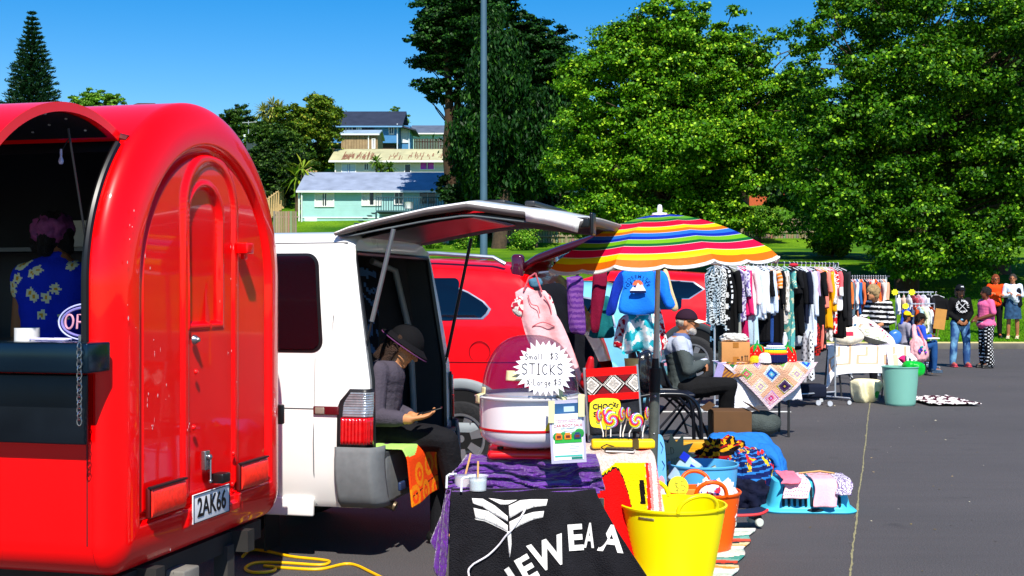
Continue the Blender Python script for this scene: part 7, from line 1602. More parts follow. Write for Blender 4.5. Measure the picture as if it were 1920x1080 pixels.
    def jk(t, J, f, u, sd, s):
        mb = MB(); 
        for k in (-1, 1): mb.cap(J['che']+sd*.12*k*s, J['pel']+sd*.14*k*s-Vector((0, 0, .05)), .085*s, .095*s)
        lumpobj('jacket', mb, .013, cloth('10141e'), t, wr=.01)
        mb = MB(); c = J['pel']; mb.lathe([(.17*s, .08), (.19*s, -.05), (.22*s, -.42*s), (.21*s, -.42*s), (.12*s, .0)], c, 28, sy=.75); obj('skirt', mb, cloth('2c4a68', var=.5, scale=14), t)
        mb = MB(); mb.cap(c+Vector((-.02, -.17, .14)), c+Vector((.02, -.17, .04)), .09, .07); lumpobj('white_bag', mb, .012, cloth('e8ecf4'), t, wr=.02)
    person('woman in white top, dark open jacket and knee-length skirt at the right edge', J, s=s, skin='a86c48', vox=.012, face=(-.5, -1, 0), shirt='d8e2f0', hair='3c342e', hairfn=hair_bob(.02, .98), shoes='e0c8a0', extra=jk, base=(J['pel'].x, J['pel'].y, .23))
    # ---- seated children
    D = 22.2; q = P; J = dict(pel=q(1722, 652, D), che=q(1722, 622, D), nk=q(1723, 610, D), hd=q(1727, 598, D), shL=q(1715, 614, D+.12), shR=q(1730, 615, D-.12), elR=q(1734, 634, D-.15), elL=q(1722, 634, D+.15), haR=q(1744, 630, D-.05), haL=q(1744, 632, D+.08), hpL=q(1724, 654, D+.08), hpR=q(1725, 655, D-.08), knR=q(1752, 645, D-.1), knL=q(1752, 643, D+.12), ftR=q(1752, 692, D-.12), ftL=q(1745, 690, D+.12), toe=(1, -.2, 0))
    def hh(t, J, f, u, sd, s): cap_brim(t, J['hd'], f, u, sd, s, '1c1814', '1c1814', .05)
    person('child in a dark cap, blue jeans and pink backpack sitting sideways', J, s=.78, skin='8a5030', vox=.010, face=(.8, -.5, -.2), shirt='2850c8', pants='1e4a80', hair='1a100c', hairfn=hair_bob(.03, 1), shoes='28425a', extra=hh, cat='person')
    J2 = {k: (Vector(v)+Vector((-.14, .35, .03)) if k != 'toe' else v) for k, v in J.items()}
    def hh2(t, J, f, u, sd, s): cap_brim(t, J['hd'], f, u, sd, s, 'f0c010', 'f0c010', .06)
    person('child in a yellow cap and grey top half hidden behind the other child', J2, s=.78, skin='8a5030', vox=.012, face=(.9, -.2, -.2), shirt='9c98a8', pants='3a3a44', hair='1a100c', hairfn=hair_bob(.03, 1), extra=hh2, cat='person')
    c = P(1722, 652, 21.95); s = thing('backpack', 'pale pink backpack with a purple motif on the seated child', 'backpack', (c.x, c.y, c.z-.22)); mb = MB(); mb.cap(c+Vector((.0, 0, .05)), c+Vector((0, 0, -.10)), .15, .17, 16); mb.cap(c+Vector((-.06, 0, .18)), c+Vector((-.06, .05, .36)), .05, .04); lumpobj('pack', mb, .014, cloth('f0b0b4', bump=.1), s, wr=.02)
    mb = MB(); r = random.Random(2)
    for k in range(9): mb.ball(c+Vector((r.uniform(-.06, .08), -.175+.01*r.random(), r.uniform(-.06, .06)-.02)), (.022, .012, .018), 8, col=lin(r.choice(['8a38c0', '28a0a0', '3038a0'])))
    o = obj('motif', mb, CLOTHCOL, s)
    mb = MB(); mb.tube([c+Vector((-.02, -.02, .36)), c+Vector((.03, -.10, .2)), c+Vector((.06, -.14, .05))], .016, 6); obj('strap', mb, cloth('c87888'), s)
    mb = MB(); a = P(1746, 634, 22.1); mb.box(a, (.22, .18, .02), r=R(10)); obj('white_tray', mb, mat('f0f0f0', rough=.5), None, label="white tray on the seated child's lap", cat='tray')
    # the low stool they sit on
    c = P(1722, 662, D+.1); s = thing('stool', 'low black stool under the seated children', 'stool', (c.x-.1, c.y, 0)); mb = MB(); mb.box((c.x-.08, c.y+.1, .26), (.5, .5, .03), bev=.01); obj('seat', mb, mat('18181a', rough=.6), s)
    for i in (-1, 1):
        for j in (-1, 1): mb = MB(); mb.tube([(c.x-.08+.2*i, c.y+.1+.2*j, 0), (c.x-.08+.17*i, c.y+.1+.17*j, .25)], .012, 6); obj('leg', mb, mat('18181a', rough=.5), s)
# ============================================================= soft shapes from an outline
def puff(name, D, pts, th, m, par=None, cf=None, label=None, cat=None, group=None, fold=.0, ff=9, nr=12, seed=0, yfn=None, k=3, back=True, hang=True):
    """outline in pixels at depth D (star-shaped round its middle), filled as a padded garment of thickness th"""
    if cf: nr, k = max(nr, 26), 7
    q = smooth_pts([(a, b, 0) for a, b in pts+[pts[0]]], k)[:-1] if k else [Vector((a, b, 0)) for a, b in pts]
    n = len(q); cx = sum(p.x for p in q)/n; cy = sum(p.y for p in q)/n; mb = MB(); vs = []
    for side in ((1, -1) if back else (1,)):
        for i in range(nr+1):
            r = 1-i/nr
            for p in q:
                X = cx+(p.x-cx)*r; Y = cy+(p.y-cy)*r; w = P(X, Y, D); fo = fold*(math.sin(w.x*ff*7+seed+2*math.sin(w.z*5+seed))+.5*fbm(w.x*ff*1.5, w.z*ff*.5, seed))+(.004*fbm(w.x*12, w.z*12, seed) if fold else 0); e = math.sqrt(max(0, 1-r**4))
                w.y += -side*th*e*.5+(fo*(1 if side == 1 else .8))*min(1, e*2)+(yfn(X, Y) if yfn else 0); vs.append(w)
    fs = []; m_ = (nr+1)*n
    for s_ in range(2 if back else 1):
        for i in range(nr):
            for j in range(n):
                a = s_*m_+i*n+j; b = s_*m_+i*n+(j+1) % n; f = (a, b, b+n, a+n); fs.append(f if s_ == 0 else f[::-1])
    cols = None
    if cf:
        cols = []
        for f in fs: c = sum((vs[i] for i in f), Vector())/4; X = CX+c.x/c.y*F; Y = CY-(c.z-CAMZ)/c.y*F; cols.append(cf(X, Y))
    mb.add(vs, fs, cols); o = obj(name, mb, CLOTHCOL if cf else m, par, angle=180)
    if label: props(o, label, cat, group)
    return o
def garment(kind, label, cat, top, ang, L, w, col, cf=None, group=None, sl=.5, seed=0, hook=True, hc='e8e8ec', wtop=None):
    """clothes on a hanger; ang turns the shoulder line; top is where the hook meets the rail"""
    t = thing(kind, label, cat, top, ang, group, local=True); m = CLOTHCOL if cf else cloth(col, var=.14)
    mb = MB(); r0 = wtop or .19
    def body(u, v):
        a = 2*PI*u; z = -.055-L*v
        if kind == 'trousers' or kind == 'skirt': hw = (w*.5)*(.75+.35*v); 
        else: hw = .055+(r0-.055)*sm(0, .09, v) + (w*.5-r0)*sm(.1, 1, v) if v < 2 else 0
        if kind not in ('trousers', 'skirt'): z -= .045*sm(0, .09, v)
        tt = (.012+.022*sm(0, .15, v))*(1 if v < .98 else .9); c, s_ = math.cos(a), math.sin(a)
        fo = .014*v**.6*math.sin(a*5+seed+3*math.sin(v*3+seed))+.008*math.sin(a*11+seed*2)*v
        return (math.copysign(abs(c)**.85, c)*hw+fo*.6, s_*tt+fo*(.6 if abs(s_) > .2 else .3), z+.012*math.sin(a*3+seed)*v)
    cc = (lambda u, v: cf(u, v)) if cf else None
    mb.grid(body, *((110, 90) if cf else (44, 30)), cc, cu=True); obj('garment_body' if kind not in ('dress', 'skirt') else 'skirt_cloth', mb, m, t, angle=180, solid=.003)
    if sl and kind not in ('trousers', 'skirt'):
        for s_ in (-1, 1):
            mb = MB()
            def slv(u, v):
                a = 2*PI*u; q = v; rr = (.050-.016*q)*(1+.12*math.sin(a*3+q*7+seed)); return (s_*(r0-.02+.055*q**.6)+math.cos(a)*rr*.85, math.sin(a)*rr*.62+.01*math.sin(q*6+seed), -.125-sl*q+.02*math.cos(a)*s_*(1-q))
            mb.grid(slv, 18, 16, cc, cu=True); obj('sleeve', mb, m, t, angle=180, solid=.003)
    if hook:
        mb = MB(); mb.tube([(.012, 0, .0), (0, 0, .014), (-.014, 0, .004), (-.008, 0, -.02), (0, 0, -.05)], .0035, 6); mb.tube([(-r0+.03, 0, -.095), (-.02, 0, -.05), (.02, 0, -.05), (r0-.03, 0, -.095)], .006, 6); obj('hanger', mb, mat(hc, rough=.4, var=0), t)
    return t
def rail(name, label, a, b, h, base=True, col='b0b4bc', barc=None, lower=True):
    a = Vector(a); b = Vector(b); t = thing(name, label, 'clothes rack', ((a.x+b.x)/2, (a.y+b.y)/2, 0)); M_ = mat(col, rough=.3, metal=.6); d = (b-a).normalized(); n = Vector((-d.y, d.x, 0))
    mb = MB(); mb.tube([a+Vector((0, 0, h))-d*.06, b+Vector((0, 0, h))+d*.06], .014, 10); obj('rail', mb, mat(barc, rough=.4, metal=.4) if barc else M_, t)
    for q in (a, b):
        mb = MB(); mb.tube([q+Vector((0, 0, .10)), q+Vector((0, 0, h))], .012, 8); obj('upright', mb, M_, t)
        mb = MB(); mb.tube([q-n*.24+Vector((0, 0, .09)), q+n*.24+Vector((0, 0, .09))], .012, 8); f = obj('foot', mb, M_, t)
        mb = MB()
        for e in (-.23, .23): c = q+n*e+Vector((0, 0, .035)); mb.lathe([(0, -.012), (.026, -.012), (.028, 0), (.026, .012), (0, .012)], c, 16, axis='Y'); 
        obj('caster', mb, mat('c8ccd0', rough=.3), f)
    if lower: mb = MB(); mb.tube([a+Vector((0, 0, .16)), b+Vector((0, 0, .16))], .010, 8); obj('lower_bar', mb, M_, t)
    return t
W_ = 'f0eef0'
def P2(c1, c2, th=.1, fx=14, fy=20): a, b = lin(c1), lin(c2); return lambda u, v: b if fbm(u*fx, v*fy, 3) > th else a
def stripesv(c1, c2, n=30): a, b = lin(c1), lin(c2); return lambda u, v: a if int(v*n) % 2 else b
def dots(c1, c2, n=12): a, b = lin(c1), lin(c2); return lambda u, v: b if math.sin(u*n*4)*math.sin(v*n*6) > .6 else a
def build_racks():
    # ---- main rack beyond the red cars
    a = Vector((GX(1340, 15.4), 15.4, 0)); b = Vector((GX(1566, 16.7), 16.7, 0)); h = 1.83
    rail('clothes_rack', 'long clothes rack crammed with garments, beside the striped umbrella', a, b, h, col='d0d4dc', barc='1c2440')
    G = [(1342, 'dress', 'black and white leopard print dress at the left end of the long rack', 'dress', .66, .30, 0, P2('f0eee8', '0e0c0c', .02, 30, 40), 0),
     (1351, 'blouse', 'black top with white crosses next to the leopard dress', 'top', .95, .36, 0, lambda u, v: lin('f0f0f0') if (math.sin(u*20) > .8 and math.sin(v*44) > .1) or (math.sin(v*44) > .9 and math.sin(u*20) > .0) else lin('0c0c0e'), .4),
     (1360, 'cardigan', 'long black cardigan with a white edge', 'cardigan', .98, .36, '101012', None, .5),
     (1367, 'trousers', 'sage grey trousers third of the pale things on the long rack', 'trousers', .86, .34, '9a9e94', None, 0),
     (1376, 'dress', 'lilac and white floral dress beside the magenta sweater', 'dress', .62, .34, 0, P2('d8d0e8', '6a5a98', .08), .3),
     (1385, 'sweater', 'hot pink sweater hanging above magenta trousers', 'sweater', .56, .42, 'e8286c', None, .52),
     (1387, 'trousers', 'magenta trousers showing below the hot pink sweater', 'trousers', .98, .30, 'c01858', None, 0),
     (1395, 'blouse', 'white and pink edged blouse right of the hot pink sweater', 'blouse', .55, .36, 'f4e8ec', None, .4),
     (1403, 'shirt', 'pale sky blue shirt with long sleeves', 'shirt', .60, .44, 'd8e8f8', None, .52),
     (1400, 'skirt', 'pale blue skirt hanging low under the sky blue shirt', 'skirt', .98, .30, 'b8d8e8', None, 0),
     (1412, 'blouse', 'plain white blouse between two blue-white shirts', 'blouse', .60, .40, 'f6f4f4', None, .5),
     (1420, 'dress', 'plain black dress in the middle of the long rack, left half', 'dress', .88, .36, '0e0e12', None, .3),
     (1427, 'shirt', 'icy blue shirt beside the royal blue one', 'shirt', .55, .42, 'd0e0f8', None, .5),
     (1433, 'dress', 'royal blue dress hanging long', 'dress', .90, .30, '24488c', None, 0),
     (1438, 'top', 'orange and peach top, short', 'top', .36, .36, 0, stripesv('f08020', 'f8c8a8', 9), .2),
     (1446, 'dress', 'wide black dress right of the orange top', 'dress', .95, .42, '101014', None, .4),
     (1457, 'blouse', 'cream blouse with fine floral sprigs', 'blouse', .66, .44, 0, P2('f0e8e0', '8a8478', .26, 18, 24), .5),
     (1470, 'dress', 'sea green long dress with pale flowers', 'dress', 1.0, .40, 0, P2('58a8a4', 'd8d8b8', .27, 10, 14), .2),
     (1480, 'shirt', 'small black folded shirt high on the rail', 'shirt', .30, .46, '141418', None, .2),
     (1488, 'dress', 'black dress right of the sea green one', 'dress', .82, .36, '0c0c10', None, .4),
     (1494, 'blouse', 'navy blouse with white piping', 'blouse', .66, .34, 0, stripesv('141a30', '141a30', 3), .4),
     (1502, 'shirt', 'long white-blue shirt with rolled sleeves', 'shirt', .95, .44, 'dce6f6', None, .55),
     (1510, 'dress', 'lilac and rust striped dress', 'dress', .80, .32, 0, lambda u, v: lin('b88890') if int(u*16) % 2 else lin('a8a0d0'), .3),
     (1519, 'dress', 'broad black dress reaching low, right half of the long rack', 'dress', 1.02, .46, '121214', None, .3),
     (1527, 'top', 'salmon pink top with short sleeves', 'top', .48, .40, 'f08878', None, .25),
     (1535, 'cardigan', 'mustard yellow cardigan on the long rack', 'cardigan', .74, .38, 'f0a808', None, .5),
     (1541, 'blouse', 'white and grey leafy blouse after the mustard cardigan', 'blouse', .90, .34, 0, P2('e8e4dc', '8a867c', .15), .4),
     (1547, 'dress', 'red dress with white flowers', 'dress', .80, .40, 0, P2('d01c24', 'f4e8e4', .18, 9, 16), .2),
     (1555, 'top', 'coral pink top with a white hem flap', 'top', .50, .44, 0, lambda u, v: lin('f4f0f0') if v > .62 else lin('f06870'), .3),
     (1562, 'coat', 'black coat second from the right end', 'coat', .86, .46, '141416', None, .6),
     (1571, 'coat', 'large charcoal coat at the right end of the long rack', 'coat', .72, .52, '26262a', None, .62)]
    dv = (b-a); ang0 = math.atan2(dv.y, dv.x)+PI/2
    for i, (px, kind, lab, cat, L, w, col, cf, sl) in enumerate(G):
        # find the rail point under this pixel column
        k = (px-CX)/F; t_ = (k*a.y-a.x)/(dv.x-k*dv.y); p = a+dv*t_; garment(kind, lab, cat, (p.x, p.y, h+.003), ang0+random.uniform(-.22, .22), L, w, col, cf, 'garments on the long rack', sl, seed=i)
    # items hung low on the rack's right end
    for i, (px, lab, col, cf, L, z0, w) in enumerate(((1538, 'white skirt with black polka dots hanging low', 0, dots('f0f0f0', '101010', 7), .62, 1.03, .30), (1526, 'grey skirt with dark polka dots hanging low behind', 0, dots('a8a4a8', '2c2830', 7), .60, 1.0, .28), (1549, 'red and gold fringed scarf', 0, P2('c01c1c', '2c1810', .05), .40, 1.12, .16), (1490, 'white trousers hanging low in the middle of the rack', 'e8e8f0', None, .56, 1.02, .26), (1560, 'coral cloth strip beside the cushions', 'f08070', None, .26, 1.10, .12))):
        k = (px-CX)/F; t_ = (k*a.y-a.x)/(dv.x-k*dv.y); p = a+dv*t_-Vector((.2, .35, 0)); garment('skirt' if i != 4 else 'scarf', lab, 'skirt' if i in (0, 1) else ('trousers' if i == 3 else 'scarf'), (p.x, p.y, z0), ang0-.9, L, w, col, cf, 'things hung low on the long rack', 0, seed=i+50, hook=False, wtop=w*.4)
    # red cap-like hat hung over the rail
    p = P(1488, 494, 15.9); mb = MB(); mb.ball(p-Vector((0, 0, .02)), (.06, .04, .025), 14); o = obj('sun_hat', mb, cloth('c02838'), None, label='small red cloth hat lying on the rail', cat='hat')
    # suitcase trolley under the rack
    c = (GX(1540, 16.4), 16.6, 0); s = thing('trolley_bag', 'dark navy trolley bag with pale wheels under the long rack', 'bag', c); mb = MB(); mb.box((c[0]-.12, c[1], .18), (.42, .3, .18), bev=.04); obj('bag_body', mb, cloth('141a2c'), s)
    for e in (-.02, .10): mb = MB(); mb.lathe([(0, -.02), (.033, -.02), (.036, 0), (.033, .02), (0, .02)], (c[0]+e, c[1]-.14-e, .036), 16, axis='Y'); obj('wheel', mb, mat('b8bcc4', rough=.4), s)
    # ---- second rack, further off
    D = 21.5; a2 = Vector((GX(1583, D), D, 0)); b2 = Vector((GX(1662, D+.2), D+.2, 0)); h2 = HZ(518, D); rail('clothes_rack', 'clothes rack of bright orange and white things behind the striped woman', a2, b2, h2, col='b8c0c8', barc='3c4046')
    cols = ['f0f0ec', 'f07838', '58707c', 'c83020', 'e8eef4', '2c68a8', 'f09068', 'f07040', '30343c', 'c02018', 'f0c0a8', 'e03020', 'f4e8d8', 'f06020', '1c2c6c', 'd8d4cc', 'e8a888', 'e8e0d0']
    nm = ['cream', 'bright orange', 'slate', 'brick red', 'ice white', 'mid blue', 'peach', 'deep orange', 'charcoal', 'dark red', 'pale apricot', 'scarlet', 'ivory', 'tangerine', 'navy', 'light grey', 'dusty pink', 'beige']
    kd = ['shirt', 'blouse', 'jacket', 'dress', 'top']
    for i, c in enumerate(cols):
        p = a2.lerp(b2, (i+.5)/len(cols)); k = kd[(i*3) % 5]; garment(k, '%s %s on the rack behind the striped woman' % (nm[i], k), k, (p.x, p.y, h2+.003), R(80)+random.uniform(-.3, .3), random.Random(i).uniform(.42, .62), .40, c, None, 'garments on the second rack', .35, seed=i)
    # ---- third, two-tier rack with star tags
    D = 23.0; a3 = Vector((GX(1680, D), D, 0)); b3 = Vector((GX(1745, D+.3), D+.3, 0)); h3 = HZ(548, D); rail('clothes_rack', 'low two-tier rack of small clothes with yellow star tags', a3, b3, h3, col='d8dce0')
    a4 = a3+Vector((.04, -.35, 0)); b4 = b3+Vector((-.05, -.35, 0)); h4 = HZ(570, D-.35)
    mb = MB(); mb.tube([a4+Vector((0, 0, h4)), b4+Vector((0, 0, h4))], .012, 8); mb.tube([a4+Vector((0, 0, 0)), a4+Vector((0, 0, h4))], .010, 8); mb.tube([b4+Vector((0, 0, 0)), b4+Vector((0, 0, h4))], .010, 8); mb.tube([a4+Vector((0, 0, .15)), b4+Vector((0, 0, .15))], .010, 8); o = obj('front_rail', mb, mat('d8dce0', rough=.3, metal=.6), bpy.data.objects['clothes_rack.002'])
    c3 = [('f0f0f0', 'white'), ('d8b4a0', 'tan'), ('c8ccd4', 'pale grey'), ('a84048', 'maroon'), ('e8a8b8', 'rose'), ('d8dce8', 'silver'), ('1c1c22', 'black')]
    for i, (c, n_) in enumerate(c3): p = a3.lerp(b3, (i+.6)/7.2); garment('top', '%s child top on the upper bar of the low rack' % n_, 'top', (p.x, p.y, h3+.003), R(70+i*9), .30, .26, c, None, 'small clothes on the low rack', .22, seed=i, wtop=.12)
    p = b3+Vector((.10, .0, 0)); garment('jacket', 'large black jacket hung off the end of the low rack', 'jacket', (p.x, p.y, h3), R(10), .40, .50, '0e0e10', None, 'small clothes on the low rack', .3, seed=3)
    c4 = [('2448b8', 'royal blue'), ('1c58d0', 'cobalt'), ('4a5a78', 'steel blue'), ('c04818', 'rust orange'), ('a8c8d8', 'powder blue'), ('f0ecc0', 'lemon'), ('e8f0f4', 'snow white'), ('803018', 'brown')]
    for i, (c, n_) in enumerate(c4): p = a4.lerp(b4, (i+.2)/8.6); garment('top', '%s garment on the front bar of the low rack' % n_, 'top', (p.x, p.y, h4+.003), R(55+i*11), .42, .24, c, None, 'small clothes on the low rack', .25, seed=i+9, wtop=.11)
    for i, (px, py, lab) in enumerate(((1678, 548, 'left one, at the end of the upper bar'), (1710, 548, 'in the middle of the upper bar'), (1698, 574, 'one hung lower, on the front bar'))):
        c = P(px, py, 22.55); mb = MB(); out = []
        for k in range(16): q = 2*PI*k/16; r = .06 if k % 2 else .045; out.append(c+Vector((r*math.cos(q)*1.1, 0, r*math.sin(q))))
        mb.poly(out, (0, .004, 0)); obj('star_tag', mb, mat('f0f020', rough=.5), None, label='yellow star price tag, '+lab, cat='tag', group='yellow star tags')
    c = P(1748, 608, 22.6); M_ = Matrix.Translation((c.x, c.y, 0)) @ Matrix.Rotation(R(8), 4, 'Y'); mb = MB(M_); mb.box((0, 0, .98), (.20, .012, .36)); s = thing('cardboard_sign', 'blank brown cardboard sign on a stake beside the low rack', 'sign', (c.x, c.y, 0)); obj('board', mb, mat('c08840', rough=.8), s); mb = MB(M_); mb.tube([(0, .012, 0), (0, .012, 1.1)], .01, 6); obj('stake', mb, mat('8a6a40', rough=.8), s)
    mb = MB(); c = P(1680, 640, 21.5)
    # ---- clothes hung from the red car's raised tailgate
    Dg = 9.15
    puff('overalls', 9.0, [(966, 548), (985, 538), (1004, 545), (1022, 545), (1030, 560), (1036, 580), (1050, 600), (1062, 625), (1078, 665), (1092, 705), (1106, 735), (1110, 745), (1098, 738), (1060, 690), (1030, 668), (1000, 655), (985, 625), (976, 590), (970, 570)], .03, cloth('f6b8c0', var=.06, bump=.5, bscale=14), label='child pink overalls hanging from the raised tailgate of the red car', cat='overalls', fold=.016, ff=5, nr=22)
    ov = bpy.data.objects['overalls']; SM = cloth('c8606c')
    for pl in (((982, 545), (992, 520), (1004, 512)), ((1016, 548), (1008, 525), (1004, 512))): mb = MB(); mb.tube([P(a, b, 8.97) for a, b in pl], .007, 6); obj('strap', mb, SM, ov)
    for pl in (((990, 553), (996, 570), (1008, 574), (1012, 588)), ((998, 612), (1018, 604), (1040, 612)), ((1034, 640), (1052, 668), (1078, 706), (1100, 736)), ((1020, 555), (1030, 572), (1034, 588))): mb = MB(); mb.tube(smooth_pts([P(a, b, 8.965) for a, b in pl], 4), .0035, 5); obj('seam', mb, SM, ov)
    puff('floral_shirt', 8.99, [(958, 574), (966, 560), (978, 556), (982, 570), (980, 590), (972, 594), (962, 586)], .04, None, cf=lambda X, Y: lin('c83048') if fbm(X*.12, Y*.12) > .1 else lin('f0ece8'), label='little white shirt with red print at the shoulder of the overalls', cat='shirt', fold=.006)
    puff('floral_shirt', 9.1, [(1010, 550), (1030, 552), (1040, 575), (1044, 596), (1034, 592), (1020, 570)], .05, None, cf=lambda X, Y: lin('c83048') if fbm(X*.12, Y*.12) > .12 else lin('f0ece8'), label='white floral shirt tucked behind the pink overalls', cat='shirt', fold=.006)
    puff('trousers', 9.6, [(1062, 520), (1092, 520), (1094, 560), (1098, 600), (1097, 626), (1082, 626), (1068, 618), (1064, 570)], .05, None, cf=lambda X, Y: lin('5a2c80') if int(Y/5) % 2 else lin('7c4c94'), label='purple finely striped leggings hung left of the sweatshirt', cat='leggings', fold=.006)
    puff('top', 9.75, [(1112, 510), (1138, 512), (1134, 560), (1126, 600), (1122, 622), (1108, 618), (1108, 570)], .05, cloth('7a0c30'), label='dark maroon top hung between the leggings and the teal cloth', cat='top', fold=.008)
    puff('skirt', 9.9, [(1128, 560), (1142, 556), (1148, 600), (1152, 630), (1130, 634), (1104, 630), (1116, 600)], .04, cloth('146a70'), label='teal skirt below the maroon top', cat='skirt', fold=.010)
    puff('jacket', 10.0, [(1000, 540), (1040, 530), (1064, 545), (1070, 600), (1098, 630), (1128, 690), (1140, 735), (1100, 745), (1060, 690), (1010, 590)], .08, cloth('0e1018', var=.3), label='black clothes bundled in the open boot of the red car', cat='clothes', fold=.012)
    puff('jeans_roll', 9.3, [(990, 524), (1010, 520), (1018, 532), (1008, 540), (994, 538)], .06, cloth('4a7890'), label='small roll of faded blue denim above the overalls', cat='denim', fold=.006)
    # sweatshirt with its badge, on a hanger
    D = 9.5; t = thing('sweatshirt', 'bright blue YOSEMITE sweatshirt with a mountain badge', 'sweatshirt', P(1195, 590, D)[:2]+(HZ(590, D),)); SB = cloth('1c80f0', var=.06, bump=.2)
    puff('sweatshirt_body', D, [(1166, 512), (1182, 500), (1196, 504), (1210, 500), (1226, 510), (1228, 540), (1230, 570), (1232, 586), (1196, 590), (1162, 586), (1162, 560), (1168, 540)], .055, SB, t, fold=.010, ff=3, nr=14)
    puff('sleeve', D+.02, [(1160, 512), (1172, 506), (1170, 530), (1162, 555), (1154, 585), (1146, 592), (1136, 588), (1142, 560), (1150, 530)], .05, cloth('1030a0'), t, fold=.008)
    puff('sleeve', D+.02, [(1226, 508), (1242, 508), (1252, 520), (1258, 550), (1266, 572), (1254, 580), (1244, 568), (1236, 548), (1228, 530)], .05, SB, t, fold=.008)
    k = D/F; c = P(1196, 532, D-.050); Mx = frame(c, (1, 0, 0), (0, 0, 1)); 
    mb = MB(); r_ = 21
    for i, ch in enumerate('YOSEMITE'):
        a_ = R(152-i*17.5); text_mb(ch, 8.5*k, Mx @ Matrix.Translation((math.cos(a_)*r_*1.1*k, (math.sin(a_)*r_-8)*k, 0)) @ Matrix.Rotation(a_-PI/2, 4, 'Z'), mb=mb, bold=.0009, depth=.001)
    obj('lettering', mb, cloth('10307c', bump=0), t)
    mb = MB(Mx); mb.poly([(10*math.cos(PI*i/16)*k, (10*math.sin(PI*i/16)-3)*k, 0) for i in range(17)], (0, 0, .003)); obj('badge_sun', mb, cloth('d87048', bump=0), t)
    mb = MB(Mx); mb.poly([(x*k, y*k, .004) for x, y in ((-15, -13), (-9, -5), (-5, -8), (0, 2), (4, -3), (8, -1), (15, -13))], (0, 0, .002)); obj('badge_mountain', mb, cloth('e8ecf0', bump=0), t)
    mb = MB(Mx); mb.box((0, -15*k, .003), (30*k, 5*k, .003)); obj('badge_base', mb, cloth('0c1c4c', bump=0), t)
    mb = MB(); mb.tube([P(1196, 502, D), P(1196, 480, D), P(1199, 474, D)], .004, 6); mb.tube([P(1172, 512, D), P(1196, 502, D), P(1220, 512, D)], .006, 6); obj('hanger', mb, mat('e0e0e0', rough=.4), t)
    # rail holding them: a steel rod from the tailgate to the pole
    mb = MB(); mb.tube([P(1010, 512, 9.3), P(1120, 500, 9.6), P(1262, 500, 9.6)], .009, 8); mb.tube([P(1234, 500, 9.6), (P(1234, 500, 9.6).x, 9.6, 0)], .011, 8); o = obj('hanging_rod', mb, mat('9a9ca4', rough=.3, metal=.7), None, label='thin steel rod on one leg carrying the sweatshirt and skirts', cat='rod')
    puff('skirt', 9.62, [(1174, 588), (1196, 586), (1226, 588), (1234, 620), (1240, 655), (1220, 662), (1196, 658), (1176, 664), (1166, 660), (1170, 625)], .10, None, cf=lambda X, Y: lin('20a8b8') if fbm(X*.055, Y*.05) > .08 else (lin('a8dce8') if fbm(X*.08+4, Y*.05) > .05 else lin('ececee')), label='white and aqua tie-dyed skirt below the blue sweatshirt', cat='skirt', fold=.035, ff=7, nr=18)
    for (pts, lab, dd) in (([(1160, 600), (1174, 590), (1176, 620), (1172, 655), (1158, 652), (1150, 648), (1154, 622)], 'white skirt with red flowers left of the tie-dyed skirt', 9.7), ([(1226, 575), (1236, 575), (1244, 600), (1248, 625), (1252, 645), (1240, 655), (1232, 620)], 'white dress with red flowers right of the tie-dyed skirt', 9.7)):
        puff('skirt', dd, pts, .05, None, cf=lambda X, Y: lin('c81028') if fbm(X*.11, Y*.10) > .06 else lin('f0ecea'), label=lab, cat='skirt', fold=.010)
    puff('cardigan', 9.75, [(1244, 505), (1252, 508), (1262, 545), (1272, 578), (1262, 584), (1254, 570), (1248, 545)], .04, cloth('e0c898'), label='cream and striped sleeve hanging at the right of the blue sweatshirt', cat='sleeve top', fold=.006)
    puff('plastic_bag', 9.3, [(1196, 664), (1215, 655), (1224, 668), (1228, 700), (1220, 735), (1205, 738), (1194, 720), (1192, 690)], .14, mat('1a1c22', rough=.2, var=.3, coat=.6, bump=.6, bscale=18), label='shiny black plastic bag hanging behind the umbrella pole', cat='bag', fold=.01, ff=8)

# ============================================================= chairs
def fold_chair(label, c, rot, seat_h=.45, w=.42):
    """black steel folding chair facing local +x"""
    t = thing('folding_chair', label, 'chair', c, rot, 'black folding chairs', local=True); M_ = mat('0c0e18', rough=.35, metal=.2); T = .0125
    mb = MB(); mb.box((0, 0, seat_h), (.40, w-.04, .025), bev=.012); obj('seat', mb, M_, t)
    for s in (-1, 1):
        y = s*w/2; mb = MB(); mb.tube(smooth_pts([(.22, y, 0), (.12, y, seat_h*.55), (-.14, y, seat_h+.05), (-.24, y, .80), (-.25, y, .84)], 5), T, 8); obj('front_leg', mb, M_, t)
        mb = MB(); mb.tube([(-.28, y*.92, 0), (.13, y*.92, seat_h)], T, 8); obj('rear_leg', mb, M_, t)
    mb = MB(); mb.tube([(-.24, -w/2, .82), (-.24, w/2, .82)], T, 8); mb.grid(lambda u, v: (-.185-.055*v-.02*math.sin(PI*u), (u-.5)*(w-.01), .62+.20*v), 10, 4); obj('backrest', mb, M_, t, solid=.008)
    for x, z in ((.19, .10), (-.22, .09)): mb = MB(); mb.tube([(x, -w/2, z), (x, w/2, z)], .008, 8); obj('crossbar', mb, M_, t)
    return t
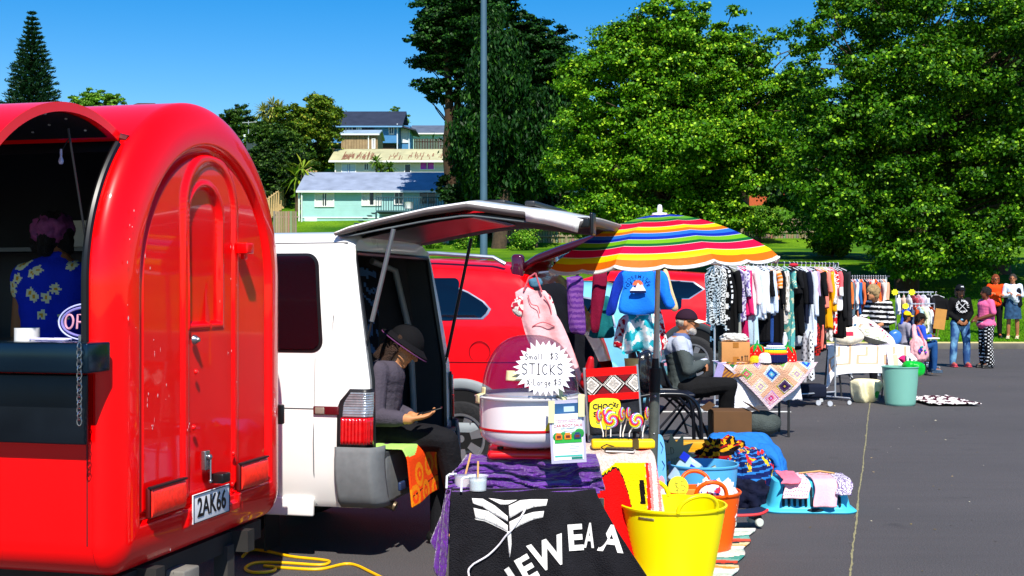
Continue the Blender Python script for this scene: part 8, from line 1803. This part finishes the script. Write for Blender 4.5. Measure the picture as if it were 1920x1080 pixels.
def build_chairs():
    fold_chair('black folding chair carrying the elderly man', (GX(1283, 11.75), 11.75, 0), R(4), .53)
    # empty chair in front, seat towards the right, its bent tube arm showing
    D = 10.9; t = thing('tube_chair', 'empty black chair with a thick bent tube frame in front of the man', 'chair', (GX(1265, D), D, 0)); M_ = mat('10121a', rough=.3, metal=.2, coat=.3)
    for dy in (0, .46):
        pts = [P(1316, 850, D), P(1314, 790, D), P(1306, 758, D), P(1288, 742, D), P(1262, 739, D), P(1225, 740, D), P(1200, 744, D)]; pts = [p+Vector((0, dy, 0)) for p in pts]; pts[0].z = .0
        mb = MB(); mb.tube(smooth_pts(pts, 5), .017, 10); obj('front_leg', mb, M_, t)
        mb = MB(); a = P(1215, 742, D)+Vector((0, dy, 0)); mb.tube(smooth_pts([Vector((a.x-.12, a.y, 0)), a, a+Vector((-.10, 0, .42))], 4), .015, 10); obj('back_leg', mb, M_, t)
    z = HZ(742, D); mb = MB(); mb.box((GX(1258, D), D+.23, z), (.42, .44, .03), bev=.014); obj('seat', mb, mat('0e1020', rough=.45), t)
    mb = MB(); q = P(1190, 690, D); mb.grid(lambda u, v: (q.x-.02*math.sin(PI*u), D+.46*u, z+.20+.22*v), 8, 4); obj('backrest', mb, mat('0e1020', rough=.45), t, solid=.02)
    fold_chair('black folding chair standing open behind the elderly man', (GX(1262, 13.0), 13.05, 0), R(8), .45)
    # carton in the shade under the crochet table
    c = (GX(1366, 11.3), 11.25, 0); M2 = mat('5e4024', rough=.85); s = thing('cardboard_carton', 'open brown carton on the ground by the elderly man', 'box', c); mb = MB(); mb.box((c[0], c[1], .22), (.33, .34, .44), bev=.004); obj('carton', mb, M2, s); mb = MB(); mb.box((c[0]-.19, c[1], .47), (.10, .33, .006), r=Matrix.Rotation(R(-35), 4, 'Y')); obj('flap', mb, M2, s); mb = MB(); mb.box((c[0]+.19, c[1], .47), (.10, .33, .006), r=Matrix.Rotation(R(35), 4, 'Y')); obj('flap', mb, M2, s)
    c = (GX(1432, 12.9), 13.0, 0); mb = MB(); mb.ball((c[0], c[1], .14), (.20, .14, .13), 20); obj('grey_bag', mb, cloth('4c5452', var=.3, bump=.6), None, label='grey soft bag on the ground under the crochet table', cat='bag')

# ============================================================= crochet table
def build_crochet():
    D = 12.9; x0, x1 = GX(1356, D), GX(1492, D+.1); tz = .745; t = thing('trestle_table', 'narrow table under the crochet blanket', 'table', ((x0+x1)/2, D+.2, 0)); M_ = mat('3a3a3c', rough=.5, metal=.3)
    mb = MB(); mb.box(((x0+x1)/2, D+.30, tz-.02), (x1-x0, .58, .03), bev=.006); obj('table_top', mb, mat('d8d4cc', rough=.6), t)
    for x in (x0+.05, x1-.08):
        for y in (D+.06, D+.52): mb = MB(); mb.tube([(x, y, 0), (x, y, tz-.03)], .014, 8); obj('leg', mb, M_, t)
    # lace cloth
    def f(u, v):
        x = x0-.03+(x1-x0+.02)*u; 
        if v < .35: return (x, D+.55-.57*(v/.35), tz+.004)
        q = (v-.35)/.65; return (x+.03*q*(u-.3)+.03*q, D-.018-.008*math.sin(u*12)*q-.004*q, tz-.46*q*(.9+.1*math.sin(u*4+1))+.012*abs(math.sin(u*32))*sm(.85, 1, q))
    o = drape(f, 90, 40, 'lace_cloth', cloth('eceaf0', var=.04, bump=.7, bscale=60), solid=.004); props(o, 'white lace-edged cloth hanging under the crochet blanket', 'cloth')
    # crochet blanket: a square on its corner hanging over the front
    SQ = [('b088d0', '5a2468', 'e8c0b0'), ('f0e8b8', 'c8a8c0', 'f0e0c0'), ('1c7a3c', '3c1428', 'e8c8d0'), ('2858c0', '60c0e0', 'f0f0f0'), ('e0a8b8', 'd02870', 'c0a0d8'), ('88c060', 'f06080', 'f0d0a0'), ('4a2c60', '2c1c40', 'c8b048')]
    PEACH = lin('f0bc9c'); PKE = lin('e8c8d8')
    def cro(a, b):   # a, b: coordinates along the blanket's own edges, 0..4
        if min(a, b, 4-a, 4-b) < .16: return PKE if int((a+b)*14) % 2 else lin('f4e4e0')
        i, j = int(a), int(b); x, y = abs((a % 1)-.5), abs((b % 1)-.5); d = max(x, y); c = SQ[(i*3+j*5+1) % 7]; k = int((a+b)*26)+int((a-b)*26+400)
        if d > .36: return PEACH if k % 5 else lin('e0a484')
        if d > .30: return lin(c[2])
        if d > .24: return lin(c[1]) if k % 2 else lin('f4ece8')
        if d > .13: return lin(c[0])
        return lin(c[1]) if d > .06 else lin(c[2])
    cx = GX(1442, D)
    def g(u, v):    # square rotated by 45 degrees, (s,t) in the sheet; t runs off the front edge
        s_ = (u-v)*.50; t_ = (u+v-1)*.50   # metres from the centre, t_ >0 = towards the front
        t2 = t_-.02; x = cx+s_*1.0-.01
        if t2 < 0: return (x, D-.03+min(-t2, .40)*1.0, tz+.012+.004*math.sin(s_*40))
        return (x+.02*math.sin(t2*9)+.05*t2, D-.045-.03*math.sin(min(1, t2*14)*PI/2)+.030*math.sin(s_*17+1)*min(1, t2*4), tz+.006-t2*.98)
    o = drape(g, 150, 150, 'crochet_blanket', cloth((1, 1, 1), col=True, var=.1, bump=1.0, bscale=110), lambda u, v: cro(u*4, v*4), solid=.010); props(o, 'peach crochet blanket of granny squares hanging to a point off the table', 'blanket')
    # second, darker crochet piece under the carton
    def g2(u, v): 
        x = GX(1346, D)+(GX(1415, D)-GX(1346, D))*u-.03*v; q = max(0, v-.3)/.7; return (x-.04*q*(1-u), D+.25-.30*min(1, v/.3)-.02*q, tz+.010-.16*q*(1.15-.5*u)+.0)
    o = drape(g2, 60, 40, 'crochet_throw', CLOTHCOL, lambda u, v: lin('4a3060') if math.hypot(u-.6, v-.6) < .16 else (lin('9a90c0') if u < .22 else (lin('b07828') if int(u*14+v*9) % 2 else lin('7a4c40'))), solid=.008); props(o, 'dark lilac and ochre crochet throw beneath the brown carton', 'throw')
    # carton with shipping marks
    c = Vector((GX(1381, D-.02), D+.13, tz+.015)); w = 53/F*D; h = 38/F*D; s = thing('cardboard_box', 'taped brown cardboard box on the crochet table with folded knitwear on top', 'box', c); CB = mat('c88c50', rough=.75, var=.06)
    mb = MB(); mb.box(c+Vector((0, 0, h/2)), (w, .22, h), bev=.003); obj('carton', mb, CB, s)
    mb = MB(); mb.box(c+Vector((0, -.1115, h*.85)), (w*.20, .002, h*.26)); mb.box(c+Vector((0, -.1115, h*.14)), (w*.20, .002, h*.28)); obj('tape_strip', mb, mat('a86c28', rough=.3), s)
    mb = MB(); y = -.1120
    for dx in (.33, .40): mb.box(c+Vector((w*dx, y, h*.20)), (.006, .002, .045)); mb.poly([c+Vector((w*dx+e, y, h*.20+z)) for e, z in ((-.010, .018), (.010, .018), (0, .034))], (0, .001, 0))
    mb.box(c+Vector((w*.22, y, h*.18)), (.012, .002, .035)); mb.ball(c+Vector((w*.22, y, h*.27)), (.010, .002, .008), 8); mb.box(c+Vector((w*.09, y, h*.13)), (.03, .002, .012)); mb.box(c+Vector((w*.26, y, h*.06)), (w*.42, .002, .0025)); obj('shipping_mark', mb, mat('1c1008', rough=.6), s)
    soft('folded_scarf', 'folded cream knit with grey lines on top of the taped box', 'scarf', c+Vector((.0, 0, h+.002)), (.135, .10, .045), CLOTHCOL, seed=2, lump=.18, cf=lambda u, v: lin('4a4a48') if abs(math.sin(v*26+3*fbm(u*4, v*4))) < .16 else lin('e0dcd4'), n=80)
    # knitted hats
    def hat(label, px, py, r, hgt, col, cf=None, leaf=None, dy=0, seed=0, top=None):
        c = Vector((GX(px, D+.1), D+.10+dy, tz+.012)); s = thing('knitted_hat', label, 'hat', c, group='knitted hats on the crochet table'); mb = MB()
        def g(u, v): a = 2*PI*u; ph = PI/2*v; rr = r*math.cos(ph)**.55*(1+.03*math.sin(a*26)); return c+Vector((rr*math.cos(a), rr*math.sin(a)*.8, hgt*math.sin(ph)**.9))
        mb.grid(g, 80, 24, cf, cu=True); obj('hat_body', mb, CLOTHCOL if cf else cloth(col, bump=.6, bscale=70), s, solid=.004)
        if leaf:
            mb = MB()
            for k in range(6): a = 2*PI*k/6; p0 = c+Vector((0, 0, hgt*1.0)); p1 = c+Vector((r*.55*math.cos(a), r*.5*math.sin(a), hgt*.86)); p2 = c+Vector((r*1.0*math.cos(a), r*.85*math.sin(a), hgt*.62)); mb.tube([p0, p1, p2], [.018, .022, .004], 8)
            mb.tube([c+Vector((0, 0, hgt)), c+Vector((.006, 0, hgt+.05))], [.012, .006], 8); obj('leaf_crown', mb, cloth('189038', bump=.4), s)
        return s
    SEED = lambda u, v: lin('f8e8d0') if math.sin(u*75)*math.sin(v*24) > .86 else lin('e01410')
    hat('red strawberry hat with green leaves next to the taped box', 1419, 0, .092, .175, 0, SEED, True)
    hat('red strawberry hat with green leaves right of the rainbow beanie', 1478, 0, .095, .155, 0, SEED, True, dy=.06)
    RB = ['141c50']*5+['e02818', 'f08018', 'f0d818', '30a038', '2868c8', 'f0f0f0', '182058', 'f0f0f0']+['141c50']*8
    hat('navy beanie with rainbow stripes in the middle of the crochet table', 1451, 0, .118, .20, 0, lambda u, v: lin(RB[min(19, int(v*20))]), None, dy=-.08)
    hat('pale pink and white baby hat in front of the first strawberry hat', 1431, 0, .072, .10, 0, lambda u, v: lin('f0d4dc') if int(v*7) % 2 else lin('f4ecee'), None, dy=-.12)
    hat('small white knitted hat behind the pale pink one', 1434, 0, .06, .15, 'f0e4e8', None, None, dy=.05)
    hat('tiny yellow knitted hat peeping out beside the box', 1412, 0, .05, .07, 'e8c020', None, None, dy=-.10)

# ============================================================= cushion table
def build_pillows():
    D = 17.1; x0, x1 = GX(1556, D), GX(1702, D); tz = .735; t = thing('folding_table', 'folding table under the white cloth with orange squares', 'table', ((x0+x1)/2, D+.3, 0)); M_ = mat('4a4c50', rough=.4, metal=.5)
    mb = MB(); mb.box(((x0+x1)/2, D+.33, tz-.025), (x1-x0, .66, .04)); obj('table_top', mb, mat('e0e0e0', rough=.5), t)
    for x, dx in ((x0+.12, -.0), (x1-.12, .0)):
        for y in (D+.08, D+.58): mb = MB(); mb.tube([(x, y, tz-.04), (x+(.06 if y < D+.3 else -.06), y, 0)], .013, 8); obj('leg', mb, M_, t)
    mb = MB(); mb.tube([(x0+.12, D+.08, .5), (x0+.50, D+.1, .12)], .010, 6); obj('brace', mb, M_, t)
    def f(u, v):
        x = x0-.03+(x1-x0+.05)*u
        if v < .4: return (x, D+.66-.68*(v/.4), tz+.004)
        q = (v-.4)/.6; dr = .40-.05*math.sin(PI*u)+.10*sm(.90, 1, u)+.16*sm(.10, 0, u); return (x-.03*(1-u)*q+.02*q*sm(.9, 1, u), D-.03-.02*q-.018*math.sin(u*18)*q, tz-dr*q)
    OR = lin('f4b898'); WH = lin('f2eef4')
    def pt(u, v):
        X = u*6.6; Y = (v-.35)*6.0; a = X % 2.2; i = int(X/2.2)
        if Y < 0: return WH
        e = .10
        for (xa, xb, ya, yb) in ((0.15, 1.9, 2.2, 2.9),): pass
        def bar(p, q, r_, s_): return min(p, q)-e < a < max(p, q)+e and min(r_, s_)-e < Y < max(r_, s_)+e
        if bar(.2, 1.8, 2.6, 2.6) or bar(1.8, 1.8, .0, 2.6) or (bar(.2, .2, 1.5, 2.6)) or bar(.2, .9, 1.5, 1.5) or bar(.9, .9, .4, 1.5): return OR
        return WH
    o = drape(f, 160, 110, 'tablecloth', CLOTHCOL, pt, solid=.005); props(o, 'white tablecloth with apricot square spirals', 'tablecloth')
    # corner falling over the teal bin
    def g(u, v): 
        a = P(1694, 655, D-.04); b = P(1655+15*0+52, 650, D+.3); p0 = P(1662, 655, D-.03).lerp(P(1700, 655, D+.1), u); p1 = P(1668, 722, D-.24).lerp(P(1696, 704, D-.12), u); w = p0.lerp(p1, v); w.y += .02*math.sin(u*10)-.10*math.sin(PI*v)*.4; return w
    drape(g, 30, 30, 'hanging_corner', CLOTHCOL, lambda u, v: OR if (.25 < u < .5 and v > .15) or abs(v-.62) < .06 else WH, par=o, solid=.005)
    # cushions
    def cush(label, pts, dd, th, cf, col='f0ece8', group='cushions on the spiral cloth'): return puff('cushion', D+dd, pts, th, cloth(col), label=label, cat='cushion', cf=cf, fold=.006, nr=14, group=group)
    cush('cream oval cushion with a red stripe at the front of the table', [(1566, 622), (1585, 612), (1605, 614), (1619, 630), (1612, 642), (1590, 648), (1568, 644), (1562, 634)], .05, .26, lambda X, Y: lin('d83858') if (1582 < X < 1600 and 622 < Y < 630) else lin('f0e4d0'))
    cush('white cushion with blue and orange triangles above the cream one', [(1568, 616), (1574, 606), (1600, 604), (1622, 612), (1620, 624), (1600, 622), (1580, 624)], .30, .22, lambda X, Y: lin('2c5878') if (X+Y*1.6) % 22 < 8 and (X-Y) % 15 < 8 else (lin('f09878') if (X*1.3+Y) % 26 < 7 else lin('f0eef0')))
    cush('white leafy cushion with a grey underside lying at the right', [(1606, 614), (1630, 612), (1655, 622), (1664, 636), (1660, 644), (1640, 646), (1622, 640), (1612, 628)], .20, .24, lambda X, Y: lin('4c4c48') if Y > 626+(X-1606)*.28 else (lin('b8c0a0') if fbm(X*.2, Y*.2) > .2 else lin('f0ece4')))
    cush('large blush pink cushion at the top of the heap', [(1592, 604), (1606, 594), (1628, 598), (1646, 610), (1650, 624), (1628, 624), (1604, 614)], .48, .22, lambda X, Y: lin('e8d0c8'))
    cush('white cushion with raspberry spots sloping down the right side', [(1624, 602), (1640, 606), (1668, 628), (1678, 642), (1674, 650), (1656, 640), (1638, 622)], .42, .20, lambda X, Y: lin('d84068') if (math.sin(X*.45+Y*.2)*math.sin(Y*.55) > .45 and Y < 632) else lin('f0ecee'))
    cush('striped white and navy cushion at the back left of the heap', [(1574, 600), (1590, 592), (1606, 592), (1602, 606), (1584, 612), (1570, 610)], .60, .20, lambda X, Y: lin('3c4458') if int((X+Y)/5) % 3 == 0 else lin('e8e4e4'))
    puff('foil_balloon', D+.9, [(1668, 622), (1680, 618), (1690, 626), (1688, 642), (1676, 650), (1666, 640)], .14, mat('3c78c8', rough=.3), label='blue round cushion edge standing beyond the spotted cushion', cat='cushion')
    # canvas bag, teal bin, green bag, mat
    c = (GX(1623, 17.0), 17.0, 0); puff('canvas_bag', 16.95, [(1595, 716), (1606, 710), (1640, 711), (1653, 716), (1652, 730), (1644, 746), (1632, 757), (1616, 757), (1602, 752), (1596, 735)], .26, None, label='cream canvas bag with a green patch on the asphalt under the cushions', cat='bag', cf=lambda X, Y: lin('28a040') if math.hypot((X-1645)/5, (Y-740)/7) < 1 else lin('e8e0b8'), fold=.05, ff=5, nr=18)
    D2 = 16.55; tub('teal_bin', 'pale teal round bin beside the cushion table', (GX(1688, D2), D2, 0), .185, .232, .50, '7cb8a8', hand_=False)
    puff('green_bag', D2, [(1692, 684), (1700, 676), (1722, 678), (1733, 684), (1732, 700), (1722, 707), (1700, 704), (1694, 694)], .22, mat('10d040', rough=.3, var=.15, transl=.3, bump=.5, bscale=25), label='bright green plastic bag over the rim of the teal bin', cat='bag', fold=.012, ff=8)
    puff('magazines', D2+.05, [(1684, 672), (1694, 666), (1706, 672), (1718, 678), (1712, 684), (1694, 682)], .12, None, label='pink and white papers sticking out of the teal bin', cat='papers', cf=lambda X, Y: lin('e82870') if X < 1697 else (lin('f0f0ec') if int(X/4) % 2 else lin('383440')))
    puff('papers', D2+.1, [(1700, 664), (1708, 662), (1720, 674), (1716, 678), (1706, 674)], .04, mat('f0f0f0', rough=.5), label='white booklet leaning out of the bin towards the backpack', cat='booklet')
    def mt(u, v): return (GX(1714, 16.9)+(GX(1806, 16.9)-GX(1714, 16.9))*u+.04*(1-v), 16.35+1.1*v, .03+.022*abs(math.sin(u*15+v*3))*(.3+.7*abs(fbm(u*5, v*5)))+.015*fbm(u*9, v*7))
    o = drape(mt, 90, 50, 'rug', CLOTHCOL, lambda u, v: lin('4a1c2c') if abs(math.sin(u*13+2*math.sin(v*5))*math.cos(v*9)) < .28 else lin('f0e8e4'), solid=.012); props(o, 'white and maroon patterned mat rumpled on the asphalt beside the teal bin', 'mat')
def main():
    for f in ('build_setting', 'build_houses', 'build_trees', 'build_trailer', 'build_van', 'build_cars', 'build_candy', 'build_umbrella', 'build_lollies', 'build_tubs', 'build_chairs', 'build_crochet', 'build_racks', 'build_pillows', 'build_people', 'finish'):
        g = globals().get(f)
        if g: g()
    clean()
main()
